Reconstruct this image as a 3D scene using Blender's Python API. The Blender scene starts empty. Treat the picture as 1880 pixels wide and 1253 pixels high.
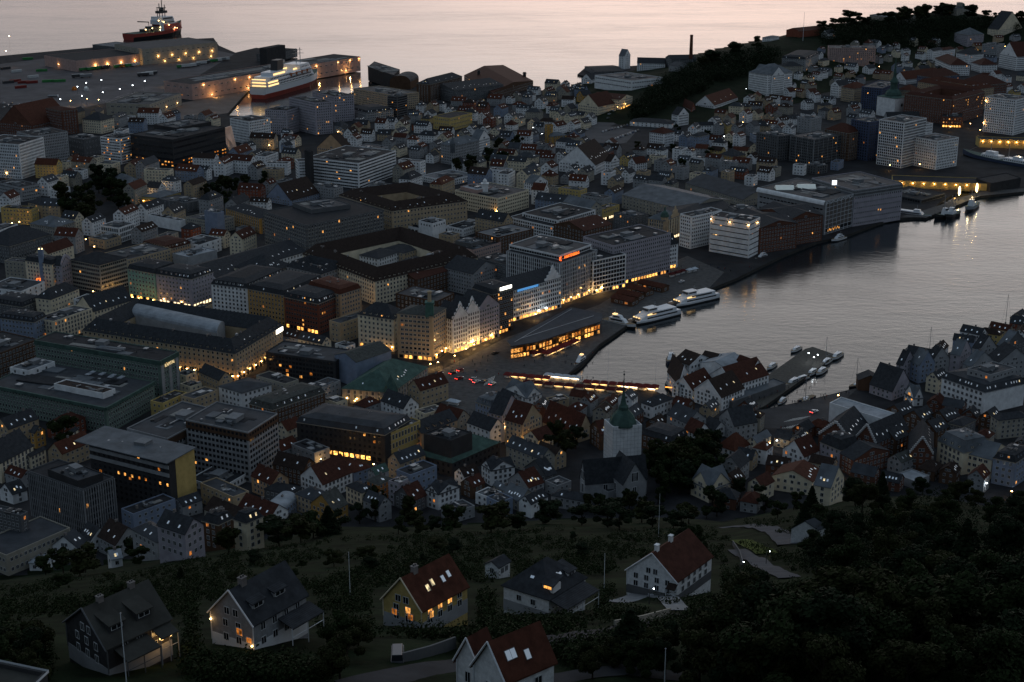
import bpy, bmesh, math, random
from mathutils import Vector, Matrix, noise
from mathutils.geometry import tessellate_polygon
random.seed(7)
R = math.radians
scene = bpy.context.scene
COL = scene.collection
CAMZ, PITCH, FPX = 331.0,17.55,2700.0
cam = bpy.data.cameras.new("camera"); camo = bpy.data.objects.new("camera", cam); COL.objects.link(camo)
camo.location = (0,0, CAMZ); camo.rotation_euler = (R(90 - PITCH),0,0)
cam.sensor_width = 36; cam.lens = FPX / 1880 * 36; cam.clip_start = 1; cam.clip_end = 60000
scene.camera = camo
SUN_AZ, SUN_EL = 9.0,1.5       # degrees right of the view axis, above the horizon
w = bpy.data.worlds.new("World"); scene.world = w; w.use_nodes = True
nt = w.node_tree; nt.nodes.clear()
def N(t, **k):
 n = nt.nodes.new(t)
 for a, b in k.items(): setattr(n, a, b)
 return n
out = N('ShaderNodeOutputWorld')
sky = N('ShaderNodeTexSky', sky_type='NISHITA', sun_disc=False)
sky.sun_elevation = R(SUN_EL); sky.sun_rotation = R(SUN_AZ); sky.altitude = 300; sky.dust_density = 2.0
bg1 = N('ShaderNodeBackground'); bg1.inputs[1].default_value = 0.012
nt.links.new(sky.outputs[0], bg1.inputs[0])
tc = N('ShaderNodeTexCoord'); sep = N('ShaderNodeSeparateXYZ'); nt.links.new(tc.outputs['Generated'], sep.inputs[0])
dot = N('ShaderNodeVectorMath', operation='DOT_PRODUCT'); nt.links.new(tc.outputs['Generated'], dot.inputs[0])
dot.inputs[1].default_value = (math.sin(R(13)), math.cos(R(13)),0)
def ramp(src, stops):
 r = N('ShaderNodeValToRGB'); nt.links.new(src, r.inputs[0]); e = r.color_ramp.elements
 while len(e) < len(stops): e.new(0.5)
 for q, (p, c) in zip(e, stops): q.position = p; q.color = (*c, 1)
 return r.outputs[0]
mp = N('ShaderNodeMapRange'); nt.links.new(dot.outputs['Value'], mp.inputs[0])
mp.inputs[1].default_value = -1; mp.inputs[2].default_value = 1
WEST = ramp(sep.outputs[2], [(0.0,(.84,.68,.625)),(.09,(.78,.655,.62)),(.13,(.84,.77,.745)),(.22,(.86,.845,.83)),(.42,(.48,.495,.51)),(1.0,(.118,.155,.20))])
EAST = ramp(sep.outputs[2], [(0.0,(.050,.068,.088)),(.3,(.080,.104,.132)),(1.0,(.118,.155,.20))])
FAC = ramp(mp.outputs[0], [(0.0,(0,0,0)),(.45,(.03,.03,.03)),(.8,(.22,.22,.22)),(.94,(.45,.45,.45)),(.975,(.78,.78,.78)),(1.0,(1,1,1))])
mix = N('ShaderNodeMix', data_type='RGBA'); nt.links.new(FAC, mix.inputs[0]); nt.links.new(EAST, mix.inputs[6]); nt.links.new(WEST, mix.inputs[7])
nz = N('ShaderNodeTexNoise'); nz.inputs['Scale'].default_value = 3.0; nz.inputs['Detail'].default_value = 4
mpn = N('ShaderNodeMapping'); mpn.inputs['Scale'].default_value = (1,1,4.5)
nt.links.new(tc.outputs['Generated'], mpn.inputs[0]); nt.links.new(mpn.outputs[0], nz.inputs['Vector'])
cl = ramp(nz.outputs[0], [(.3,(.78,.78,.8)),(.7,(1.2,1.18,1.17))])
mul = N('ShaderNodeMix', data_type='RGBA', blend_type='MULTIPLY'); mul.inputs[0].default_value = 1
nt.links.new(mix.outputs[2], mul.inputs[6]); nt.links.new(cl, mul.inputs[7])
bg2 = N('ShaderNodeBackground'); bg2.inputs[1].default_value = 1.68
nt.links.new(mul.outputs[2], bg2.inputs[0])
add = N('ShaderNodeAddShader'); nt.links.new(bg1.outputs[0], add.inputs[0]); nt.links.new(bg2.outputs[0], add.inputs[1])
nt.links.new(add.outputs[0], out.inputs[0])
sl = bpy.data.lights.new("sun", 'SUN'); sl.energy = 0.012; sl.angle = R(40); sl.color = (1,.72,.6)
so = bpy.data.objects.new("sun", sl); COL.objects.link(so)
so.rotation_euler = (R(90 - SUN_EL - 4),0, R(180 - SUN_AZ))
vs = scene.view_settings; vs.view_transform = 'Standard'; vs.look = 'None'; vs.exposure = 0.0; vs.gamma = 1
scene.render.engine = 'CYCLES'; scene.cycles.use_denoising = True; scene.cycles.max_bounces = 4
scene.cycles.diffuse_bounces = 2; scene.cycles.glossy_bounces = 2; scene.cycles.transmission_bounces = 2
scene.cycles.sample_clamp_indirect = 3; scene.cycles.use_light_tree = True
scene.cycles.caustics_reflective = False; scene.cycles.caustics_refractive = False
_p = R(PITCH); _f = Vector((0, math.cos(_p),-math.sin(_p))); _u = Vector((0, math.sin(_p), math.cos(_p)))
def W(px, py, z=2.5):
 d = _f + Vector(((px - 940) / FPX, 0,0)) - _u * ((py - 626.5) / FPX)
 t = (z - CAMZ) / d.z
 return Vector((d.x * t, d.y * t, z))
def PX(x, y, z):
 v = Vector((x, y, z - CAMZ)); c = v.dot(_f)
 return 940 + FPX * v.x / c, 626.5 - FPX * v.dot(_u) / c, FPX / c
def T(c, r, x, y):
 return (0,470,940,1400)[c] + x / 3.9167,(0,310,620,933)[r] + y / 3.9167
def lerp_tab(tab, x):
 if x <= tab[0][0]: return tab[0][1]
 for (a, b),(c, d) in zip(tab, tab[1:]):
  if x <= c: return b + (d - b) * (x - a) / (c - a)
 return tab[-1][1]
EDGE = [(-700,1130),(0,1066),(200,1036),(380,1006),(500,990),(620,968),(800,968),(1000,955),(1200,950),(1330,958),
  (1450,935),(1550,915),(1700,910),(1880,945),(2600,960)]
def hill_z(x, y):
 if y < 5: return 322 - y
 px = 940 + FPX * (x / y) * 0.914          # close enough to the picture column
 row = lerp_tab(EDGE, px)
 dE = (331 - 10) / math.tan(_p + math.atan((row - 626.5) / FPX))
 if y >= dE: return -50
 k = (dE - y) / (dE - 200.0)
 rr = row + (1185 - row) * k * k + max(0, k - .98) * 950
 rr = min(rr, 2300)
 return 331 - y * math.tan(_p + math.atan((rr - 626.5) / FPX))
RIDGE = [(1150,215,4),(1200,182,14),(1290,128,26),(1400,84,40),(1470,66,44),(1545,44,50),(1600,38,52),(1700,25,56),(1760,21,58),(1830,33,54),(1900,34,50),(2300,28,44)]
RW = [(W(a, b, c).to_2d(), c) for a, b, c in RIDGE]
def ridge_z(x, y):
 p = Vector((x, y)); best = 0
 for (a, ha),(b, hb) in zip(RW, RW[1:]):
  d = b - a; t = max(0, min(1,(p - a).dot(d) / d.length_squared)); q = a + d * t
  s = 150 if p.y < q.y else 120
  best = max(best, (ha + (hb - ha) * t) * math.exp(-((p - q).length / s) ** 2))
 return best
GZ = 2.5
def ground(x, y):
 if y < 900: return max(GZ + max(0,(860 - y) * 0.045), hill_z(x, y))
 if y > 1500: return max(GZ, ridge_z(x, y))
 return GZ
def G(px, py, add=0):
 """the first ground (plus add) met along the ray through a pixel; the closest miss where a crest stands free"""
 d = _f + Vector(((px - 940) / FPX, 0,0)) - _u * ((py - 626.5) / FPX); k = d.x / d.y; sl_ = d.z / d.y
 f = lambda y: CAMZ + sl_ * y - add - ground(k * y, y)
 if py > 640 or py < 260:
  y0, y1, st = (60,960,6) if py > 640 else (1500,4600,20)
  best = (1e9, y0); y = y0; prev = None
  while y < y1:
   v = f(y)
   if v <= 0:
    if prev is None: y += st; continue
    a, b = prev, y
    for _ in range(14):
     m = (a + b) / 2
     if f(m) > 0: a = m
     else: b = m
    return Vector((k * b, b, ground(k * b, b)))
   if v < best[0]: best = (v, y)
   prev = y; y += st
  if py < 260 and best[0] < 25 and best[1] > 1600: y = best[1]; return Vector((k * y, y, ground(k * y, y)))
 p = W(px, py, GZ + add); return Vector((p.x, p.y, GZ))
def tag(o, label=None, cat=None, group=None, kind=None):
 if label: o['label'] = label
 if cat: o['category'] = cat
 if group: o['group'] = group
 if kind: o['kind'] = kind
 return o
def empty(name, loc, label=None, cat=None, group=None, rz=0):
 o = bpy.data.objects.new(name, None); COL.objects.link(o); o.location = loc; o.rotation_euler.z = rz
 o.empty_display_size = .5
 return tag(o, label, cat, group)
class MB:
 def __init__(s): s.v = []; s.f = []; s.m = []
 def add(s, vs, fs, m=0):
  b = len(s.v); s.v += [tuple(v) for v in vs]; s.f += [tuple(b + i for i in f) for f in fs]; s.m += [m] * len(fs)
  return s
 def box(s, x0, x1, y0, y1, z0, z1, m=0):
  return s.add([(x0, y0, z0),(x1, y0, z0),(x1, y1, z0),(x0, y1, z0),(x0, y0, z1),(x1, y0, z1),(x1, y1, z1),(x0, y1, z1)],
      [(0,3,2,1),(4,5,6,7),(0,1,5,4),(1,2,6,5),(2,3,7,6),(3,0,4,7)], m)
 def prism(s, lo, hi, m=0, cap=True):
  """lo, hi: loops of 3-D points, counter-clockwise from above"""
  n = len(lo); b = len(s.v); s.v += [tuple(v) for v in lo] + [tuple(v) for v in hi]
  for i in range(n):
   j = (i + 1) % n; s.f.append((b + i, b + j, b + n + j, b + n + i)); s.m.append(m)
  if cap:
   if n <= 4:
    s.f.append(tuple(b + n + i for i in range(n))); s.m.append(m)
    s.f.append(tuple(b + i for i in reversed(range(n)))); s.m.append(m)
   else:
    for t in tessellate_polygon([[Vector(v) for v in hi]]):
     s.f.append(tuple(b + n + i for i in t)); s.m.append(m)
  return s
 def tube(s, pts, r, n=6, m=0, r2=None):
  b = len(s.v); k = len(pts)
  for i, p in enumerate(pts):
   p = Vector(p); d = (Vector(pts[min(i + 1, k - 1)]) - Vector(pts[max(i - 1,0)])).normalized()
   a = d.orthogonal().normalized(); c = d.cross(a); rr = r if r2 is None else r + (r2 - r) * i / (k - 1)
   for j in range(n):
    t = 2 * math.pi * j / n; s.v.append(tuple(p + a * math.cos(t) * rr + c * math.sin(t) * rr))
  for i in range(k - 1):
   for j in range(n):
    jj = (j + 1) % n; s.f.append((b + i * n + j, b + i * n + jj, b + (i + 1) * n + jj, b + (i + 1) * n + j)); s.m.append(m)
  s.f.append(tuple(b + j for j in range(n))); s.f.append(tuple(b + (k - 1) * n + j for j in range(n))); s.m += [m, m]
  return s
 def lathe(s, prof, cx=0, cy=0, n=12, m=0):
  b = len(s.v)
  for r, z in prof:
   for j in range(n):
    t = 2 * math.pi * (j + .5) / n; s.v.append((cx + r * math.cos(t), cy + r * math.sin(t), z))
  for i in range(len(prof) - 1):
   for j in range(n):
    jj = (j + 1) % n; s.f.append((b + i * n + j, b + i * n + jj, b + (i + 1) * n + jj, b + (i + 1) * n + j)); s.m.append(m)
  s.f.append(tuple(b + (len(prof) - 1) * n + j for j in range(n))); s.m.append(m)
  return s
 def mesh(s, name, mats):
  me = bpy.data.meshes.new(name); me.from_pydata(s.v, [], s.f)
  for q in (mats if isinstance(mats, (list, tuple)) else [mats]): me.materials.append(q)
  if any(s.m): me.polygons.foreach_set('material_index', s.m)
  me.update(); return me
 def build(s, name, mats, parent=None, loc=None, smooth=False):
  me = s.mesh(name, mats)
  if smooth: me.polygons.foreach_set('use_smooth', [True] * len(me.polygons))
  o = bpy.data.objects.new(name, me); COL.objects.link(o)
  if parent: o.parent = parent
  if loc is not None: o.location = loc
  return o
def put(me, name, parent=None, loc=(0,0,0), rz=0, sc=None):
 o = bpy.data.objects.new(name, me); COL.objects.link(o)
 if parent: o.parent = parent
 o.location = loc; o.rotation_euler.z = rz
 if sc: o.scale = sc
 return o
MATS = {}
def lin(c):
 return tuple(((v / 255) / 12.92 if v <= 10 else ((v / 255 + .055) / 1.055) ** 2.4) for v in c)
def M(name, col=None, rough=.8, amp=.25, scale=.35, metal=0, emit=None, es=0, stripes=None, spec=.5, bump=0):
 if name in MATS: return MATS[name]
 m = bpy.data.materials.new(name); m.use_nodes = True; t = m.node_tree; b = t.nodes['Principled BSDF']
 b.inputs['Roughness'].default_value = rough; b.inputs['Metallic'].default_value = metal
 b.inputs['Specular IOR Level'].default_value = spec if rough < .6 else .06
 b.inputs['Base Color'].default_value = (*col, 1)
 if amp > 0:
  g = t.nodes.new('ShaderNodeNewGeometry')
  n = t.nodes.new('ShaderNodeTexNoise'); n.inputs['Scale'].default_value = scale; n.inputs['Detail'].default_value = 6
  n.inputs['Roughness'].default_value = .65
  t.links.new(g.outputs['Position'], n.inputs['Vector'])
  r = t.nodes.new('ShaderNodeValToRGB'); t.links.new(n.outputs[0], r.inputs[0])
  r.color_ramp.elements[0].position = .3; r.color_ramp.elements[1].position = .72
  r.color_ramp.elements[0].color = (*[c * (1 - amp) for c in col], 1); r.color_ramp.elements[1].color = (*[min(1, c * (1 + amp)) for c in col], 1)
  src = r.outputs[0]
  if stripes:
   wv = t.nodes.new('ShaderNodeTexWave'); wv.wave_type = 'BANDS'; wv.bands_direction = stripes[0]
   wv.inputs['Scale'].default_value = stripes[1]; wv.inputs['Distortion'].default_value = .3
   t.links.new(g.outputs['Position'], wv.inputs['Vector'])
   r2 = t.nodes.new('ShaderNodeValToRGB'); t.links.new(wv.outputs[0], r2.inputs[0])
   r2.color_ramp.elements[0].color = (*[1 - stripes[2]] * 3,1); r2.color_ramp.elements[0].position = .1
   r2.color_ramp.elements[1].position = .5
   mx = t.nodes.new('ShaderNodeMix'); mx.data_type = 'RGBA'; mx.blend_type = 'MULTIPLY'; mx.inputs[0].default_value = 1
   t.links.new(src, mx.inputs[6]); t.links.new(r2.outputs[0], mx.inputs[7]); src = mx.outputs[2]
  t.links.new(src, b.inputs['Base Color'])
  if bump:
   bp = t.nodes.new('ShaderNodeBump'); bp.inputs['Strength'].default_value = bump; bp.inputs['Distance'].default_value = 1
   t.links.new(n.outputs[0], bp.inputs['Height']); t.links.new(bp.outputs[0], b.inputs['Normal'])
 if emit:
  b.inputs['Emission Color'].default_value = (*emit, 1); b.inputs['Emission Strength'].default_value = es
  if 'lit' in name:      # curtains, lamps and furniture behind the panes
   g = t.nodes.new('ShaderNodeNewGeometry'); n = t.nodes.new('ShaderNodeTexNoise'); n.inputs['Scale'].default_value = .9; n.inputs['Detail'].default_value = 3
   r = t.nodes.new('ShaderNodeMapRange'); t.links.new(g.outputs['Position'], n.inputs['Vector']); t.links.new(n.outputs[0], r.inputs[0])
   for i, v in enumerate((.36,.64, es * .12, es * 1.9)): r.inputs[i + 1].default_value = v
   t.links.new(r.outputs[0], b.inputs['Emission Strength'])
 MATS[name] = m; return m
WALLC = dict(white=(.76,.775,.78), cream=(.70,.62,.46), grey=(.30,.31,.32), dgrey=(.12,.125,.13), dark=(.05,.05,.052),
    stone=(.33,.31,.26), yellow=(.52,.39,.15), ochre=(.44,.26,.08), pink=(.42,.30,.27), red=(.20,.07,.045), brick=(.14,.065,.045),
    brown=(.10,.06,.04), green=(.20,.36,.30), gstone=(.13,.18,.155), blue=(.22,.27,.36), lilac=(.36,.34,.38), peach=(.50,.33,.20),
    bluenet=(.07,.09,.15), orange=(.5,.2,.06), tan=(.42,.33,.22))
ROOFC = dict(slate=(.042,.046,.052), red=(.09,.034,.022), dred=(.07,.028,.02), metal=(.115,.13,.145), dmetal=(.05,.056,.064),
    copper=(.06,.105,.09), tar=(.032,.034,.038), brown=(.038,.027,.023), light=(.27,.30,.33), wood=(.05,.05,.045), gtile=(.075,.08,.075))
def wallm(k):
 if k[0] == '_': return M('boards_' + k[1:], WALLC[k[1:]], .8,.22,1.2, stripes=('Z', 2.2,.3))
 return M('wall_' + k, WALLC[k], .85,.2,.2)
def roofm(k):
 if k in ('red', 'dred', 'slate', 'brown', 'gtile'): return M('roof_' + k, ROOFC[k], .75,.38,.55, stripes=('Z', 3.2,.3))
 if k in ('metal', 'light', 'dmetal'): return M('roof_' + k, ROOFC[k], .65,.35,.12)
 return M('roof_' + k, ROOFC[k], .8,.35,.25)
GL = M('window_glass', (.012,.015,.02),.12,0, spec=.8)
GLM = M('window_glass_dim', (.02,.024,.03),.25,0, spec=.6)
LIT = M('window_lit_warm', (.1,.05,.02),.5,0, emit=(1,.42,.09), es=1.1)
LIT2 = M('window_lit_orange', (.1,.04,.01),.5,0, emit=(1,.30,.04), es=.45)
LIT3 = M('window_lit_pale', (.2,.2,.15),.5,0, emit=(1,.78,.42), es=.8)
SHOPM = M('shop_glass_lit', (.2,.15,.05),.4,0, emit=(1,.47,.10), es=2.3)
SHOPW = M('shop_glass_white', (.3,.3,.3),.4,0, emit=(1,.74,.42), es=2.0)
SKYL = M('skylight_glass', (.92,.96,1),.28,0, metal=1)
WHITE = M('white_paint', (.72,.75,.78),.5,.08,.5)
FRM = M('window_frame_white', (.55,.57,.58),.6,0)
FRD = M('window_frame_dark', (.05,.05,.052),.6,0)
FRG = M('window_frame_grey', (.2,.2,.2),.6,0)
DARKM = M('dark_metal', (.04,.042,.045),.5,.2)
GALV = M('galvanised_metal', (.30,.32,.34),.45,.15, metal=.4)
CONC = M('concrete', (.22,.22,.21),.85,.25)
LAMPW = M('lamp_warm', (1,.7,.4),.5,0, emit=(1,.55,.18), es=30)
LAMPC = M('lamp_white', (1,1,1),.5,0, emit=(.86,.95,1), es=14)
LAMPD = M('lamp_warm_soft', (1,.7,.4),.5,0, emit=(1,.62,.25), es=9)
_win = {}
def winmesh(kind, frame='w', bars=1):
 k = (kind, frame, bars)
 if k not in _win:
  g = dict(d=GL, m=GLM, l=LIT, o=LIT2, p=LIT3, s=SHOPM, S=SHOPW)[kind]; f = dict(w=FRM, d=FRD, g=FRG)[frame]
  b = MB(); t = .07
  b.box(-.5,-.5 + t, -.07,.02,0,1); b.box(.5 - t, .5,-.07,.02,0,1)
  b.box(-.5 + t, .5 - t, -.07,.02,0, t * .8); b.box(-.5 + t, .5 - t, -.07,.02,1 - t * .8,1)
  if bars: b.box(-.035,.035,-.06,.02, t * .8,1 - t * .8)
  b.add([(-.5 + t, -.03, t * .8),(.5 - t, -.03, t * .8),(.5 - t, -.03,1 - t * .8),(-.5 + t, -.03,1 - t * .8)], [(0,1,2,3)], 1)
  _win[k] = b.mesh('window', [f, g])
 return _win[k]
_sh = {}
def shared(key, fn):
 if key not in _sh: _sh[key] = fn()
 return _sh[key]
def m_vent():
 b = MB(); b.box(-.5,.5,-.5,.5,0,.8); b.box(-.58,.58,-.58,.58,.8,1); return b.mesh('roof_unit', GALV)
def m_vent2():
 b = MB(); b.box(-.5,.5,-.5,.5,0,.9); b.lathe([(.3,.9),(.3,1.1),(.01,1.15)], 0,0,8); return b.mesh('roof_unit', DARKM)
def m_pent():
 b = MB(); b.box(-.5,.5,-.5,.5,0,.9); b.box(-.53,.53,-.53,.53,.9,1); return b.mesh('roof_house', [M('penthouse_wall', (.2,.21,.22),.8,.2)])
def m_chim():
 b = MB(); b.box(-.5,.5,-.4,.4,-1,1); b.box(-.58,.58,-.48,.48,1,1.12); b.lathe([(.14,1.12),(.12,1.4)], -.22,0,6,1); b.lathe([(.14,1.12),(.12,1.4)], .22,0,6,1)
 return b.mesh('chimney', [M('chimney_render', (.22,.2,.19),.85,.3), DARKM])
def m_sky(lit=0):
 b = MB(); b.box(-.5,.5,-.5,.5,-.05,.06,0); b.add([(-.42,-.44,.08),(.42,-.44,.08),(.42,.44,.08),(-.42,.44,.08)], [(0,1,2,3)], 1)
 return b.mesh('skylight', [FRG, LIT3 if lit else SKYL])
def m_dormer(wk, rk, lit):
 b = MB()  # front face at y=0 (outward -Y), depth 2.4, width 1.6
 b.box(-.8,.8,0,2.6,-.3,1.5,0)
 b.add([(-.95,-.2,1.45),(.95,-.2,1.45),(.95,2.8,1.6),(-.95,2.8,1.6),(0,-.2,2.1),(0,2.8,2.15)], [(0,4,5,3),(4,1,2,5),(0,1,4),(2,3,5),(0,3,2,1)], 1)
 b.box(-.55,.55,-.06,0,.2,1.35,2); b.box(-.45,.45,-.08,-.06,.3,1.25,3)
 return b.mesh('dormer', [wallm(wk), roofm(rk), FRM, LIT if lit else GL])
INTO = ('roof_block', 'roof_pavilion', 'roof_house', 'roof_gable', 'silo_tower', 'stair_tower', 'extra_wing')
HOSTS = []; ALLF = []
def inside(p, q):
 s = [ (q[(i + 1) % 4] - q[i]).cross(p - q[i]) for i in range(4)]
 return all(v >= 0 for v in s) or all(v <= 0 for v in s)
FOOT = []      # footprints (world 2-D quads) with a short name, for packing and for labels
NWIN = [0]
def rot_of(d): return math.atan2(d.y, d.x)
def building(A, L, Rr, zb, h, label, cat='building', name='building', group=None, roof='flat', wall='grey', rc='slate', fl=None, sp=3.1, ww=1.3, wh=1.7,
    lit=.016, shop='', shopk='s', frame='w', rise=None, sky=0, dorm=0, vents=8, chim=0, cornice=None, rw=13, short=None, ribs=0, band=0, faces='LR',
    plinth=None, glow='', ff=None, litmix='loo', skylit=.08, wins=True, top=None, ring_lit=.02, bars=1, units=True, wallR=None):
 A, L, Rr = Vector(A).to_2d(), Vector(L).to_2d(), Vector(Rr).to_2d()
 if zb < 100: sp, ww, wh = sp * 1.22, ww * 1.22, wh * 1.12
 lit *= .6
 rng = random.Random(int(A.x * 31 + A.y * 17 + h * 7))
 root = empty(name, (A.x, A.y, zb), label, cat, group)
 eR, eL = Rr - A, L - A
 lR, lL = eR.length, eL.length
 def q(u, v, z): p = eR * u + eL * v; return Vector((p.x, p.y, z))
 quad = [(0,0),(1,0),(1,1),(0,1)]
 if eR.cross(eL) < 0: quad = [(0,0),(0,1),(1,1),(1,0)]
 FOOT.append(([A.copy(), Rr.copy(), Rr + L - A, L.copy()], short or label, h, zb))
 def ring(d, z, du=None):   # inset loop (metres; negative = overhang)
  a, b_ = d / lR, d / lL
  return [q(a if u == 0 else 1 - a, b_ if v == 0 else 1 - b_, z) for u, v in quad]
 wm = wallm(wall); rm = roofm(rc); b = MB(); r = MB()
 long_R = lR >= lL; wd = min(lR, lL)
 below = -6 if zb > 12 else -1.2
 if rise is None: rise = dict(flat=0, hip=wd * .30, gR=lL * .42, gL=lR * .42, mansard=3.2, court=4.2, barrel=wd * .25, shed=2, cross=wd * .42).get(roof, wd * .3)
 slopes = []     # (face name, eave z, ridge z, inset) for skylights and dormers
 if roof in ('gR', 'gL', 'cross'):
  b.prism(ring(0, below), ring(0, h), cap=True)
  if roof in ('gR', 'cross'):
   oh = .35
   for (u0) in (0,1): b.add([q(u0,0, h), q(u0,1, h), q(u0,.5, h + rise)], [(0,1,2)])
   o, e = oh / lL, oh / lR; k = rise / .5 * o
   P = [q(-e, -o, h - k), q(1 + e, -o, h - k), q(1 + e, .5, h + rise), q(-e, .5, h + rise), q(-e, 1 + o, h - k), q(1 + e, 1 + o, h - k)]
   up = [p + Vector((0,0,.22)) for p in P]
   r.add(P + up, [(6,7,8,9),(9,8,11,10),(0,3,2,1),(3,4,5,2),(0,1,7,6),(4,10,11,5),(0,6,9,3),(3,9,10,4),(1,2,8,7),(2,5,11,8)])
   slopes.append('R')
  if roof in ('gL', 'cross'):
   oh = .35
   for (v0) in (0,1): b.add([q(0, v0, h), q(1, v0, h), q(.5, v0, h + rise)], [(0,1,2)])
   o, e = oh / lR, oh / lL; k = rise / .5 * o
   P = [q(-o, -e, h - k), q(-o, 1 + e, h - k), q(.5,1 + e, h + rise), q(.5,-e, h + rise), q(1 + o, -e, h - k), q(1 + o, 1 + e, h - k)]
   up = [p + Vector((0,0,.22)) for p in P]
   r.add(P + up, [(6,7,8,9),(9,8,11,10),(0,3,2,1),(3,4,5,2),(0,1,7,6),(4,10,11,5),(0,6,9,3),(3,9,10,4),(1,2,8,7),(2,5,11,8)])
   slopes.append('L')
 elif roof == 'hip':
  b.prism(ring(0, below), ring(0, h)); e = ring(-.4, h); up = ring(-.4, h + .2)
  t = .5 * wd
  if long_R: c1, c2 = q(t / lR, .5, h + rise), q(1 - t / lR, .5, h + rise); F = [(0,1,5,4),(1,2,5),(2,3,4,5),(3,0,4)]
  else: c1, c2 = q(.5, t / lL, h + rise), q(.5,1 - t / lL, h + rise); F = [(0,1,4),(1,2,5,4),(2,3,5),(3,0,4,5)]
  if quad[1] == (0,1): F = [(0,1,4),(1,2,5,4),(2,3,5),(3,0,4,5)] if long_R else [(0,1,5,4),(1,2,5),(2,3,4,5),(3,0,4)]
  r.prism(e, up); r.add(up + [c1, c2], F)
  slopes += ['R', 'L']
 elif roof == 'mansard':
  b.prism(ring(0, below), ring(0, h)); ins = min(rise * .45, wd * .2)
  r.prism(ring(-.3, h), ring(-.3, h + .25)); r.prism(ring(0, h + .25), ring(ins, h + rise));
  r.prism(ring(ins - .15, h + rise), ring(ins - .15, h + rise + .2)); r.prism(ring(ins, h + rise + .2), ring(min(ins + wd * .22, wd * .45), h + rise + .2 + wd * .05))
  slopes += ['R', 'L']
 elif roof == 'court':
  c = min(rw, wd * .42)
  lo, mid, inn = ring(0, h), ring(c * .45, h + rise), ring(c, h - .5)
  b.prism(ring(0, below), ring(0, h), cap=False)
  ci = ring(c, below); n = 4; base = len(b.v); b.v += [tuple(p) for p in ci + inn]
  for i in range(4):
   j = (i + 1) % 4; b.f.append((base + i, base + 4 + i, base + 4 + j, base + j)); b.m.append(0)
  e = ring(-.35, h); r.prism(e, ring(-.35, h + .25), cap=False)
  r.add(ring(-.35, h + .25) + mid + ring(c - .2, h - .3), [(i, (i + 1) % 4,4 + (i + 1) % 4,4 + i) for i in range(4)] + [(4 + i, 4 + (i + 1) % 4,8 + (i + 1) % 4,8 + i) for i in range(4)])
  slopes += ['R', 'L']
 elif roof == 'barrel':
  b.prism(ring(0, below), ring(0, h)); n = 10
  for i in range(n):
   a0, a1 = math.pi * i / n, math.pi * (i + 1) / n
   v0, v1 = .5 - .5 * math.cos(a0),.5 - .5 * math.cos(a1); z0, z1 = h + rise * math.sin(a0), h + rise * math.sin(a1)
   if long_R: vs = [q(0, v0, z0), q(1, v0, z0), q(1, v1, z1), q(0, v1, z1), q(0, v0, h), q(1, v0, h), q(1, v1, h), q(0, v1, h)]
   else: vs = [q(v0,0, z0), q(v0,1, z0), q(v1,1, z1), q(v1,0, z1), q(v0,0, h), q(v0,1, h), q(v1,1, h), q(v1,0, h)]
   r.add(vs, [(0,1,2,3)]); b.add(vs, [(4,0,3,7),(5,6,2,1)])
 else:  # flat
  b.prism(ring(0, below), ring(0, h))
  pr = ring(0, h + .75); inr = ring(.35, h + .75); inl = ring(.35, h + .02)
  b.prism(ring(0, h), pr, cap=False); b.add(pr + inr, [(i, (i + 1) % 4,4 + (i + 1) % 4,4 + i) for i in range(4)])
  b.add(inr + inl, [(i, (i + 1) % 4,4 + (i + 1) % 4,4 + i) for i in range(4)])
  r.prism(ring(.36, h + .02), ring(.36, h + .2))
  if units:
   for i in range(vents):
    u, v = rng.uniform(.12,.88), rng.uniform(.12,.88); s = rng.choice((.7,1.1,1.6,2.6,3.4))
    me = shared('v1', m_vent) if rng.random() < .55 else shared('v2', m_vent2)
    put(me, 'roof_unit', root, q(u, v, h + .18), rot_of(eR),(s * rng.uniform(.8,1.6), s, rng.uniform(.7,1.6)))
   if wd > 9 and vents:
    for i in range(3 + int(lR * lL / 500)):
     put(shared(('rp', i % 3), lambda: MB().box(-.5,.5,-.5,.5,0,1).mesh('roof_patch', (roofm('metal'), roofm('tar'), CONC)[i % 3])), 'roof_patch', root, q(rng.uniform(.2,.8), rng.uniform(.2,.8), h + .2), rot_of(eR),(lR * rng.uniform(.06,.3), lL * rng.uniform(.06,.3), rng.choice((.12,.2,.9))))
    for i in range(2): put(shared('duct', lambda: MB().box(-.5,.5,-.35,.35,.3,.9).box(-.48,-.4,-.3,.3,0,.3).box(.4,.48,-.3,.3,0,.3).mesh('duct', GALV)), 'duct', root, q(rng.uniform(.3,.7), rng.uniform(.25,.75), h + .2), rot_of(eR) + rng.choice((0, math.pi / 2)),(wd * rng.uniform(.15,.4),1,1))
   if wd > 13 and vents > 1:
    put(shared('pent', m_pent), 'roof_house', root, q(rng.uniform(.35,.65), rng.uniform(.4,.6), h + .18), rot_of(eR),(min(9, lR * .3), min(7, lL * .3),2.8))
 if roof in ('mansard', 'court') and units and wd > 8 and h > 9:
  for i in range(vents + 2):
   if roof == 'mansard': u, v, zz = rng.uniform(.25,.75), rng.uniform(.25,.75), h + rise + .2
   else: u, v = rng.choice(((rng.uniform(.1,.9),.45 * min(rw, wd * .42) / lL),(.45 * min(rw, wd * .42) / lR, rng.uniform(.1,.9)))); zz = h + rise - .5
   s = rng.uniform(.8,2); put(shared('v1', m_vent) if rng.random() < .4 else shared('ch', m_chim), 'roof_unit' if rng.random() < .4 else 'chimney', root, q(u, v, zz), rot_of(eR),(s, s * .8, rng.uniform(.9,1.5)))
 wo = b.build('wall', wm, root)
 ro = r.build('roof', rm, root, smooth=False)
 if cornice is None: cornice = roof in ('mansard', 'court', 'hip', 'flat') and h > 9
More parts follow.
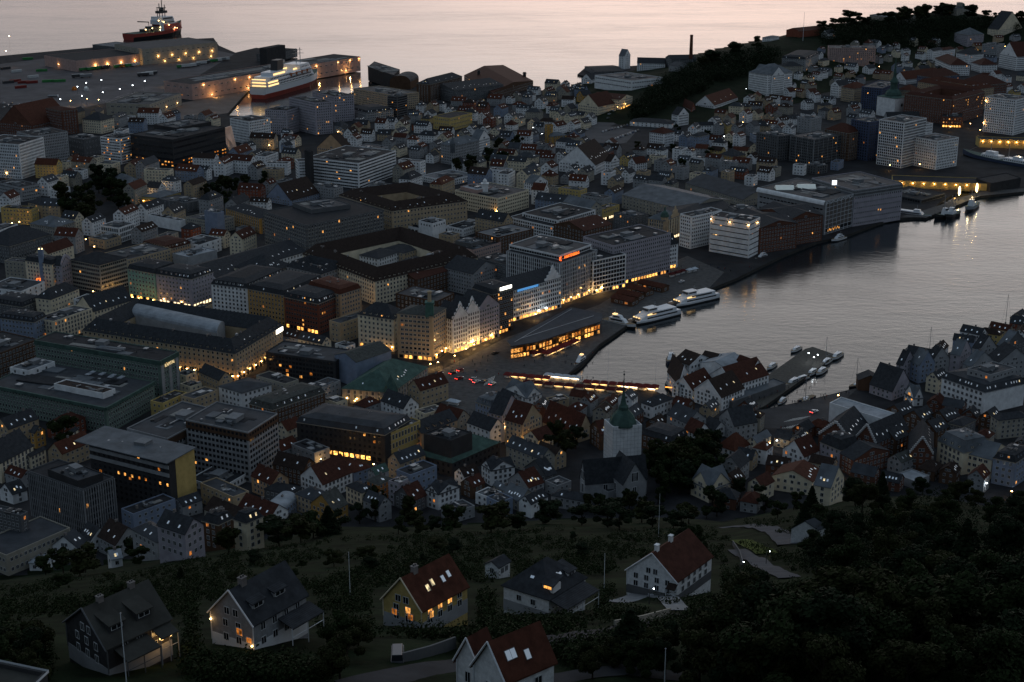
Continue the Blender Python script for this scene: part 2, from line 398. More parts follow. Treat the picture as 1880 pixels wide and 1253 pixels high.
 if cornice and roof != 'flat':
  c = MB(); lo, hi = ring(-.28, h - .55), ring(-.28, h - .08); li, hi_ = ring(.02, h - .55), ring(.02, h - .08)
  c.prism(lo, hi, cap=False); c.add(lo + li, [(i, 4 + i, 4 + (i + 1) % 4,(i + 1) % 4) for i in range(4)]); c.build('cornice', wallm('grey' if wall in ('white', 'grey') else 'stone'), root)
 fl = fl or max(1, round(h / 3.4))
 fh = h / fl
 def frame_of(face):
  e = eR if face == 'R' else eL; n_ = Vector((e.y, -e.x)).normalized(); other = eL if face == 'R' else eR
  if n_.dot(other) > 0: n_ = -n_
  return e, n_, e.length
 if wins:
  spots = []
  for face in faces:
   e, n_, ln = frame_of(face); nb = max(1, int((ln - 1.2) / sp)); du = e / ln; st = (ln - (nb - 1) * sp) / 2
   rz = rot_of(n_) + math.pi / 2
   for k in range(fl):
    if k == 0 and face in shop: continue
    if ff is not None and k < ff: continue
    for i in range(nb):
     p = du * (st + i * sp) + n_ * .02
     spots.append((face, k, (p.x, p.y, k * fh + (fh - wh) * .55), rz))
   if (roof == 'gR' and face == 'L') or (roof == 'gL' and face == 'R') or roof == 'cross':
    if rise > 2.6 and ln > 6:
     for t in ((-.8,.8) if ln > 7 else (0,)):
      p = du * (ln / 2 + t * 1.1) + n_ * .02; spots.append((face, fl, (p.x, p.y, h + .35), rz))
   if face in shop:
    nb = max(1, int((ln - .8) / 3.6)); stt = (ln - (nb - 1) * 3.6) / 2
    for i in range(nb):
     p = du * (stt + i * 3.6) + n_ * .03
     kk = shopk if rng.random() < .72 else 'd'
     if kk == 's' and rng.random() < .25: kk = 'l'
     put(winmesh(kk, 'd', 0), 'shop_window', root, (p.x, p.y, .35), rz, (2.9,1, min(2.7, fh - .7)))
  cap_ = 100
  if len(spots) > cap_:
   spots.sort(key=lambda s: (s[1] < fl * .3, s[1]))
   rest = spots[cap_:]; spots = spots[:cap_]
   mbr = MB()
   for face, k, (x, y, z), rz in rest:
    mt = Matrix.Translation((x, y, z)) @ Matrix.Rotation(rz, 4, 'Z')
    l_ = rng.random() < lit
    for (x0, x1, y0, y1, z0, z1, mi) in ((-ww / 2, ww / 2,-.05,.02,0, wh, 0),(-ww * .42, ww * .42,-.07,-.05, wh * .07, wh * .93,2 if l_ else 1)):
     t = MB().box(x0, x1, y0, y1, z0, z1); mbr.add([mt @ Vector(v) for v in t.v], t.f, mi)
   tag(mbr.build('window', [dict(w=FRM, d=FRD, g=FRG)[frame], GL, LIT], root), kind='stuff')
  for face, k, p, rz in spots:
   kd = rng.choice(litmix) if rng.random() < lit else ('m' if rng.random() < .25 else 'd')
   if glow and k == fl - 1 and face in glow and rng.random() < .7: kd = 'l'
   put(winmesh(kd, frame, bars), 'window', root, p, rz, (ww, 1, wh)); NWIN[0] += 1
 if band:    # horizontal string courses
  c = MB()
  for k in range(1, fl):
   lo, hi = ring(-.12, k * fh - .12), ring(-.12, k * fh + .12); c.prism(lo, hi)
  c.build('string_course', wallm('stone' if wall not in ('white', 'cream') else 'white'), root)
 if ribs:    # vertical fins
  c = MB()
  for face in faces:
   e, n_, ln = frame_of(face); du = e / ln; nb = int(ln / ribs)
   for i in range(nb + 1):
    p = du * (i * ln / nb); t = du * .17; o = n_ * .35
    c.prism([(p - t).to_3d(),(p + t).to_3d(),(p + t + o).to_3d(),(p - t + o).to_3d()] if du.cross(n_) > 0 else [(p - t).to_3d(),(p - t + o).to_3d(),(p + t + o).to_3d(),(p + t).to_3d()],
      [Vector((*v, h)) for v in (((p - t),(p + t),(p + t + o),(p - t + o)) if du.cross(n_) > 0 else ((p - t),(p - t + o),(p + t + o),(p + t)))])
  c.build('facade_fins', wallm('grey' if wall in ('dgrey', 'dark') else 'white'), root)
 def on_slope(face, s, up):
  """point and pitch on the viewer-side slope; s metres along, up metres up the slope (horizontal)"""
  e, n_, ln = frame_of(face); du = e / ln
  if roof in ('gR', 'gL', 'cross', 'hip'): run = wd / 2 if roof == 'hip' else (lL if face == 'R' else lR) / 2; pit = rise / run
  elif roof == 'mansard': run = min(rise * .45, wd * .2); pit = rise / run
  elif roof == 'court': run = min(rw, wd * .42) * .45; pit = rise / run
  else: run = 6; pit = 0
  p = du * s - n_ * up
  return Vector((p.x, p.y, h + pit * up + .24)), math.atan(pit), rot_of(n_) + math.pi / 2, run
 if sky:
  for i in range(sky):
   if not slopes: break
   face = slopes[0] if len(slopes) == 1 else rng.choice(slopes + ['R']); e, n_, ln = frame_of(face)
   if (face == 'R' and 'R' not in slopes): continue
   mrg = wd * .5 if roof == 'hip' else 1.5
   if ln < 2 * mrg + 1: mrg = ln * .35
   _, pit, rz, run = on_slope(face, 0,0)
   s = mrg + (ln - 2 * mrg) * (i + .5) / sky; upm = run * (rng.uniform(.25,.45) if roof != 'mansard' else .5)
   p, pit, rz, run = on_slope(face, s, upm)
   if roof == 'mansard' and pit > 1: pit = min(pit, 1.15)
   o = put(shared('skl', lambda: m_sky(1)) if rng.random() < skylit else shared('sk', m_sky), 'skylight', root, p, rz, (1.0,1.5,1))
   o.rotation_euler = (pit, 0, rz)
 if dorm:
  for face in (slopes or []):
   e, n_, ln = frame_of(face); nd = max(1, int((ln - 3) / dorm)); st = (ln - (nd - 1) * dorm) / 2
   for i in range(nd):
    p, pit, rz, run = on_slope(face, st + i * dorm, .55)
    l_ = 1 if rng.random() < lit * 1.5 else 0
    put(shared(('dorm', wall, rc, l_), lambda: m_dormer(wall, rc, l_)), 'dormer', root, p - Vector((0,0,.1)), rz)
 for i in range(chim):
  u, v = rng.uniform(.2,.8),.5
  if roof == 'gL' or (roof == 'hip' and not long_R): u, v = v, u
  zc = h + (rise if roof in ('gR', 'gL', 'hip', 'cross') else rise + .6 if roof == 'mansard' else 1 if roof == 'flat' else rise * .9)
  if roof == 'court': u, v = rng.choice(((rng.uniform(.2,.8),.12),(.12, rng.uniform(.2,.8))))
  if roof == 'hip': u, v = .5 + (u - .5) * .5,.5 + (v - .5) * .5
  put(shared('ch', m_chim), 'chimney', root, q(u, v, zc), rot_of(eR),(1.1,1.1,1.1))
 if name in INTO:      # set back storeys and roof houses are parts of the building they stand on
  c = (A + Rr + A + L - A + Rr - A) / 2 if False else q(.5,.5,0).to_2d() + A
  best = None
  for fq, sn, fh_, fz, hr in HOSTS:
   if inside(c, fq) and fh_ < h + 2 and (best is None or fh_ > best[0]): best = (fh_, hr)
  if best is None:
   best = (0, min(HOSTS, key=lambda g: (sum(g[0], Vector((0,0))) / 4 - c).length)[4])
  hr = best[1]; off = root.location - hr.location
  for ch in list(root.children):
   ch.parent = hr; ch.location = ch.location + off
  bpy.data.objects.remove(root); root = hr; FOOT.pop()
  ALLF.append(([A.copy(), Rr.copy(), Rr + L - A, L.copy()], h, zb))
 else:
  HOSTS.append((FOOT[-1][0], short, h, zb, root)); ALLF.append((FOOT[-1][0], h, zb))
 return dict(root=root, q=q, h=h, zb=zb, frame_of=frame_of, eR=eR, eL=eL, fh=fh, A=A, ring=ring)
def B(t, A, L, Rr, label, h=None, by=None, **k):
 """eave corners read off the photograph: A nearest, L left, R right, in the 3.9167x enlargement of tile t"""
 a, l, r = T(*t, *A), T(*t, *L), T(*t, *Rr)
 if by is not None:
  b = G(*T(*t, A[0], by)); lo, hi = 1,120
  for _ in range(40):
   m = (lo + hi) / 2
   if PX(b.x, b.y, b.z + m)[1] > a[1]: lo = m
   else: hi = m
  h = lo; zb = b.z
 else: zb = G(*a, add=h).z
 if k.get('name') in INTO and k.get('name') != 'extra_wing':
  c = ((l[0] + r[0]) / 2,(l[1] + r[1]) / 2 + 1); best = None
  for fq, sn, hh_, fz, hr in HOSTS:
   p_ = W(*c, fz + hh_).to_2d()
   if inside(p_, fq) and (best is None or p_.y < best[2]): best = (hh_, fz, p_.y)
  if best: h = best[0] + k.pop('ex', 3.4); zb = best[1]; k['fl'] = max(1, round(h / 3.4)); k['ff'] = k['fl'] - 1
 k.pop('ex', 0)
 z = zb + h
 wa, wl, wr = W(*a, z), W(*l, z), W(*r, z)
 eR, eL = (wr - wa).to_2d(),(wl - wa).to_2d()
 ang = eR.angle_signed(eL); target = math.copysign(math.pi / 2, ang); d = (abs(ang) - math.pi / 2)
 if abs(d) > R(6):
  c = (abs(d) - R(6)) / 2 * (1 if d > 0 else -1)
  c = c if ang < 0 else -c        # angle_signed is clockwise positive
  eR = Matrix.Rotation(-c, 2) @ eR; eL = Matrix.Rotation(c, 2) @ eL
  if abs(abs(eR.angle_signed(eL)) - math.pi / 2) > abs(d): eR = Matrix.Rotation(2 * c, 2) @ eR; eL = Matrix.Rotation(-2 * c, 2) @ eL
 wa2 = wa.to_2d()
 return building(wa2, wa2 + eL, wa2 + eR, zb, h, label, **k)
def water_mat():
 m = bpy.data.materials.new('sea_water'); m.use_nodes = True; t = m.node_tree; b = t.nodes['Principled BSDF']
 b.inputs['Base Color'].default_value = (.006,.012,.016,1); b.inputs['IOR'].default_value = 1.34; b.inputs['Specular IOR Level'].default_value = .6
 g = t.nodes.new('ShaderNodeNewGeometry')
 def nz(sc, stretch, det=4):
  mp = t.nodes.new('ShaderNodeMapping'); mp.inputs['Scale'].default_value = stretch; mp.inputs['Rotation'].default_value = (0,0, R(-14))
  n = t.nodes.new('ShaderNodeTexNoise'); n.inputs['Scale'].default_value = sc; n.inputs['Detail'].default_value = det; n.inputs['Roughness'].default_value = .62
  t.links.new(g.outputs['Position'], mp.inputs[0]); t.links.new(mp.outputs[0], n.inputs['Vector']); return n.outputs[0]
 fine = nz(.16,(.55,1,1),6); mid = nz(.03,(.35,1,1),5); big = nz(.0028,(.35,1,1),5)
 def ramp(src, a, b_, c0, c1):
  r = t.nodes.new('ShaderNodeMapRange'); t.links.new(src, r.inputs[0])
  for i, v in enumerate((a, b_, c0, c1)): r.inputs[i + 1].default_value = v
  return r.outputs[0]
 pa = t.nodes.new('ShaderNodeMath'); pa.operation = 'ADD'; t.links.new(ramp(big, .35,.65,0,1), pa.inputs[0]); t.links.new(ramp(mid, .4,.7,-.25,.25), pa.inputs[1])
 t.links.new(ramp(pa.outputs[0], 0,1,.07,.17), b.inputs['Roughness'])
 b1 = t.nodes.new('ShaderNodeBump'); b1.inputs['Distance'].default_value = 1.0; t.links.new(ramp(pa.outputs[0], 0,1,.14,.34), b1.inputs['Strength'])
 t.links.new(fine, b1.inputs['Height'])
 b2 = t.nodes.new('ShaderNodeBump'); b2.inputs['Distance'].default_value = 3.0; b2.inputs['Strength'].default_value = .10
 t.links.new(mid, b2.inputs['Height']); t.links.new(b2.outputs[0], b1.inputs['Normal']); t.links.new(b1.outputs[0], b.inputs['Normal'])
 return m
wm_ = MB(); wm_.add([(-30000,-2000,0),(30000,-2000,0),(30000,45000,0),(-30000,45000,0)], [(0,1,2,3)])
tag(wm_.build('water', water_mat()), kind='structure')
ASPH = M('asphalt', (.04,.041,.045),.85,.35,.12)
COBB = M('quay_paving', (.085,.085,.085),.8,.35,.3)
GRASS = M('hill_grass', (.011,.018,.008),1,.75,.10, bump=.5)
def ground_mat():
 return M('city_ground', (.032,.033,.036),.9,.4,.05)
COAST = [(-500,128),(0,103),(175,87),(262,76),(392,70),(402,84),(432,97),(470,88),(515,92),(525,108),(478,140),(416,212),(470,214),
   (545,205),(602,190),(640,172),(690,158),(740,152),(800,160),(900,168),(1000,166),(1055,160),(1100,145),(1060,137),(1075,124),(1150,122),
   (1290,112),(1400,92),(1520,76),(1700,66),(1900,60),(2500,60),(2500,300),(1900,333),(1878,352),(1790,354),(1770,345),(1725,372),
   (1700,398),(1640,402),(1612,410),(1560,430),(1500,444),(1440,468),(1395,490),(1350,512),(1300,532),(1250,556),(1165,588),(1140,606),
   (1100,634),(1070,668),(1040,690),(1060,702),(1190,712),(1215,724),(1228,734),(1300,742),(1400,752),(1470,738),(1575,712),(1600,700),(1700,662),
   (1880,600),(2100,560),(2600,500),(2700,1400),(-900,1400),(-700,600)]
def slab(name, pts, mat, top, bottom=-6, side=None, **k):
 P = [W(a, b, top).to_2d() for a, b in pts]
 if sum(p.x * q.y - q.x * p.y for p, q in zip(P, P[1:] + P[:1])) < 0: P.reverse()
 m = MB(); m.prism([(p.x, p.y, bottom) for p in P], [(p.x, p.y, top) for p in P], cap=False)
 m.m = [1] * len(m.f)
 b = len(m.v); m.v += [(p.x, p.y, top) for p in P]
 for tr in tessellate_polygon([[Vector((p.x, p.y, 0)) for p in P]]):
  a, c, d = (P[i] for i in tr)
  tr = tr if (c - a).cross(d - a) > 0 else tuple(reversed(tr))
  m.f.append(tuple(b + i for i in tr)); m.m.append(0)
 o = m.build(name, [mat, side or CONC]); tag(o, k.get('label'), k.get('cat'), k.get('group'), k.get('kind', 'structure')); return o
QUAYW = M('quay_wall', (.05,.048,.045),.9,.4,.3)
slab('city_ground', COAST, ground_mat(), GZ, side=QUAYW)
slab('port_apron', [(0,118),(80,108),(120,130),(250,118),(395,92),(430,100),(350,148),(330,170),(215,185),(120,205),(0,190)], M('port_asphalt', (.10,.095,.10),.8,.3,.03), GZ + .004, GZ - .5)
slab('ferry_quay', [(352,186),(500,140),(522,120),(478,142),(418,208),(330,222),(215,222),(300,195)], M('ferry_quay_asphalt', (.16,.13,.115),.8,.25,.05), GZ + .004, GZ - .5)
slab('fish_market_square', [(790,690),(930,620),(1100,560),(1215,490),(1262,470),(1330,500),(1300,531),(1165,587),(1100,632),(1040,689),(1060,701),(1190,711),(1110,730),(960,760),(880,790),(850,790),(810,740)], COBB, GZ + .004, GZ - .5)
slab('wharf_street', [(1190,748),(1400,753),(1470,739),(1575,713),(1540,745),(1500,800),(1420,810),(1400,780)], M('wharf_asphalt', (.06,.06,.063),.8,.25,.1), GZ + .004, GZ - .5)
slab('car_park_square', [(1062,252),(1110,215),(1150,205),(1165,215),(1120,232),(1170,240),(1150,262),(1085,275)], M('car_park_asphalt', (.09,.09,.095),.8,.2,.05), GZ + .004, GZ - .5)
slab('jetty', [(1345,735),(1478,641),(1492,637),(1530,650),(1528,658),(1405,745),(1390,752)], M('jetty_planks', (.10,.095,.085),.85,.3,.5, stripes=('X', 1.2,.3)), GZ - .3,-2, side=QUAYW)
slab('breakwater', [(1655,398),(1700,385),(1735,374),(1745,368),(1800,352),(1880,346),(1880,352),(1800,360),(1700,400)], COBB, GZ + .008,-2, side=QUAYW)
def stripes(x0, y0, x1, y1, dx, dy, n, wd=.0):
 for i in range(n): pass
def crossing(pts, n):
 (ax, ay),(bx, by),(cx, cy) = pts
 m = MB()
 a, b, c = W(ax, ay, GZ + .012), W(bx, by, GZ + .012), W(cx, cy, GZ + .012)
 for i in range(n):
  p0 = a + (b - a) * (i / n); p1 = a + (b - a) * ((i + .5) / n); d = c - a
  m.add([p0, p1, p1 + d, p0 + d], [(0,1,2,3) if (p1 - p0).cross(d).z > 0 else (3,2,1,0)])
 tag(m.build('road_marking', M('road_paint', (.55,.55,.52),.7,.3,1.)), kind='structure')
crossing([(1418,798),(1452,790),(1436,786)], 7)
crossing([(1438,775),(1458,768),(1472,770)], 4)
crossing([(888,708),(906,700),(893,697)], 6)
def tgrid(name, xs, rows, mat, fz):
 m = MB(); n = len(xs)
 for r_ in rows:
  for c_ in xs:
   x, y = c_ * r_ if name == 'hillside' else c_, r_
   m.v.append((x, y, fz(x, y)))
 for i in range(len(rows) - 1):
  for j in range(n - 1):
   k = i * n + j; zs = [m.v[t][2] for t in (k, k + 1, k + n, k + n + 1)]
   if max(zs) < -5: continue
   m.f.append((k, k + 1, k + n + 1, k + n)); m.m.append(0)
 return m
def hz(x, y):
 z = ground(x, y)
 if z <= GZ + .01: return -1.0 if y > 840 else z
 return z + (noise.noise(Vector((x * .06, y * .06,0))) * .8 + noise.noise(Vector((x * .2, y * .2,3))) * .3) * min(1, max(0,(760 - y) / 60))
def gz2(x, y): return hz(x, y) if y > 25 else 312
m_ = tgrid('hillside', [-.62 + i * 1.24 / 150 for i in range(151)], [12 + i * 6 for i in range(145)], GRASS, gz2)
for i_, f_ in enumerate(m_.f):
 x_, y_ = (sum(m_.v[k][a] for k in f_) / 4 for a in (0,1))
 if y_ > 25 and hill_z(x_, y_) < -40: m_.m[i_] = 1
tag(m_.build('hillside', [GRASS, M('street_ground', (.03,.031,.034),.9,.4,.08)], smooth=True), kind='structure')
def rz2(x, y):
 z = ridge_z(x, y); return z - 1.6 if z < 4.2 else z + noise.noise(Vector((x * .02, y * .02,5))) * 1.5
m_ = tgrid('ridge', [-100 + i * 22 for i in range(100)], [1500 + i * 22 for i in range(100)], GRASS, rz2)
m_.f = [f for f in m_.f if max(m_.v[i][2] for i in f) > GZ + .2]; m_.m = [0] * len(m_.f)
tag(m_.build('hill', M('ridge_grass', (.011,.017,.009),1,.5,.05), smooth=True), kind='structure')
def strip(name, pts, width, mat, up=.25, kind='structure', label=None, cat=None):
 P = [G(*p) for p in pts]; Q = []
 for a, b in zip(P, P[1:]):
  for i in range(8): Q.append(a.lerp(b, i / 8))
 Q.append(P[-1]); m = MB()
 for i, p in enumerate(Q):
  d = (Q[min(i + 1, len(Q) - 1)] - Q[max(i - 1,0)]).to_2d().normalized(); s = Vector((d.y, -d.x)) * width / 2
  for k in (-1,1):
   x, y = p.x + s.x * k, p.y + s.y * k; m.v.append((x, y, (hz(x, y) * .6 + hz(p.x, p.y) * .4) + up))
 n = len(m.v); m.v += [(x, y, z - 3) for x, y, z in m.v]
 for i in range(len(Q) - 1):
  m.f.append((2 * i, 2 * i + 1,2 * i + 3,2 * i + 2)); m.m.append(0)
  m.f.append((2 * i, 2 * i + 2, n + 2 * i + 2, n + 2 * i)); m.f.append((2 * i + 1, n + 2 * i + 1, n + 2 * i + 3,2 * i + 3)); m.m += [1,1]
 o = m.build(name, [mat, M('bank_earth', (.03,.032,.022),1,.5,.6)]); tag(o, label, cat, None, kind); return o
# ================================================================ the town, building by building (tile coordinates of the 3.9167x enlargements)
GC = 'buildings of the town centre'; GP = 'buildings of the port'; GN = 'buildings on the peninsula behind'
t = (0,0)
D = {}
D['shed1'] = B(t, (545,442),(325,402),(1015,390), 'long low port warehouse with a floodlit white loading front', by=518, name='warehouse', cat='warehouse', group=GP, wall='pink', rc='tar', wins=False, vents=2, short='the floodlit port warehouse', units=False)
D['shed2'] = B(t, (1022,358),(862,318),(1525,303), 'long two storey port warehouse with lamps along its grey wall', by=470, name='warehouse', cat='warehouse', group=GP, wall='stone', rc='dmetal', fl=2, sp=9, ww=5, wh=1.2, short='the two storey port warehouse', vents=4, units=False)
D['shed2b'] = B(t, (858,345),(690,322),(1010,322), 'low grey roofed annex on the seaward end of the port warehouses', h=7, name='warehouse', cat='warehouse', group=GP, wall='dgrey', rc='metal', wins=False, short='the grey roofed port annex', units=False)
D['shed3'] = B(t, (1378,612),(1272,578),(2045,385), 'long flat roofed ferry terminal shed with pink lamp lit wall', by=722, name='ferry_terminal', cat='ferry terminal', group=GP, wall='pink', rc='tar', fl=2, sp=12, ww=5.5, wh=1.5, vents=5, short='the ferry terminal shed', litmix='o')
D['shed4'] = B(t, (1075,757),(762,745),(1302,675), 'flat dark roofed depot with pale roof edge beside the ferry quay', by=842, name='depot', cat='depot', group=GP, wall='stone', rc='dmetal', fl=2, sp=8, ww=4, short='the flat dark depot')
B(t, (440,800),(328,778),(556,788), 'tall dark red brick block beside the port yard', by=972, name='warehouse', cat='warehouse', group=GP, wall='brick', rc='dred', roof='hip', rise=3, short='the tall red brick block')
B(t, (230,905),(70,870),(398,838), 'brick house row with long red tiled roof left of the tall brick block', by=985, name='town_house', group=GP, wall='brick', rc='red', roof='gR', chim=2)
B(t, (135,1045),(-90,1010),(238,990), 'pale office slab with close vertical windows at the left picture edge', by=1290, name='office_building', group=GC, wall='white', rc='tar', sp=2.0, ww=1.1, wh=2.0, short='the pale office slab')
B(t, (246,985),(140,950),(474,948), 'grey office block with narrow vertical windows behind the pale slab', by=1190, name='office_building', group=GC, wall='grey', rc='tar', sp=1.9, ww=1.0, wh=2.2, short='the grey office block')
B(t, (860,1003),(735,985),(972,968), 'white four storey block with horizontal window bands and a few lit rooms', by=1185, name='office_building', group=GC, wall='white', rc='tar', sp=2.2, ww=2.0, wh=1.5, lit=.12, short='the white banded block')
D['glass'] = B(t, (1240,1010),(975,965),(1560,915), 'wide dark glass hall with two rows of gold lit windows low down', by=1215, name='concert_hall', cat='concert hall', group=GC, wall='dark', rc='tar', fl=5, sp=1.8, ww=1.5, wh=2.4, lit=.0, vents=3, frame='d', short='the dark glass hall')
B(t, (1265,925),(1105,900),(1520,880), 'dark rooftop block set back on the wide glass hall', h=26, name='roof_block', cat='roof block', group=GC, wall='dark', rc='dmetal', fl=8, wins=False, short=None, vents=4)
B(t, (725,870),(640,850),(765,845), 'small cream house with dark roof behind the white banded block', by=965, name='town_house', group=GC, wall='cream', rc='slate', roof='hip', short='the small cream house')
B(t, (905,850),(862,845),(975,838), 'small pale gatehouse lit by one lamp at the depot wall', h=9, name='gatehouse', cat='gatehouse', group=GP, wall='white', rc='tar', fl=2, units=False)
B(t, (600,1010),(480,985),(728,985), 'long grey wall building between the grey office and the white banded block', by=1130, name='warehouse', cat='warehouse', group=GC, wall='dgrey', rc='dmetal', fl=3, sp=4)
B(t, (1790,880),(1700,850),(1905,850), 'white six storey block with rounded grey ends left of the apartment cubes', by=1040, name='apartment_building', group=GC, wall='white', rc='tar', sp=2.4, short='the white six storey block')
B(t, (1200,950),(1120,930),(1290,925), 'small black shed roof house behind the dark glass hall', h=9, name='shed', cat='shed', group=GC, wall='dark', rc='tar', units=False)
t = (1,0)
B(t, (95,398),(35,388),(148,352), 'grey silo house on the end of the ferry terminal', by=450, name='silo_house', cat='silo', group=GP, wall='dgrey', rc='tar', fl=3, sp=5, vents=1, short='the silo house')
B(t, (75,352),(48,346),(106,325), 'small box tower on top of the silo house', h=38, name='silo_tower', cat='tower', group=GP, wall='dark', rc='tar', wins=False, vents=0)
D['cube'] = B(t, (990,545),(877,507),(1056,478), 'dark cube shaped art school with one big lit recess', by=640, name='art_school', cat='school', group=GN, wall='dark', rc='dmetal', fl=4, wins=False, vents=2, short='the dark art school cube')
B(t, (1110,590),(960,590),(1190,560), 'dark barrel roofed hall leaning against the art school cube', h=12, name='exhibition_hall', cat='hall', group=GN, wall='brown', rc='dmetal', roof='barrel', wins=False, rise=10, short='the barrel roofed hall')
B(t, (985,690),(700,640),(1172,668), 'long beige institute with flat roof in front of the art school', by=800, name='institute', cat='institute', group=GN, wall='tan', rc='dmetal', sp=3, ww=1.8, short='the beige institute')
B(t, (1015,700),(962,690),(1058,682), 'tall dark glass stair hall between two beige wings', by=850, name='stair_hall', cat='stair hall', group=GN, wall='dgrey', rc='dmetal', sp=1.5, frame='d')
B(t, (795,812),(700,778),(972,786), 'grey block with a row of white skylights along its roof edge', by=880, name='office_building', group=GN, wall='grey', rc='slate', roof='mansard', sky=9, rise=2.5, sp=2.6, ww=1.8, short='the block with nine skylights')
B(t, (560,700),(395,662),(706,690), 'grey apartment cube farthest back of the three by the ferry', by=880, name='apartment_building', group='grey apartment cubes', wall='lilac', rc='tar', sp=2.6, lit=.03, short='the farthest apartment cube')
B(t, (425,745),(216,708),(552,735), 'grey apartment cube in the middle of the three', by=972, name='apartment_building', group='grey apartment cubes', wall='lilac', rc='tar', sp=2.6, lit=.03, short='the middle apartment cube')
B(t, (220,800),(62,792),(326,770), 'grey apartment cube nearest of the three with curved front', by=972, name='apartment_building', group='grey apartment cubes', wall='lilac', rc='tar', sp=2.4, lit=.04, short='the nearest apartment cube')
B(t, (1250,610),(1165,600),(1420,548), 'dark hipped harbour warehouse with a line of roof lights', by=740, name='warehouse', cat='warehouse', group=GN, wall='brown', rc='slate', roof='hip', sky=8, sp=4, ww=1.6, wh=2.2, short='the hipped harbour warehouse')
B(t, (1430,655),(1340,610),(1655,598), 'long slate roofed warehouse with two rows of bright roof lights', by=740, name='warehouse', cat='warehouse', group=GN, wall='dgrey', rc='slate', roof='gR', sky=14, rise=7, short='the slate roofed warehouse')
B(t, (1700,670),(1640,575),(1985,545), 'long rust brown roofed warehouse on the waterfront right of the chimney stack', h=11, name='warehouse', cat='warehouse', group=GN, wall='brown', rc='dred', roof='gR', rise=7, short='the rust brown warehouse')
B(t, (1395,855),(1285,838),(1532,815), 'flat roofed pale yellow hall among small houses', by=945, name='school', cat='school', group=GN, wall='yellow', rc='tar', fl=3, short='the pale yellow hall', vents=0, units=False)
D['customs'] = B(t, (1420,1052),(1335,1035),(1588,1010), 'ornate grey customs house with metal roof and corner spire', by=1190, name='customs_house', cat='customs house', group=GN, wall='grey', rc='metal', roof='hip', rise=7, sky=5, sp=2.4, ww=1.2, wh=2.2, short='the spired customs house')
B(t, (1600,1010),(1560,1000),(1640,985), 'narrow pale house front with pointed gable beside the customs house', by=1140, name='town_house', group=GN, wall='white', rc='metal', roof='gL', sp=2.2)
B((1,0),(300,1165),(262,1150),(372,1165), 'rounded white stair end of the stepped white office', by=1330, name='office_building', group=GC, wall='white', rc='tar', band=1, sp=2.2, ww=2.0, wh=1.2, units=False)
B(t, (388,1095),(362,1085),(404,1090), 'tall dark stair slab on the stepped white office', by=1345, name='stair_tower', cat='stair tower', group=GC, wall='dark', rc='tar', wins=False, units=False)
D['post'] = B(t, (738,1180),(402,1130),(952,1085), 'stepped white office with five long ribbon window floors', by=1360, name='office_building', group=GC, wall='white', rc='tar', sp=2.2, ww=2.05, wh=1.3, lit=.02, frame='d', short='the stepped white office', vents=6)
B(t, (760,1105),(660,1075),(862,1050), 'upper setback storey of the white office with bright roof lamps', h=25, name='office_building', group=GC, wall='grey', rc='dmetal', fl=7, ff=6, sp=2.2, ww=1.8)
B(t, (645,1080),(440,1060),(700,1062), 'ochre lit gabled house behind the stepped white office', by=1190, name='town_house', group=GC, wall='peach', rc='brown', roof='gR', sp=2.3, short='the ochre gabled house')
B(t, (215,1050),(178,1045),(262,1040), 'small pale blue gabled house left of the white office', by=1135, name='wooden_house', group=GC, wall='blue', rc='slate', roof='gR')
t = (2,0)
D['silo'] = B(t, (810,405),(772,400),(846,398), 'tall white factory tower with steep pointed roof by the sea', by=500, name='factory_tower', cat='factory tower', group=GN, wall='white', rc='metal', roof='gL', rise=11, sp=3.5, short='the white factory tower')
B(t, (900,455),(846,440),(1072,470), 'white factory with dark roof beside its tall tower', by=512, name='factory', cat='factory', group=GN, wall='white', rc='slate', roof='gR', rise=8, sp=3, short='the white factory')
B(t, (1150,430),(1075,415),(1330,432), 'low dark roofed factory hall left of the tall thin chimney', h=12, name='factory', cat='factory', group=GN, wall='dgrey', rc='slate', roof='gR', rise=6)
B(t, (1190,480),(1128,470),(1285,470), 'grey shed with pale gable below the factory hall', by=515, name='shed', cat='shed', group=GN, wall='grey', rc='dmetal', roof='gL', rise=5)
B(t, (600,520),(548,478),(800,510), 'long low pier shed at the end of the factory quay', h=6, name='shed', cat='shed', group=GN, wall='dgrey', rc='slate', roof='gR', rise=3, sp=5)
D['works'] = B(t, (860,585),(595,545),(1085,560), 'wide white workshop with flat grey roof and a line of skylights', by=650, name='workshop', cat='workshop', group=GN, wall='white', rc='dmetal', fl=2, sp=4, ww=3, wh=1.6, vents=6, short='the wide white workshop')
B(t, (570,575),(520,565),(600,555), 'small dark roofed quay house at the workshop corner', h=7, name='wooden_house', group=GN, wall='white', rc='slate', roof='gR')
B(t, (1150,895),(862,870),(1160,870), 'white garden hall with low dark roof beside the car park', by=925, name='hall', cat='hall', group=GN, wall='white', rc='slate', roof='hip', rise=4, short='the white garden hall', sp=5)
B(t, (1455,760),(1330,745),(1578,700), 'long white house with red roof on the wooded slope', by=785, name='apartment_building', group=GN, wall='white', rc='red', roof='gR', sky=4, sp=2.6, short='the long white slope house')
B(t, (1290,790),(1268,775),(1335,760), 'rust red gabled house left of the long white slope house', by=810, name='wooden_house', group=GN, wall='red', rc='dred', roof='gR')
B(t, (1840,540),(1772,515),(1925,510), 'tall white corner house on the slope with rows of small windows', by=690, name='apartment_building', group=GN, wall='white', rc='metal', roof='hip', sp=2.4, short='the tall white corner house')
B(t, (1195,830),(1165,820),(1245,815), 'white twin gabled house above the garden hall', by=905, name='town_house', group=GN, wall='white', rc='slate', roof='gL', sp=2)
B(t, (1330,905),(1322,900),(1450,900), 'white two storey house with slate roof near the twin gabled house', by=965, name='town_house', group=GN, wall='white', rc='slate', roof='gR', rise=4)
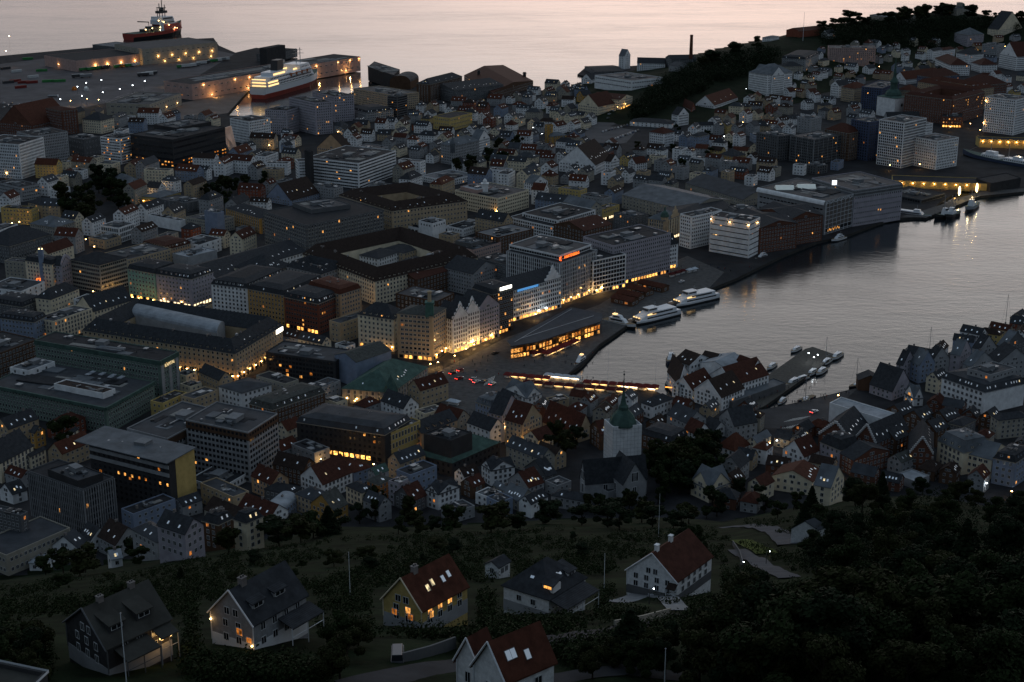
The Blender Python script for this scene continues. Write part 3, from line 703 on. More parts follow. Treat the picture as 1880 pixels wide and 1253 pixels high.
B(t, (1090,965),(990,950),(1168,950), 'white three storey house with red roof below the garden hall', by=1060, name='apartment_building', group=GN, wall='white', rc='dred', roof='hip', sp=2.5, short='the red roofed three storey house')
B(t, (1340,985),(1292,975),(1400,965), 'pale octagonal looking house among dark trees', by=1090, name='apartment_building', group=GN, wall='blue', rc='slate', roof='hip', sp=3)
B(t, (65,955),(12,940),(140,938), 'bright white two storey house at the left of the harbour village', by=1000, name='wooden_house', group=GN, wall='white', rc='slate', roof='hip', rise=2.5, sp=2.4, short='the bright white house')
B(t, (290,985),(232,975),(398,975), 'mustard coloured house with square tower', by=1035, name='town_house', group=GN, wall='ochre', rc='metal', roof='hip', sp=2.6, short='the mustard tower house')
B(t, (258,905),(238,900),(295,900), 'square mustard tower beside the mustard house', by=1030, name='tower', cat='tower', group=GN, wall='ochre', rc='tar', sp=4, units=False)
B(t, (190,1050),(130,1040),(272,1040), 'grey flat roofed house below the mustard tower house', by=1120, name='town_house', group=GN, wall='grey', rc='tar', sp=2.6)
B(t, (600,1190),(345,1160),(700,1130), 'long white house row with brown roof and twin white gables', by=1260, name='town_house', group=GN, wall='white', rc='brown', roof='gR', sky=8, chim=2, short='the twin gabled white row')
B(t, (710,1165),(668,1160),(772,1150), 'white house with two pointed street gables', by=1275, name='town_house', group=GN, wall='white', rc='brown', roof='gL', sp=2.1)
B(t, (890,1180),(845,1165),(962,1165), 'white building with red roof right of the pointed gables', by=1235, name='town_house', group=GN, wall='white', rc='dred', roof='gR', sp=2.5)
B(t, (1600,1130),(1500,1110),(1672,1110), 'ochre hall with slate roof among the peninsula houses', by=1185, name='hall', cat='hall', group=GN, wall='ochre', rc='slate', roof='hip', sp=3)
B(t, (1755,985),(1700,965),(1925,985), 'flat grey school block with blue window band', by=1035, name='school', cat='school', group=GN, wall='blue', rc='dmetal', sp=2.2, short='the flat grey school')
B(t, (780,720),(630,690),(790,690), 'red roofed row with lit shop fronts at the end of the workshop street', by=790, name='town_house', group=GN, wall='cream', rc='dred', roof='gL', rise=5, shop='R', sky=4, sp=2.4)
B(t, (620,770),(530,745),(670,735), 'red roofed row house below the lit shop row', by=830, name='town_house', group=GN, wall='cream', rc='dred', roof='gR', sp=2.6)
B(t, (430,770),(372,765),(530,765), 'low white flat walled hall in the village', by=795, name='hall', cat='hall', group=GN, wall='blue', rc='dmetal', wins=False, units=False)
B(t, (510,690),(480,680),(560,680), 'small ochre house with dark roof near the sea', by=735, name='wooden_house', group=GN, wall='ochre', rc='slate', roof='gR')
t = (3,0)
D['castle'] = B(t, (1400,62),(1285,45),(1492,48), 'stone castle like observatory on the wooded hilltop', by=118, name='observatory', cat='observatory', group=GN, wall='stone', rc='dmetal', roof='hip', rise=3, sp=4, short='the hilltop observatory')
B(t, (905,128),(770,108),(1100,120), 'wide slate roofed villa hidden in hilltop trees', by=170, name='villa', cat='villa', group=GN, wall='stone', rc='metal', roof='hip', rise=8, sky=3, short='the hilltop villa')
B(t, (265,228),(212,215),(370,200), 'red barn on the open hilltop beside the flagpole', by=272, name='barn', cat='barn', group=GN, wall='red', rc='dred', roof='gR', wins=False, rise=5, short='the red hilltop barn')
B(t, (470,245),(434,240),(502,235), 'small white cottage right of the red barn', by=282, name='cottage', cat='cottage', group=GN, wall='white', rc='slate', roof='gR', short='the white cottage')
B(t, (60,275),(0,270),(112,262), 'long low white fort building left of the red barn', by=300, name='fort_building', cat='fort', group=GN, wall='white', rc='metal', roof='hip', rise=2, short='the low white fort')
B(t, (815,350),(535,365),(882,335), 'long pink five storey block with flat roof and a few lit rooms', by=490, name='apartment_building', group=GN, wall='pink', rc='dmetal', sp=2.8, lit=.06, short='the long pink block')
B(t, (310,430),(140,420),(405,385), 'block of flats with bright roof windows above the slope', by=515, name='apartment_building', group=GN, wall='grey', rc='slate', roof='mansard', sky=10, sp=2.6, short='the roof window flats')
B(t, (165,480),(100,470),(300,480), 'grey house with slate hip roof below the roof window flats', by=540, name='villa', cat='villa', group=GN, wall='stone', rc='slate', roof='hip')
B(t, (70,545),(-10,520),(118,530), 'narrow white house end beside the slope trees', by=690, name='apartment_building', group=GN, wall='white', rc='metal', roof='gL', sp=2.4)
B(t, (1225,370),(1190,365),(1260,355), 'white gable ended house below the hilltop trees', by=440, name='town_house', group=GN, wall='white', rc='slate', roof='gR', rise=4)
B(t, (1290,365),(1250,360),(1370,350), 'white villa with dark red hip roof below the hilltop trees', by=430, name='villa', cat='villa', group=GN, wall='white', rc='dred', roof='hip')
B(t, (1490,395),(1405,380),(1578,385), 'white three storey villa with dark hip roof', by=470, name='villa', cat='villa', group=GN, wall='white', rc='slate', roof='hip', sp=2.6, short='the three storey white villa')
B(t, (1350,470),(1240,420),(1492,470), 'long white apartment house with dark red roof', by=545, name='apartment_building', group=GN, wall='white', rc='dred', roof='hip', sp=2.4, short='the long white apartment house')
B(t, (1570,470),(1518,450),(1682,465), 'white house with red hip roof right of the long white apartment house', by=525, name='villa', cat='villa', group=GN, wall='white', rc='dred', roof='hip', sp=2.6)
B(t, (1480,255),(1405,240),(1570,245), 'large grey villa at the foot of the hilltop wood', by=340, name='villa', cat='villa', group=GN, wall='lilac', rc='metal', roof='hip', sp=2.8, short='the large grey villa')
B(t, (1700,215),(1660,205),(1742,190), 'tall cream gabled house beside the flagged villa', by=275, name='town_house', group=GN, wall='cream', rc='slate', roof='gL')
B(t, (1690,330),(1590,320),(1715,315), 'pale block with flat roof near the right edge', by=420, name='apartment_building', group=GN, wall='grey', rc='dmetal', sp=2.5)
B(t, (1830,410),(1755,385),(1920,400), 'white slatted block of flats at the right picture edge', by=510, name='apartment_building', group=GN, wall='white', rc='dred', roof='gR', sp=2, short='the slatted white flats')
B(t, (1030,575),(975,560),(1158,530), 'white five bay block with red roof behind the green church spire', by=610, name='apartment_building', group=GN, wall='white', rc='red', roof='gR', sp=2.4, short='the white five bay block')
B(t, (1225,560),(1155,540),(1335,530), 'blue scaffolded block behind the brick courtyard buildings', by=640, name='apartment_building', group=GN, wall='bluenet', rc='dred', roof='hip', sp=3)
B(t, (550,620),(510,610),(592,605), 'white villa with green tinted roof trim left of the scaffold block', by=705, name='villa', cat='villa', group=GN, wall='white', rc='slate', roof='gR', sp=2.4)
B(t, (660,640),(590,625),(720,620), 'beige block with bright red roof and balconies', by=740, name='apartment_building', group=GN, wall='tan', rc='red', roof='hip', sp=2.4, short='the red roofed balcony block')
B(t, (860,640),(722,625),(935,590), 'tall block wrapped in blue scaffolding net behind the church tower', by=800, name='apartment_building', group=GN, wall='bluenet', rc='dmetal', sp=3, wins=True, frame='d', short='the blue netted block')
B(t, (1070,655),(1000,640),(1100,640), 'beige narrow block right of the church tower', by=760, name='apartment_building', group=GN, wall='tan', rc='red', roof='hip', sp=2.2)
B(t, (1370,720),(1100,670),(1440,650), 'brown brick housing block with red roof and balconies', by=900, name='apartment_building', group=GN, wall='brick', rc='dred', roof='court', rise=4, sp=3, lit=.04, short='the brown brick housing block')
B(t, (1500,650),(1290,580),(1570,620), 'large rust red roofed courtyard block with dormers', by=800, name='apartment_building', group=GN, wall='tan', rc='red', roof='court', sp=3, rise=5, short='the rust red courtyard block')
B(t, (1640,610),(1450,575),(1760,600), 'green trimmed brick block below the rust red roofs', by=760, name='apartment_building', group=GN, wall='brick', rc='dred', roof='hip', sp=2.6, short='the green trimmed block')
B(t, (1440,850),(1295,850),(1480,820), 'shop block with orange lit ground floor at the harbour street', by=920, name='shop_building', cat='shop', group=GN, wall='brick', rc='tar', fl=3, shop='LR', sp=3, lit=.3)
D['htl'] = B(t, (1825,725),(1605,700),(1925,700), 'white harbour hotel with rows of small square windows and orange lit corner', by=975, name='hotel', cat='hotel', group=GN, wall='white', rc='dmetal', sp=2.5, ww=1.2, wh=1.4, short='the white harbour hotel', frame='d')
D['twr'] = B(t, (1020,890),(868,860),(1125,848), 'tall white office tower with dark paired windows and lit stair strip', by=1212, name='office_tower', cat='office tower', group=GN, wall='white', rc='dmetal', sp=2.3, ww=1.5, wh=2.0, frame='d', bars=0, short='the tall white office tower')
B(t, (866,890),(820,870),(885,885), 'stack of white balconies on the left of the office tower', by=1150, name='balcony_wing', cat='apartment wing', group=GN, wall='grey', rc='dmetal', band=1, sp=3, frame='d')
D['twr2'] = B(t, (1260,1020),(1115,985),(1376,988), 'white six storey office beside the tall tower with lit top floor', by=1224, name='office_building', group=GN, wall='white', rc='dmetal', sp=2.6, ww=1.2, wh=1.4, frame='d', short='the lit topped white office')
B(t, (1160,900),(1125,890),(1195,885), 'low white annex between the two white harbour offices', h=22, name='office_building', group=GN, wall='white', rc='dmetal', sp=2.4)
B(t, (770,885),(655,860),(868,862), 'dark block wrapped in blue net left of the white tower', by=1160, name='office_building', group=GN, wall='bluenet', rc='dmetal', sp=3.2, frame='d', short='the dark blue netted office')
B(t, (620,960),(515,925),(660,935), 'dark brown block with red roof and balcony bands', by=1160, name='apartment_building', group=GN, wall='brown', rc='dred', roof='hip', band=1, sp=3, short='the dark balcony block')
B(t, (372,1010),(235,975),(516,965), 'glass fronted office with white frame piers and lit roof terrace', by=1190, name='office_building', group=GN, wall='dgrey', rc='dmetal', ribs=9, sp=2.4, frame='d', lit=.04, short='the glass framed office')
B(t, (110,985),(-60,960),(232,975), 'wide dark flat roofed block left of the glass framed office', by=1160, name='office_building', group=GN, wall='dgrey', rc='dmetal', sp=3, frame='d', short='the wide dark block')
B(t, (350,860),(262,845),(408,840), 'pale box on the roofs above the glass framed office', h=20, name='office_building', group=GN, wall='grey', rc='metal', sp=4)
B(t, (390,1200),(295,1185),(475,1190), 'small flat roofed pavilion in front of the glass framed office', h=9, name='pavilion', cat='pavilion', group=GN, wall='dgrey', rc='metal', shop='', sp=3, frame='d')
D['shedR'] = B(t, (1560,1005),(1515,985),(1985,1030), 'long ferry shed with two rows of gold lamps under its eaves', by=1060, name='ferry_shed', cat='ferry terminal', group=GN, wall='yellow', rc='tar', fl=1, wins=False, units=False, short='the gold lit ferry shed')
t = (0,1)
B(t, (150,140),(-30,100),(285,115), 'flat grey office with long window bands near the left edge', by=240, name='office_building', group=GC, wall='grey', rc='tar', sp=2.2, ww=2.0)
B(t, (285,262),(200,242),(392,240), 'small villa with many softly lit windows left of the park', by=312, name='villa', cat='villa', group=GC, wall='tan', rc='slate', roof='hip', lit=.5, sp=2.4, short='the lit villa')
B(t, (880,112),(768,85),(1015,90), 'theatre with grey metal hip roof at the top of the park avenue', by=200, name='theatre', cat='theatre', group=GC, wall='stone', rc='metal', roof='hip', rise=8, sp=2.6, ww=1.1, wh=2.6, short='the park theatre')
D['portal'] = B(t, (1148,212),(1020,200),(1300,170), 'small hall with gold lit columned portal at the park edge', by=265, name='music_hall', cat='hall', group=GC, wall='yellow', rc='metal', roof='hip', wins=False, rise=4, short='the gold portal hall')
B(t, (395,425),(215,395),(542,383), 'grey villa with steep metal hip roof and white framed windows', by=515, name='office_building', group=GC, wall='stone', rc='metal', roof='hip', rise=7, sky=6, sp=2.4, wh=2.2, short='the metal hip roof villa')
B(t, (65,560),(-120,520),(352,470), 'long dark stone house with tall white framed windows', by=690, name='office_building', group=GC, wall='dgrey', rc='slate', roof='hip', sp=2.6, wh=2.4, lit=.04, short='the long dark stone house')
B(t, (855,432),(720,412),(966,395), 'white modern block with two bands of tall dark windows', by=535, name='office_building', group=GC, wall='white', rc='dmetal', fl=3, sp=2.2, ww=1.7, wh=3, short='the white two band block')
B(t, (755,522),(640,498),(868,488), 'low rounded tan building in front of the two band block', by=580, name='office_building', group=GC, wall='tan', rc='dmetal', sp=3)
D['i'] = B(t, (372,690),(195,655),(445,660), 'cream corner house behind the pale blue sign pylon', by=885, name='town_house', group=GC, wall='cream', rc='slate', roof='mansard', sp=2.7, short='the cream corner house')
B(t, (440,700),(376,692),(508,668), 'grey lilac house with round topped gable', by=885, name='town_house', group=GC, wall='lilac', rc='slate', roof='gL', rise=6, sp=2.6, short='the round gabled house')
B(t, (150,890),(-80,850),(300,815), 'low white roofed shop block under the orange sign', by=1000, name='shop_building', cat='shop', group=GC, wall='white', rc='dmetal', sp=6, ww=1.4, short='the low white shop block')
B(t, (160,995),(-60,960),(300,940), 'dark roofed row with white window frames below the white shop block', by=1090, name='town_house', group=GC, wall='dgrey', rc='slate', roof='mansard', dorm=3.5)
D['dk'] = B(t, (715,695),(508,655),(912,640), 'dark glass office with low pyramid roof and lamps along its foot', by=900, name='office_building', group=GC, wall='stone', rc='tar', roof='hip', rise=6, sp=1.8, ww=1.6, wh=1.8, frame='g', band=1, lit=.015, short='the pyramid roofed dark office')
B(t, (905,665),(790,605),(1168,570), 'long beige terrace with set back top floor and a lit corner window', by=790, name='office_building', group=GC, wall='tan', rc='dmetal', sp=2.6, short='the long beige terrace')
B(t, (1182,588),(1085,535),(1312,530), 'peach fronted house with dark red mansard and arched dormers', by=690, name='town_house', group=GC, wall='peach', rc='dred', roof='mansard', dorm=3.2, sky=3, sp=2.4, short='the peach fronted house')
B(t, (1430,555),(1318,520),(1552,500), 'plain white rear wall building in the courtyard', by=640, name='office_building', group=GC, wall='white', rc='tar', sp=6, short='the white rear wall building')
B(t, (1350,640),(1240,615),(1560,590), 'low pale metal roofed annex in front of the white rear wall building', h=12, name='annex', cat='annex', group=GC, wall='grey', rc='light', wins=False)
B(t, (930,640),(1,0),(0,0), '', h=1) if False else None
D['pink'] = B(t, (1375,795),(1118,755),(1532,742), 'pinkish grey corner house with bright shop windows at street level', by=1005, name='town_house', group=GC, wall='lilac', rc='slate', roof='mansard', dorm=5, sky=8, sp=2.9, shop='LR', shopk='S', short='the pinkish corner house')
B(t, (1112,755),(920,716),(1262,700), 'pale green five storey house joined to the pinkish corner house', by=965, name='town_house', group=GC, wall='green', rc='slate', roof='mansard', sp=3, shop='L', lit=.08, short='the pale green house')
B(t, (1552,785),(1400,700),(2015,570), 'long white terrace with dark roof and small roof windows', by=900, name='town_house', group=GC, wall='white', rc='slate', roof='gR', rise=7, sky=14, sp=3.2, lit=.01, short='the long white terrace')
D['bank2'] = B(t, (1778,862),(1518,828),(2050,745), 'white four storey block with moulded cornice', by=1060, name='town_house', group=GC, wall='white', rc='slate', roof='mansard', dorm=4, sky=3, sp=2.9, lit=.05, short='the white corniced block')
B(t, (2045,912),(1782,864),(2320,795), 'mustard yellow house between white block and red brick block', by=1130, name='town_house', group=GC, wall='ochre', rc='slate', roof='mansard', sky=6, sp=2.6, band=1, lit=.05, short='the mustard yellow house')
B(t, (245,1105),(5,1070),(330,1060), 'grey blue mansard house at the lower left of the centre', by=1270, name='town_house', group=GC, wall='blue', rc='slate', roof='mansard', dorm=4, sp=2.6, short='the grey blue mansard house')
B(t, (385,1105),(250,1080),(662,1010), 'beige corner office with set back attic floor and gold lit windows', by=1250, name='office_building', group=GC, wall='cream', rc='dmetal', sp=2.6, wh=2, lit=.08, short='the beige attic office')
B(t, (670,1030),(560,985),(928,940), 'cream terrace with skylit roof right of the beige attic office', by=1120, name='town_house', group=GC, wall='cream', rc='slate', roof='gR', sky=6, sp=2.6)
B(t, (1330,255),(1130,220),(1480,225), 'low flat grey hall beside the park pond', h=9, name='hall', cat='hall', group=GC, wall='dgrey', rc='dmetal', sp=5)
B(t, (1530,385),(1325,355),(1690,350), 'flat grey office with pale blue roof pavilion', by=475, name='office_building', group=GC, wall='stone', rc='dmetal', sp=2.2, ww=1.2, short='the roof pavilion office')
B(t, (1560,325),(1480,305),(1605,310), 'pale rooftop pavilion with white rails', h=22, name='roof_pavilion', cat='pavilion', group=GC, wall='blue', rc='metal', wins=False)
B(t, (1300,380),(1090,330),(1330,370), 'long low dark hall with white parapet behind the roof pavilion office', h=10, name='hall', cat='hall', group=GC, wall='white', rc='dmetal', wins=False)
B(t, (1780,445),(1700,430),(1830,425), 'small courtyard bar hut glowing orange inside', h=6, name='pavilion', cat='pavilion', group=GC, wall='grey', rc='dmetal', shop='LR', units=False)
t = (0,2)
D['arcade'] = B(t, (1690,118),(640,-70),(1998,-88), 'large stone bank with black mansard roof and floodlit arcade', by=318, name='bank_building', cat='bank', group=GC, wall='tan', rc='slate', roof='court', rise=8, rw=16, sky=9, dorm=6, sp=3.2, shop='', lit=.02, short='the floodlit arcade bank')
B(t, (-30,130),(-260,60),(246,15), 'dark brown house with white sash windows cut by the left edge', by=310, name='town_house', group=GC, wall='brown', rc='tar', sp=2.6, ww=1.5, wh=2, short='the dark brown sash house')
D['tele'] = B(t, (1150,178),(248,25),(1284,108), 'long sea green office slab with narrow windows and gold letters', by=470, name='office_building', group=GC, wall='gstone', rc='tar', sp=2.0, ww=1.0, wh=2.0, vents=8, short='the sea green slab')
D['pod'] = B(t, (760,512),(-70,335),(1098,322), 'low sea green wing with roof terrace in front of the slab', by=690, name='office_building', group=GC, wall='gstone', rc='dmetal', sp=2.0, ww=1.0, wh=2.0, vents=3, short='the sea green terrace wing')
B(t, (205,245),(68,222),(398,180), 'white rooftop hall on the sea green wing with faint lettering', h=21, name='roof_pavilion', cat='pavilion', group=GC, wall='white', rc='metal', fl=5, ff=4, sp=6, lit=.5)
B(t, (740,408),(385,340),(830,375), 'white rimmed roof block between skylights on the green terrace', h=18, name='roof_block', cat='roof block', group=GC, wall='white', rc='brown', wins=False, vents=1)
B(t, (0,905),(-150,850),(192,775), 'cream school house with slate roof and tall windows', by=1050, name='school', cat='school', group=GC, wall='cream', rc='slate', roof='gR', rise=9, sp=2.6, wh=2.4, chim=2, short='the cream school house')
B(t, (215,860),(188,850),(308,800), 'narrow cream wing of the school house with arched door', by=960, name='school', cat='school', group=GC, wall='cream', rc='slate', roof='gR', sp=2.4)
B(t, (250,690),(215,680),(322,660), 'mustard gabled villa peeking over the school wing', by=800, name='villa', cat='villa', group=GC, wall='ochre', rc='slate', roof='gL', sp=2.4, lit=.1)
B(t, (515,690),(488,680),(540,660), 'slim cream gatehouse beside the big dark tree', by=755, name='gatehouse', cat='gatehouse', group=GC, wall='cream', rc='slate', roof='gR')
D['hotelA'] = B(t, (1200,735),(965,640),(1500,520), 'flat roofed rear wing of the white hotel', by=1010, name='hotel', cat='hotel', group=GC, wall='grey', rc='dmetal', sp=2.4, ww=1.4, wh=1.4, frame='d', bars=0, vents=7, short='the rear hotel wing')
D['hotelB'] = B(t, (1783,690),(1430,560),(1908,545), 'white hotel front with brown top floor and square windows', by=1045, name='hotel', cat='hotel', group=GC, wall='grey', rc='dmetal', sp=2.3, ww=1.5, wh=1.5, frame='d', bars=0, lit=.03, vents=5, short='the white hotel')
D['cc'] = B(t, (1212,905),(640,765),(1395,800), 'tall dark office with wide grey roof, glazed top floor and pale yellow side wall', by=1270, name='office_building', group=GC, wall='dark', rc='metal', faces='L', sp=2.9, ww=1.5, wh=1.6, lit=.05, frame='d', vents=5, short='the yellow sided office')
D['dd'] = B(t, (598,1102),(198,965),(820,1012), 'dark office cube with close vertical grey fins', by=1425, name='office_building', group=GC, wall='dgrey', rc='tar', ribs=1.5, sp=1.5, ww=.9, wh=2.2, frame='d', bars=0, short='the finned office cube', vents=0, units=False)
B(t, (560,1040),(330,960),(745,985), 'dark set back top storey on the finned office cube', h=31, name='roof_block', cat='roof block', group=GC, wall='dark', rc='dmetal', wins=False, vents=3)
B(t, (1592,1090),(1395,1010),(1762,960), 'low white rear building with two gold lit windows', by=1130, name='office_building', group=GC, wall='white', rc='tar', sp=2.6, lit=.15, short='the low white rear building')
B(t, (1740,400),(1562,355),(1960,340), 'white four bay house with hip roof below the floodlit bank', by=520, name='town_house', group=GC, wall='white', rc='dmetal', roof='hip', rise=3, sp=2.9, short='the white hip roof house')
B(t, (90,1130),(-20,1100),(200,1100), 'small white walled house with one orange window', by=1200, name='town_house', group=GC, wall='white', rc='slate', roof='gR', lit=.4, sky=3, sp=5)
B(t, (150,1290),(-60,1240),(200,1260), 'dark office end with close windows at the lower left edge', h=20, name='office_building', group=GC, wall='dgrey', rc='dmetal', sp=2.2)
t = (0,3)
B(t, (45,350),(-170,260),(505,150), 'long low grey hall with narrow window row at lower left', by=490, name='hall', cat='hall', group=GC, wall='stone', rc='dmetal', fl=2, sp=2.2, lit=.03, short='the long low grey hall', units=False)
t = (1,1)
D['gov'] = B(t, (978,305),(572,195),(1532,238), 'large brown roofed bank block with lit corner windows and pale roof court', by=500, name='bank_building', cat='bank', group=GC, wall='tan', rc='brown', roof='court', rise=7, rw=21, sp=3, lit=.02, fl=6, sky=10, dorm=8, short='the brown roofed bank')
D['mon'] = B(t, (360,412),(120,300),(856,288), 'massive grey stone telegraph building with even window rows', by=675, name='telegraph_building', cat='office building', group=GC, wall='dgrey', rc='tar', band=1, sp=3.1, ww=1.3, wh=2.1, lit=.015, short='the grey stone block', vents=0, units=False)
B(t, (400,300),(262,250),(680,262), 'dark set back attic on the grey stone block', h=31, name='roof_block', cat='roof block', group=GC, wall='dgrey', rc='dmetal', wins=False, vents=2)
B((0,1),(1872,358),(1680,275),(2008,322), 'ochre stone bank with pilasters and slate hip roof', by=470, name='bank_building', cat='bank', group=GC, wall='ochre', rc='slate', roof='hip', rise=5, sky=7, sp=2.8, wh=2.4, short='the ochre stone bank')
B(t, (1250,452),(1045,400),(1378,412), 'white modern pavilion building with tall dark glazed bays', by=520, name='office_building', group=GC, wall='white', rc='tar', fl=1, sp=4, ww=3.4, wh=5.5, frame='w', bars=0, short='the white bay pavilion')
B(t, (1270,400),(1185,375),(1345,370), 'small white roof house on the bay pavilion', h=18, name='roof_house', cat='roof house', group=GC, wall='white', rc='tar', fl=4, ff=3, sp=3)
B(t, (1490,440),(1372,415),(1650,388), 'white low block with small windows right of the bay pavilion', by=490, name='office_building', group=GC, wall='white', rc='dmetal', sp=2.6)
D['crm'] = B(t, (1738,218),(1475,150),(1918,150), 'cream stone block with orange glow on its wall and white roof lantern', by=345, name='office_building', group=GC, wall='cream', rc='dmetal', sp=2.5, ww=1.2, wh=1.4, band=0, frame='d', bars=0, short='the cream stone block')
B(t, (1590,160),(1480,130),(1692,135), 'pale flat roof terrace on the cream stone block', h=21, name='roof_block', cat='roof block', group=GC, wall='pink', rc='light', wins=False, vents=1)
B(t, (1370,92),(1205,50),(1562,42), 'low white modern hall with lit window dots on its roof floor', by=130, name='office_building', group=GC, wall='white', rc='metal', sp=2.6, lit=.15, short='the low white modern hall')
D['crt'] = B(t, (855,812),(510,590),(1452,608), 'large courtyard block with steep brown roofs and lit roof dormers', by=985, name='town_house', group=GC, wall='cream', rc='brown', roof='court', rise=9, rw=19, dorm=5, sp=2.8, lit=.02, short='the brown roofed courtyard block', sky=6)
for a_, l_, r_, wl_, lab in (((880,650),(800,610),(950,590), 'white', 'white courtyard wing inside the brown roofed block'),((1060,610),(970,565),(1150,560), 'tan', 'tan courtyard wing inside the brown roofed block'),((1150,690),(1060,660),(1230,650), 'cream', 'cream courtyard wing nearest the curved roof gable')):
 B(t, a_, l_, r_, lab, h=17, name='town_house', group='courtyard wings', wall=wl_, rc='slate', roof='hip', rise=3, sp=2.8)
B(t, (1300,640),(1240,620),(1345,615), 'curved white dormer gable on the courtyard roof', h=23, name='roof_gable', cat='gable', group=GC, wall='white', rc='brown', roof='barrel', rise=3, sp=2)
B(t, (1560,592),(1388,548),(1762,535), 'pinkish flat fronted block with dark roof pavilion', by=680, name='office_building', group=GC, wall='pink', rc='tar', band=1, sp=2.4, short='the pinkish flat block')
B(t, (1545,545),(1440,520),(1620,515), 'stepped dark roof pavilion on the pinkish block', h=20, name='roof_pavilion', cat='pavilion', group=GC, wall='dgrey', rc='metal', wins=False)
B(t, (1740,500),(1578,460),(1995,438), 'long brown brick row with pale flat roof', by=620, name='office_building', group=GC, wall='brown', rc='metal', sp=3, lit=.05, short='the long brown brick row')
D['domeb'] = B(t, (990,1085),(733,1045),(1075,1030), 'cream corner house with dark domed roof and lit awnings', by=1318, name='town_house', group=GC, wall='cream', rc='slate', roof='hip', rise=8, sp=2.9, shop='L', dorm=5, short='the dark domed cream house')
D['cop'] = B(t, (1268,1062),(1000,1055),(1405,1008), 'brown stone corner block with green copper roof turret', by=1385, name='office_building', group=GC, wall='tan', rc='gtile', roof='hip', rise=4, sp=2.6, ww=1.9, wh=1.6, shop='LR', lit=.03, short='the copper turret block')
D['rd'] = B(t, (448,972),(208,918),(600,905), 'red brick corner house with bright street level shop frames', by=1195, name='town_house', group=GC, wall='red', rc='slate', roof='mansard', sky=12, dorm=7, sp=2.2, wh=1.5, shop='L', frame='g', lit=.03, short='the red brick corner house')
B(t, (602,905),(420,830),(728,852), 'peach house with two floors of bright shop windows', by=1150, name='town_house', group=GC, wall='peach', rc='red', roof='mansard', sp=2.4, shop='R', shopk='S', short='the peach shop house')
B(t, (1412,1085),(1330,1040),(1500,1045), 'left white house of the stepped gable pair', by=1330, name='town_house', group='stepped gable pair', wall='white', rc='slate', roof='gL', rise=9, sp=1.9, ww=1.0, wh=1.9, short='the stepped gable pair', shop='R')
B(t, (1502,1045),(1425,1000),(1582,1008), 'right white house of the stepped gable pair', by=1295, name='town_house', group='stepped gable pair', wall='white', rc='slate', roof='gL', rise=9, sp=1.9, ww=1.0, wh=1.9, shop='R')
B(t, (1585,1025),(1490,975),(1698,962), 'lilac grey house with tall dark pointed gable', by=1265, name='town_house', group=GC, wall='lilac', rc='slate', roof='gL', rise=10, sp=2.2, shop='R', short='the pointed gable house')
D['litf'] = B(t, (1702,905),(1600,850),(1812,855), 'narrow brown fronted shop house with lit lower windows and white roof sign', by=1205, name='shop_building', cat='shop', group=GC, wall='brown', rc='slate', roof='mansard', sp=1.9, ww=1.3, wh=1.9, shop='R', lit=.22, litmix='l', short='the lit brown shop house')
B(t, (1150,800),(990,720),(1400,690), 'low red brown roof row behind the copper turret block', h=17, name='town_house', group=GC, wall='brown', rc='dred', roof='gR', rise=6, sky=3, chim=2, short='the red brown roof row')
B(t, (1560,760),(1400,700),(1690,690), 'grey roofed gabled house behind the pointed gable house', h=19, name='town_house', group=GC, wall='grey', rc='slate', roof='gL', rise=7, chim=2, sp=2.4)
B(t, (1800,700),(1640,640),(1900,650), 'dark flat block with roof pipes left of the orange sign office', h=22, name='office_building', group=GC, wall='dgrey', rc='tar', vents=9, sp=2.6)
B(t, (1300,960),(1010,900),(1420,900), 'flat grey roof with a round vent behind the copper turret block', h=20, name='office_building', group=GC, wall='brown', rc='dmetal', vents=7)
B(t, (470,760),(240,700),(620,700), 'slate roofed block with green roof terrace behind the brick corner house', h=19, name='town_house', group=GC, wall='grey', rc='slate', roof='court', rise=5, rw=9, sky=6)
B(t, (80,760),(-120,700),(230,690), 'pale courtyard house behind the mustard yellow house', h=17, name='town_house', group=GC, wall='cream', rc='slate', roof='hip', sky=6, sp=2.6, lit=.05)
B(t, (250,230),(110,190),(410,170), 'blue grey gabled house with row of roof windows', by=270, name='town_house', group=GC, wall='blue', rc='brown', roof='gR', sky=6, sp=3)
B(t, (560,150),(400,120),(620,130), 'low grey roofed row right below the stepped white office', h=12, name='town_house', group=GC, wall='grey', rc='dmetal', sp=3)
t = (2,1)
D['rwh'] = B(t, (-25,885),(-150,820),(265,762), 'white shop house with blue lit band and ornate end gable', by=1110, name='shop_building', cat='shop', group=GC, wall='white', rc='slate', roof='gR', rise=6, sp=2.0, ww=1.3, wh=2.0, shop='R', lit=.05, short='the blue banded shop house')
D['sgn'] = B(t, (342,685),(-20,592),(588,592), 'grey finned office with orange roof sign and lit shops below', by=985, name='office_building', group=GC, wall='grey', rc='tar', ribs=2.2, sp=2.2, ww=1.5, wh=1.9, shop='LR', frame='d', short='the orange sign office', vents=0, units=False)
B(t, (345,630),(-10,548),(560,548), 'white rimmed top storey carrying the orange sign', h=30, name='roof_block', cat='roof block', group=GC, wall='white', rc='dmetal', fl=9, ff=8, sp=2.2, ww=1.9, wh=1.6, lit=.1, frame='d', vents=8)
B(t, (582,668),(470,560),(730,600), 'white gridded office between two grey harbour fronts', by=905, name='office_building', group=GC, wall='white', rc='tar', sp=2.6, ww=2.2, wh=2.2, shop='R', frame='d', short='the white gridded office')
B(t, (730,560),(620,480),(968,438), 'tall lilac white harbour front with small windows', by=850, name='office_building', group=GC, wall='lilac', rc='tar', sp=2.0, ww=1.0, wh=1.8, shop='R', short='the lilac harbour front')
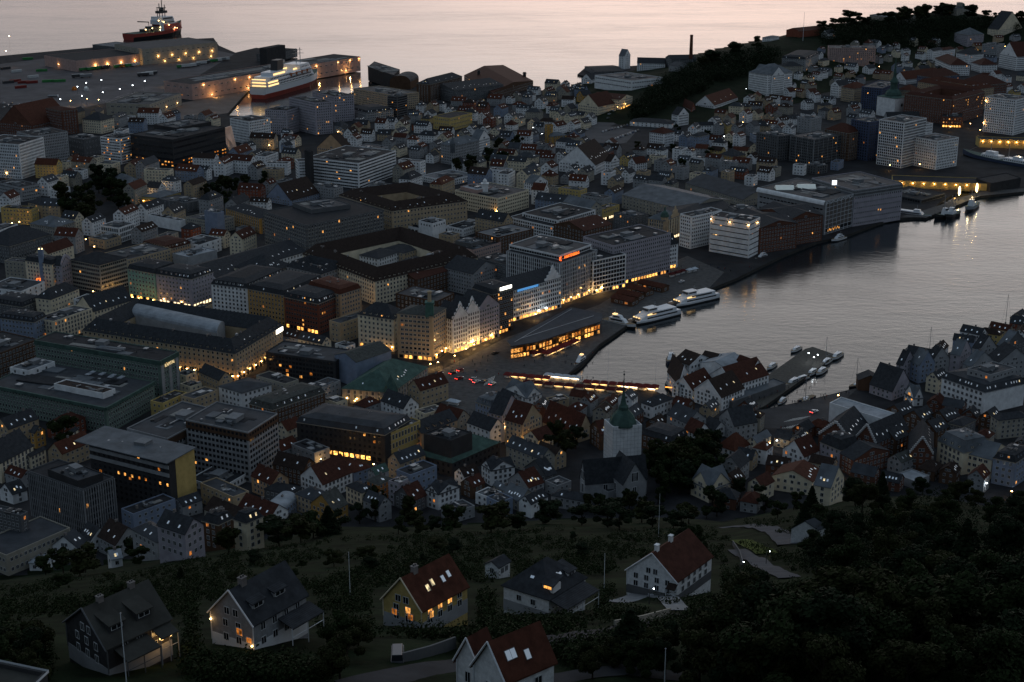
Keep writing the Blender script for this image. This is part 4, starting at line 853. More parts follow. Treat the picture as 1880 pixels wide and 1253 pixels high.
B(t, (978,582),(900,500),(1097,520), 'white corner house with very steep slate roof', by=755, name='town_house', group=GC, wall='white', rc='slate', roof='mansard', rise=9, sp=2.2, shop='R', sky=4, short='the steep roofed corner house')
D['grn'] = B(t, (1098,378),(985,355),(1197,335), 'ornate stone exchange with green copper dome and columns', by=530, name='exchange', cat='exchange', group=GC, wall='tan', rc='metal', roof='hip', rise=6, sp=2.2, wh=2.8, shop='R', shopk='S', short='the green domed exchange')
B(t, (1240,360),(1195,345),(1285,330), 'dark brick shop house beside the green domed exchange', by=490, name='shop_building', cat='shop', group=GC, wall='brick', rc='tar', sp=2.2, shop='R')
B(t, (330,430),(10,345),(595,335), 'white modern office with even square windows', by=520, name='office_building', group=GC, wall='white', rc='tar', sp=2.5, ww=1.5, wh=1.6, frame='d', bars=0, short='the white modern office')
B(t, (330,378),(112,315),(545,292), 'set back white top floor of the modern office', h=24, name='roof_block', cat='roof block', group=GC, wall='white', rc='tar', fl=7, ff=6, sp=2.6, ww=1.6, frame='d', vents=5)
D['hw'] = B(t, (1712,388),(1452,335),(1762,352), 'white harbour hotel with dark horizontal window strips and corner lamps', by=645, name='hotel', cat='hotel', group=GC, wall='white', rc='tar', fl=7, sp=1.9, ww=1.85, wh=.7, frame='d', bars=0, short='the striped white hotel')
B(t, (1290,350),(1240,325),(1425,288), 'white wing with small windows left of the striped hotel', by=578, name='hotel', cat='hotel', group=GC, wall='white', rc='tar', sp=2.2, ww=1.0, wh=1.4, frame='d', short='the white hotel wing')
B(t, (1600,300),(1540,270),(1785,300), 'grey metal roof pavilion behind the striped hotel', h=26, name='roof_pavilion', cat='pavilion', group=GC, wall='dgrey', rc='dmetal', wins=False)
D['hall'] = B(t, (1270,300),(880,175),(1500,215), 'wide grey green roofed market hall with small copper turrets', h=14, name='market_hall', cat='market hall', group=GC, wall='stone', rc='metal', roof='gL', rise=7, short='the wide market hall', sp=4)
B(t, (1270,400),(1180,250),(1310,300), 'long dark roofed row along the market hall', h=13, name='town_house', group=GC, wall='dgrey', rc='slate', roof='gL', rise=5, sp=3)
B(t, (1660,225),(1420,90),(1825,170), 'long slate roofed hall right of the market hall', by=275, name='hall', cat='hall', group=GC, wall='stone', rc='dmetal', roof='gL', rise=8, sp=3, short='the long slate hall')
B(t, (560,290),(390,235),(640,270), 'metal roofed shop row with a strip of lit windows', h=15, name='shop_building', cat='shop', group=GC, wall='stone', rc='metal', roof='gL', rise=6, sp=3, short='the metal roofed shop row')
B(t, (650,300),(600,285),(732,258), 'small shop with seven bright lit display windows', h=11, name='shop_building', cat='shop', group=GC, wall='yellow', rc='tar', fl=2, shop='R', shopk='S')
B(t, (150,110),(95,95),(247,85), 'white villa with metal roof above the modern office', by=190, name='villa', cat='villa', group=GC, wall='white', rc='metal', roof='gL', rise=7, sp=2.6, short='the metal roofed white villa')
B(t, (520,450),(300,400),(720,400), 'low dark red roofs behind the white gridded office', h=17, name='town_house', group=GC, wall='brown', rc='dred', roof='gR', rise=6, sky=3, chim=3, short='the low dark red roofs')
B(t, (850,350),(730,320),(985,330), 'dark flat roofed block behind the steep roofed corner house', h=17, name='office_building', group=GC, wall='dgrey', rc='dmetal', vents=5, sp=2.8)
t = (3,1)
D['mod'] = B(t, (455,240),(38,130),(656,152), 'white modern harbour office with curved roof edge and glass atrium', by=478, name='office_building', group=GC, wall='grey', rc='dmetal', faces='L', fl=6, sp=3.6, ww=2.8, wh=1.2, frame='d', bars=0, vents=3, short='the curved white harbour office')
D['ee'] = B(t, (662,160),(445,65),(926,92), 'grey harbour hotel with slate top floors and small white sign', by=418, name='hotel', cat='hotel', group=GC, wall='lilac', rc='dmetal', fl=7, sp=2.4, ww=1.1, wh=1.8, lit=.06, vents=5, short='the grey harbour hotel')
B(t, (1140,228),(915,170),(1262,172), 'low round cornered terminal with dark glass band', by=252, name='ferry_terminal', cat='ferry terminal', group=GC, wall='dgrey', rc='tar', fl=1, sp=2.6, ww=2.3, wh=2.4, frame='d', vents=7, short='the low round terminal')
B(t, (-20,430),(-140,330),(180,375), 'dark red brick warehouse with rusty gables on the quay', by=612, name='warehouse', cat='warehouse', group=GC, wall='brick', rc='slate', roof='cross', rise=5, sp=2.6, lit=.03, short='the left brick warehouse')
B(t, (185,375),(60,290),(352,318), 'dark brick warehouse right beside the white harbour office', by=560, name='warehouse', cat='warehouse', group=GC, wall='brick', rc='slate', roof='cross', rise=6, sp=2.6, sky=4, short='the right brick warehouse')
B(t, (1640,110),(1635,45),(1665,75), 'end block of the long dark ferry shed', h=9, name='shed', cat='shed', group=GC, wall='dark', rc='tar', wins=False, units=False)
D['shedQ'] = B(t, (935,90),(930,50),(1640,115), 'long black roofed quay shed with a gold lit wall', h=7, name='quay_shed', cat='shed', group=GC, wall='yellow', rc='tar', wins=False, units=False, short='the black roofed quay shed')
t = (1,2)
B(t, (570,180),(70,110),(690,95), 'black glass office with flat projecting roof and scattered lit windows', by=335, name='office_building', group=GC, wall='dark', rc='dmetal', sp=2.2, ww=1.8, wh=1.8, lit=.12, litmix='ol', frame='d', faces='L', short='the black glass office')
B(t, (720,180),(640,110),(870,75), 'pale side walled block with green roof behind the old exchange', h=18, name='office_building', group=GC, wall='blue', rc='gtile', roof='gR', rise=4, wins=False)
D['ex'] = B(t, (975,400),(615,370),(1250,215), 'old stone bank hall with green copper roof and orange lit entrance', by=500, name='bank_building', cat='bank', group=GC, wall='stone', rc='copper', roof='hip', rise=10, sp=3.4, wh=3.6, ww=1.5, sky=7, lit=.02, short='the copper roofed bank hall')
B(t, (120,520),(-60,480),(520,400), 'brown ornate townhouse block with green slate roof and corner turrets', by=700, name='town_house', group=GC, wall='brown', rc='gtile', roof='mansard', sky=7, dorm=5, sp=2.2, ww=1.1, lit=.02, short='the brown ornate block')
D['curve'] = B(t, (925,700),(225,665),(1178,605), 'large dark office with flat grey roof, skylights and lit ground floor', by=905, name='office_building', group=GC, wall='dark', rc='dmetal', roof='mansard', rise=3, sp=2.6, sky=8, faces='L', frame='d', lit=.02, shop='L', short='the large dark corner office')
B(t, (945,705),(880,680),(1180,605), 'yellow fronted bank with tall dark windows beside the dark corner office', by=890, name='office_building', group=GC, wall='yellow', rc='dmetal', fl=3, sp=2.2, ww=1.3, wh=3, faces='R', shop='R', shopk='l', short='the yellow fronted bank')
B(t, (1190,690),(1080,640),(1440,590), 'slate roofed house with orange lit eaves by the square', h=11, name='town_house', group=GC, wall='peach', rc='slate', roof='gR', rise=5, dorm=6, sp=2.8, short='the orange eaved house')
D['grnroof'] = B(t, (1410,905),(1085,870),(1860,800), 'dark market building with long green copper roof ridge', by=1000, name='market_building', cat='market building', group=GC, wall='dark', rc='copper', roof='hip', rise=8, sp=3, frame='d', short='the long green roof')
B(t, (1400,750),(1200,700),(1560,690), 'dark flat roofed attic with two bright roof lamps', h=20, ex=2.2, name='roof_block', cat='roof block', group=GC, wall='dark', rc='tar', wins=False, vents=6)
B(t, (1690,500),(1605,455),(1775,440), 'blue grey street house with dormers above lit cafe fronts', by=650, name='town_house', group='shop houses of the market street', wall='blue', rc='metal', roof='mansard', dorm=3, sp=2.2, shop='L', short='the blue grey street house')
B(t, (1770,560),(1695,530),(1845,470), 'pale narrow gabled street house over an orange lit front', by=700, name='town_house', group='shop houses of the market street', wall='lilac', rc='slate', roof='gL', sp=2, shop='L')
t = (2,2)
B(t, (75,625),(-50,590),(215,560), 'ochre gabled house with red roof above the lit street', by=800, name='town_house', group='shop houses of the market street', wall='tan', rc='dred', roof='gL', rise=10, sp=2.4, shop='L', sky=3, short='the ochre gabled house')
B(t, (190,740),(80,710),(300,700), 'low house with white lit awning at the street bend', by=850, name='town_house', group='shop houses of the market street', wall='cream', rc='dred', roof='gR', sp=2.4, shop='L')
B(t, (470,710),(230,600),(580,665), 'red roofed church hall with round topped gable window', by=760, name='parish_hall', cat='hall', group=GC, wall='tan', rc='dred', roof='gL', rise=12, sky=6, sp=4, short='the red roofed church hall')
B(t, (640,700),(560,640),(700,690), 'small red roofed wing with green tinted roof windows', h=10, name='town_house', group=GC, wall='brown', rc='dred', roof='gR', sky=3)
B(t, (105,440),(0,360),(190,400), 'white gabled house pair behind the lit street', by=505, name='town_house', group=GC, wall='white', rc='metal', roof='cross', rise=6, sp=3, short='the white gabled pair')
B(t, (-20,470),(-100,430),(60,440), 'small pale wall gabled house at the market square corner', h=12, name='town_house', group=GC, wall='grey', rc='slate', roof='gL', rise=5)
B(t, (290,470),(250,440),(405,440), 'low kiosk building with ochre wall behind the market', h=6, name='market_building', cat='market building', group=GC, wall='tan', rc='tar', sp=4)
B(t, (1010,500),(935,470),(1145,440), 'white house with black hip roof facing the jetty', by=590, name='town_house', group=GC, wall='white', rc='slate', roof='hip', rise=4, sky=3, sp=2.8, short='the black roofed jetty house')
B(t, (1150,760),(945,690),(1250,690), 'brown brick block with slate mansard and two bright roof windows', by=850, name='town_house', group=GC, wall='brown', rc='slate', roof='mansard', sky=3, sp=2.4, wh=2, short='the brown brick mansard block')
B(t, (1260,620),(1200,540),(1330,560), 'grey slate gabled house with two roof windows', h=11, name='wooden_house', group=GC, wall='grey', rc='dmetal', roof='gL', sky=2, rise=6)
B(t, (1330,700),(1270,650),(1400,660), 'white gabled wooden house with red roof', h=9, name='wooden_house', group=GC, wall='white', rc='dred', roof='gL', rise=6, sp=2.4)
B(t, (1440,690),(1385,640),(1535,650), 'white wooden house front with pointed gable and small windows', by=730, name='wooden_house', group=GC, wall='white', rc='slate', roof='gL', rise=6, sp=2.4, short='the white pointed wooden house')
B(t, (1600,820),(1480,780),(1715,770), 'white walled house with broad red tiled hip roof', by=890, name='wooden_house', group=GC, wall='white', rc='red', roof='hip', rise=8, sp=2.8, short='the broad red hip house')
B(t, (1760,760),(1700,735),(1840,700), 'cream house with blue slate roof and warm lit windows', by=860, name='town_house', group=GC, wall='cream', rc='metal', roof='gR', sp=2.6, lit=.25, litmix='l')
B(t, (1600,640),(1560,560),(1720,590), 'grey house gable beside the wharf street', h=10, name='wooden_house', group=GC, wall='grey', rc='slate', roof='gR')
B(t, (1420,1100),(1300,1030),(1560,1040), 'large pale house with light slate roof and cream gable', by=1190, name='villa', cat='villa', group=GC, wall='cream', rc='metal', roof='cross', rise=8, sp=3, short='the pale slate villa')
B(t, (1800,1080),(1700,1040),(1880,1030), 'small dark red roofed house beside the pale slate villa', h=8, name='wooden_house', group=GC, wall='cream', rc='dred', roof='gR')
B(t, (1640,940),(1500,900),(1700,880), 'dark house with one very bright white window', h=10, name='wooden_house', group=GC, wall='grey', rc='slate', roof='gR', lit=.3, litmix='p')
D['wrap'] = B(t, (728,652),(660,596),(936,636), 'square church tower wrapped in white scaffolding sheets', by=985, name='church_tower', cat='church tower', group='scaffolded church', wall='white', rc='light', wins=False, units=False, short='the wrapped church tower')
B(t, (520,1040),(480,1100),(930,1020), 'stone church nave with steep black roof below the wrapped tower', h=11, name='church', cat='church', group='scaffolded church', wall='grey', rc='slate', roof='gR', rise=13, sp=9, ww=2, wh=5, fl=1, short='the stone church nave') if False else None
t = (3,2)
B(t, (1600,395),(1290,290),(1890,330), 'large cream office block with slate attic and many roof windows', by=555, name='office_building', group=GC, wall='white', rc='dmetal', roof='mansard', rise=4, sky=14, sp=2.9, ww=1.6, wh=1.8, faces='L', lit=.03, short='the cream attic office')
B(t, (1640,275),(1470,230),(1830,225), 'flat topped grey attic storey on the cream office', h=24, name='roof_block', cat='roof block', group=GC, wall='grey', rc='dmetal', fl=7, ff=6, sp=3, vents=4)
B(t, (1090,440),(1000,400),(1160,440), 'white wooden house with two gold lit windows', by=495, name='wooden_house', group='old wharf houses', wall='white', rc='metal', roof='cross', rise=7, sp=2.8, lit=.35, litmix='l', short='the gold windowed wharf house')
B(t, (935,390),(790,330),(1040,330), 'grey wharf house with tall steep gable facing the jetty', by=455, name='wooden_house', group='old wharf houses', wall='lilac', rc='slate', roof='gL', rise=13, sp=3, chim=1, short='the tall grey wharf gable')
for i_, (ax, ay, lx, ly, rx, ry, hh, wl, lab) in enumerate([
  (1010,200,960,190,1110,175,12, 'lilac', 'first slate wharf gable behind the tall grey one'),
  (1130,200,1080,170,1220,170,13, 'blue', 'pale blue wharf gable with wide side wall'),
  (1220,170,1175,150,1345,150,12, 'grey', 'low long wharf roof ending in a chimney'),
  (1420,130,1350,120,1520,90,15, 'lilac', 'large steep wharf gable cutting the water line'),
  (1560,90,1510,70,1680,60,14, 'grey', 'dark wharf gable right of the large steep one'),
  (1740,70,1690,50,1880,20,14, 'dgrey', 'last wharf gable at the right picture edge'),
  (1700,180,1650,130,1890,140,13, 'grey', 'broad grey gabled wharf house behind the cream attic office'),
  (1500,210,1440,190,1680,180,11, 'grey', 'low wharf roof with white roof hatch')]):
 B(t, (ax, ay),(lx, ly),(rx, ry), lab, h=hh, name='wooden_house', group='old wharf houses', wall=wl, rc='metal' if i_ % 2 else 'slate', roof='gL', rise=9, sp=3, chim=1, sky=1)
B(t, (860,320),(700,290),(800,280), 'small dark boathouse at the wharf corner', h=7, name='boathouse', cat='boathouse', group='old wharf houses', wall='brown', rc='slate', roof='gR', rise=4, wins=False)
D['dach'] = B(t, (560,720),(470,640),(960,600), 'long brick terrace with black roof and three stepped white gables', by=830, name='town_house', group=GC, wall='brick', rc='slate', roof='gL', rise=6, sky=10, sp=3, short='the stepped gable terrace') if False else None
B(t, (1445,830),(1262,740),(1640,790), 'cream apartment house with slate roof and two dormer gables', by=990, name='apartment_building', group=GC, wall='cream', rc='metal', roof='mansard', rise=6, dorm=6, sp=2.8, ww=1.6, wh=2, faces='L', short='the cream dormer house')
B(t, (1650,880),(1450,830),(1760,790), 'cream right wing of the dormer house with wide windows', by=1020, name='apartment_building', group=GC, wall='cream', rc='metal', roof='gL', rise=6, sp=2.6, ww=1.8)
B(t, (1820,900),(1655,870),(1960,830), 'pale blue apartment house at the lower right edge', by=1080, name='apartment_building', group=GC, wall='blue', rc='slate', roof='mansard', dorm=4, sp=2.8, lit=.05, short='the pale blue apartment house')
B(t, (1700,600),(1660,560),(1890,560), 'grey slate roofed house behind the cream dormer house', h=12, name='town_house', group=GC, wall='stone', rc='slate', roof='hip', sp=3)
B(t, (560,810),(415,750),(700,770), 'grey walled block with slate roof left of the brick hall', by=940, name='town_house', group=GC, wall='lilac', rc='slate', roof='mansard', rise=5, sp=2.8, short='the grey slate block')
B(t, (655,885),(575,830),(880,800), 'dark red brick house with pale roof edges', by=1000, name='town_house', group=GC, wall='brick', rc='slate', roof='gL', rise=5, sp=2.4, lit=.06, short='the dark red brick house')
B(t, (300,860),(150,800),(405,810), 'red roofed house with big glazed dormer', by=930, name='wooden_house', group=GC, wall='white', rc='dred', roof='gR', rise=8, sky=2, sp=3, short='the glazed dormer house')
B(t, (360,1040),(60,1010),(470,970), 'low house row with rust red roof and small roof vents', h=8, name='wooden_house', group=GC, wall='cream', rc='red', roof='gR', rise=5, sky=5, short='the rust red row')
B(t, (490,1080),(370,1060),(600,1000), 'pale slate roofed house with glass ridge', h=9, name='wooden_house', group=GC, wall='cream', rc='metal', roof='gL', rise=8, sky=3, short='the glass ridge house')
B(t, (1000,900),(900,870),(1100,860), 'small copper green roofed house by the stepped gables', h=7, name='wooden_house', group=GC, wall='grey', rc='gtile', roof='gR', sky=3)
B(t, (1090,1040),(960,990),(1200,1000), 'flat pale roofed garage at the wood edge', h=4, name='garage', cat='garage', group=GC, wall='grey', rc='light', wins=False, units=False)
B(t, (1440,640),(1330,620),(1560,600), 'dark slate roof behind the cream dormer house gables', h=12, name='town_house', group=GC, wall='dgrey', rc='slate', roof='hip')
B(t, (880,640),(560,450),(920,545), '', h=1) if False else None
D['wht'] = B(t, (885,600),(556,455),(930,548), 'long white boxed scaffold roof over the old brick terrace', h=17, name='scaffold_cover', cat='scaffold cover', group=GC, wall='white', rc='light', wins=False, units=False, short='the white boxed scaffold')
for a_, l_, r_, lab in (((640,740),(470,660),(600,600), 'left stepped gable brick house with black roof'),((820,760),(700,700),(980,640), 'middle stepped gable brick house with white gable steps'),
      ((1230,830),(1060,830),(1290,700), 'right stepped gable brick house with one gold gable window')):
 B(t, a_, l_, r_, lab, h=11, name='town_house', group='stepped gable brick terrace', wall='brick', rc='slate', roof='gR', rise=9, sky=6, sp=2.8, short=lab.replace(' brick house', '').replace('left', 'the left').replace('middle', 'the middle').replace('right', 'the right'))
for k_, (x_, y_) in enumerate([(1150,560),(1330,560),(1250,640),(1010,520),(960,700)]):
 B(t, (x_, y_ + 40),(x_ - 130, y_),(x_ + 90, y_), ['black pantiled roof behind the white scaffold', 'black roof with six small roof lights', 'low black roof between the stepped gables', 'black roof right at the white scaffold end', 'dark roof joining the middle stepped gable'][k_],
  h=10, name='town_house', group='stepped gable brick terrace', wall='brown', rc='slate', roof='gR', rise=5, sky=4, sp=3)
t = (0,3)
for a_, l_, r_, hh, wl, rc_, rf, lab in [
  ((560,290),(350,300),(660,240),6, 'white', 'dmetal', 'gR', 'white gabled house with grey roof at the hill foot'),
  ((830,270),(740,190),(990,180),8, 'grey', 'brown', 'gL', 'grey house with dark roof right of the white gabled one'),
  ((1130,250),(960,150),(1260,190),8, 'grey', 'dmetal', 'hip', 'grey hip roofed house with three roof hatches'),
  ((1330,190),(1160,110),(1440,110),11, 'lilac', 'slate', 'gL', 'lilac grey house with white gable trim'),
  ((1570,120),(1450,90),(1680,70),12, 'brown', 'slate', 'mansard', 'brown ornate house with round corner bay'),
  ((1770,110),(1680,80),(1890,60),12, 'cream', 'slate', 'mansard', 'cream ornate house with curved gable'),
  ((330,400),(200,420),(440,350),4, 'white', 'light', 'hip', 'low house with pyramid glass roof'),
  ((800,370),(760,330),(880,360),4, 'white', 'light', 'gR', 'small shed with bright metal roof')]:
 B(t, a_, l_, r_, lab, h=hh, name='wooden_house', group='houses at the hill foot', wall=wl, rc=rc_, roof=rf, sp=2.6, sky=2, chim=1)
t = (1,2)
for a_, l_, r_, hh, wl, rc_, rf, lab in [
  ((340,960),(140,900),(410,900),9, 'brown', 'brown', 'gL', 'brown gabled house with three roof windows below the dark office'),
  ((110,1060),(20,980),(200,1000),9, 'peach', 'dred', 'gL', 'peach walled gable house near the hotel foot'),
  ((480,1060),(350,980),(660,960),9, 'white', 'dred', 'gR', 'white house with dark red roof and lit eaves'),
  ((240,1130),(60,1090),(330,1080),8, 'dgrey', 'tar', 'hip', 'dark low roofed house with pale roof hatches'),
  ((760,1120),(670,1060),(830,1080),9, 'cream', 'slate', 'hip', 'cream house with slate hip roof'),
  ((880,1060),(820,1020),(950,1010),12, 'orange', 'gtile', 'hip', 'narrow house with orange scaffold glow'),
  ((860,990),(810,960),(945,950),13, 'grey', 'copper', 'gR', 'tall narrow house with copper roof'),
  ((1030,1060),(950,1040),(1098,1030),13, 'lilac', 'tar', 'flat', 'brick block with plain pale end wall'),
  ((1310,1130),(1215,1100),(1470,1080),9, 'white', 'slate', 'cross', 'white twin gabled villa above the trees'),
  ((1690,960),(1605,920),(1870,940),9, 'white', 'slate', 'cross', 'white villa with twin street gables'),
  ((1840,1130),(1680,1070),(1900,1120),6, 'stone', 'metal', 'gL', 'low house with slanting pale roof edge'),
  ((560,1250),(420,1180),(640,1190),8, 'ochre', 'gtile', 'gR', 'mustard house beside the blue curved roof'),
  ((200,1240),(90,1200),(260,1150),6, 'blue', 'light', 'barrel', 'hall with curved pale blue roof'),
  ((1560,1080),(1480,1040),(1640,1040),7, 'brown', 'dred', 'gR', 'small brown roofed house right of the twin gabled villa'),
  ((420,1180),(300,1120),(520,1120),9, 'tan', 'dmetal', 'hip', 'tan house left of the mustard one'),
  ((1120,1180),(1000,1120),(1220,1130),7, 'dgrey', 'dred', 'gR', 'dark house row with small roof windows')]:
 B(t, a_, l_, r_, lab, h=hh, name='wooden_house', group='houses at the hill foot', wall=wl, rc=rc_, roof=rf, sp=2.4, sky=2, chim=1, short='the ' + lab.split(' with ')[0] if rf == 'cross' else None)
t = (2,2)
for a_, l_, r_, hh, wl, rc_, rf, lab in [
  ((520,1180),(270,1150),(590,1140),6, 'grey', 'slate', 'hip', 'low black hip roof house with roof lights'),
  ((120,1080),(-30,1020),(230,1040),7, 'grey', 'dred', 'gR', 'dark red roofed house with many small vents'),
  ((250,1000),(60,950),(330,980),7, 'dgrey', 'slate', 'gR', 'black roofed house beside the lit street'),
  ((60,1180),(-60,1130),(160,1130),6, 'stone', 'metal', 'gL', 'grey house under the trees')]:
 B(t, a_, l_, r_, lab, h=hh, name='wooden_house', group='houses at the hill foot', wall=wl, rc=rc_, roof=rf, sp=2.6, sky=5, chim=1)
# ================================================================ towers, spires, signs and fittings
def join(dst, src):
 off = src.location - dst.location
 for ch in list(src.children): ch.parent = dst; ch.location = ch.location + off
 HOSTS[:] = [(*g[:4], dst if g[4] == src else g[4]) for g in HOSTS]
 bpy.data.objects.remove(src)
def lpt(d, p): return Vector(p) - d['root'].location
COP = roofm('copper')
def spire(parent, cx, cy, z, prof, name='spire', mat=COP, n=8, ball=0):
 m = MB(); m.lathe([(r, z + h) for r, h in prof], cx, cy, n)
 return m.build(name, mat, parent)
t = (2,2)
dw = D['wrap']; c = dw['q'](.5,.5, dw['h'])
spire(dw['root'], c.x, c.y, dw['h'], [(8.2,-.5),(8.2,.4),(7.6,2.2),(6.6,4.2),(5.0,6.2),(3.2,8),(2.2,9.2)], 'dome', n=8)
spire(dw['root'], c.x, c.y, dw['h'], [(3,8.6),(3,10),(2,11),(1.5,13),(1.0,16),(.6,20),(.25,25),(.12,29)], 'spire', n=8)
m = MB(); m.lathe([(.1,0),(.5,.3),(.6,.7),(.4,1.1),(.08,1.4),(.06,3.4)], c.x, c.y, 8); m.box(c.x - .7, c.x + .7, c.y - .05, c.y + .05,2.3,2.5)
m.build('weather_vane', DARKM, dw['root'], (0,0, dw['h'] + 28.5))
m = MB()
for i in range(9):
 f = i / 8
 for fa in ('R', 'L'):
  e, n_, ln = dw['frame_of'](fa); p = e * f + n_ * .12; m.tube([(p.x, p.y, 0),(p.x, p.y, dw['h'] + .6)], .07,4)
for k in range(12):
 z = dw['h'] * k / 12 + 1
 for fa in ('R', 'L'):
  e, n_, ln = dw['frame_of'](fa); a_ = n_ * .12; b_ = e + n_ * .12; m.tube([(a_.x, a_.y, z),(b_.x, b_.y, z)], .05,4)
m.build('scaffold_pole', GALV, dw['root'])
ch = B(t, (528,1048),(478,1010),(985,1030), 'old stone church with steep black roof and a tower wrapped in white sheets', h=9, name='church', cat='church', wall='grey', rc='slate', roof='gR', rise=12, sp=10, ww=2.2, wh=5, fl=1, short='the stone church', bars=1)
ch2 = B(t, (800,1060),(730,960),(945,1015), '', h=11, name='extra_wing', wall='grey', rc='slate', roof='gL', rise=11, sp=8, ww=2, wh=5, fl=1)
ch3 = B(t, (690,1120),(650,1080),(780,1075), '', h=4, name='extra_wing', wall='grey', rc='slate', roof='shed', fl=1, wins=False, units=False)
join(ch['root'], dw['root'])
t = (3,0)
tw = B(t, (955,712),(875,688),(1002,692), 'white church with square tower, green copper dome and tall green spire', by=850, name='church', cat='church', group=GN, wall='white', rc='copper', roof='hip', rise=3, wins=False, cornice=True, short='the green spired white church')
c = tw['q'](.5,.5, tw['h']); s_ = 1.0
spire(tw['root'], c.x, c.y, tw['h'], [(11,0),(12,1),(12,3),(10.5,6.5),(8,9),(6,10.5)], 'dome')
spire(tw['root'], c.x, c.y, tw['h'], [(6,10),(6,11),(5,11.2),(5,19),(6.2,20),(5.6,22),(3.4,25.5),(2.2,28)], 'lantern')
spire(tw['root'], c.x, c.y, tw['h'], [(2.4,28),(2.2,34),(1.2,39),(.7,48),(.15,58)], 'spire')
m = MB(); e, n_, ln = tw['frame_of']('R'); p = e * .5 + n_ * .1; m.lathe([(2.2,0),(2.2,.3)], 0,0,16)
o = m.build('clock_face', M('clock_dial', (.05,.06,.07),.6,0), tw['root'], (p.x, p.y, tw['h'] * .62)); o.rotation_euler = (R(90),0, rot_of(n_) + R(90))
nv = B(t, (900,860),(870,850),(1135,855), '', h=14, name='extra_wing', wall='grey', rc='slate', roof='gR', rise=9, wins=False)
def on(d, u, v, z=0): return d['q'](u, v, d['h'] + z)
c = on(D['customs'], 0.02,.1); spire(D['customs']['root'], c.x, c.y, c.z, [(3.2,-8),(3.2,2),(3.8,2.4),(3.4,4.5),(2,7),(.6,10),(.1,14)], 'corner_turret', roofm('metal'))
c = on(D['grn'], .12,.12); spire(D['grn']['root'], c.x, c.y, c.z, [(3.6,-10),(3.6,3),(4.2,3.3)], 'corner_turret', wallm('tan'), n=10)
spire(D['grn']['root'], c.x, c.y, c.z, [(4.2,3.3),(4.0,5),(3.0,7.2),(1.6,8.6),(.9,9.2),(.8,11),(.1,13.5)], 'dome', n=10)
e, n_, ln = D['grn']['frame_of']('R')
m = MB(); h_ = D['grn']['h']
pts = [(0,-1),(1,-1),(1,3),(.82,3.6),(.8,6.5),(.62,8),(.5,11.5),(.38,8),(.2,6.5),(.18,3.6),(0,3)]
w_ = ln * .5; base = e * .42
def plate(m, base, du, n_, pts, w_, zz, th=.7, mi=0):
 F = [(base + du * (w_ * u) + n_ * .15).to_3d() + Vector((0,0, zz + z)) for u, z in pts]; Bk = [f - n_.to_3d() * th for f in F]
 k = len(F); b0 = len(m.v); m.v += [tuple(v) for v in F + Bk]
 nrm = [Vector((u * w_, z, 0)) for u, z in pts]
 for tr in tessellate_polygon([nrm]):
  m.f.append(tuple(b0 + i for i in tr)); m.f.append(tuple(b0 + k + i for i in reversed(tr))); m.m += [mi, mi]
 for i in range(k):
  j = (i + 1) % k; m.f.append((b0 + i, b0 + j, b0 + k + j, b0 + k + i)); m.m.append(mi)
plate(m, base, e / ln, n_, pts, w_, h_); m.build('gable', wallm('tan'), D['grn']['root'])
m = MB()
for i in range(6):
 p = e * (.1 + i * .16) + n_ * .5; m.lathe([(.7,4),(.6, h_ - 1),(.8, h_ - .4)], p.x, p.y, 8)
m.build('column', wallm('cream'), D['grn']['root'])
def face_gable(lbl_part, hostkey_or_dict, face, prof, wall, zz=None):
 d = hostkey_or_dict; e, n_, ln = d['frame_of'](face); m = MB(); plate(m, e * 0, e / ln, n_, prof, ln, d['h'] if zz is None else zz); return m.build(lbl_part, wallm(wall), d['root'])
STEP = [(0,0),(1,0),(1,2),(.86,2.2),(.86,4.4),(.73,4.6),(.73,6.8),(.62,7),(.6,9.4),(.5,12),(.4,9.4),(.38,7),(.27,6.8),(.27,4.6),(.14,4.4),(.14,2.2),(0,2)]
ROUND = [(0,0),(1,0),(1,2),(.9,4.5),(.8,6),(.68,7.4),(.5,8.2),(.32,7.4),(.2,6),(.1,4.5),(0,2)]
def find(lbl):
 for fq, sn, h, zb, r in HOSTS:
  if r.get('label') == lbl:
   A_, R_, _, L_ = fq; eR, eL = R_ - A_, L_ - A_
   def fo(face, eR=eR, eL=eL):
    e = eR if face == 'R' else eL; n = Vector((e.y, -e.x)).normalized(); o = eL if face == 'R' else eR
    return e, (-n if n.dot(o) > 0 else n), e.length
   return dict(root=r, h=h, zb=zb, frame_of=fo, eR=eR, eL=eL, A=A_, q=lambda u, v, z, eR=eR, eL=eL: ((eR * u + eL * v).to_3d() + Vector((0,0, z))))
 raise KeyError(lbl)
for l_ in ('left white house of the stepped gable pair', 'right white house of the stepped gable pair'):
 face_gable('stepped_gable', find(l_), 'R', STEP, 'white')
face_gable('round_gable', find('grey lilac house with round topped gable'), 'R', ROUND, 'lilac')
d_ = D['rwh']; e, n_, ln = d_['frame_of']('R'); m = MB(); plate(m, e * .68, e / ln, n_, STEP, ln * .3, d_['h'], th=.9); m.build('ornate_gable', wallm('white'), d_['root'])
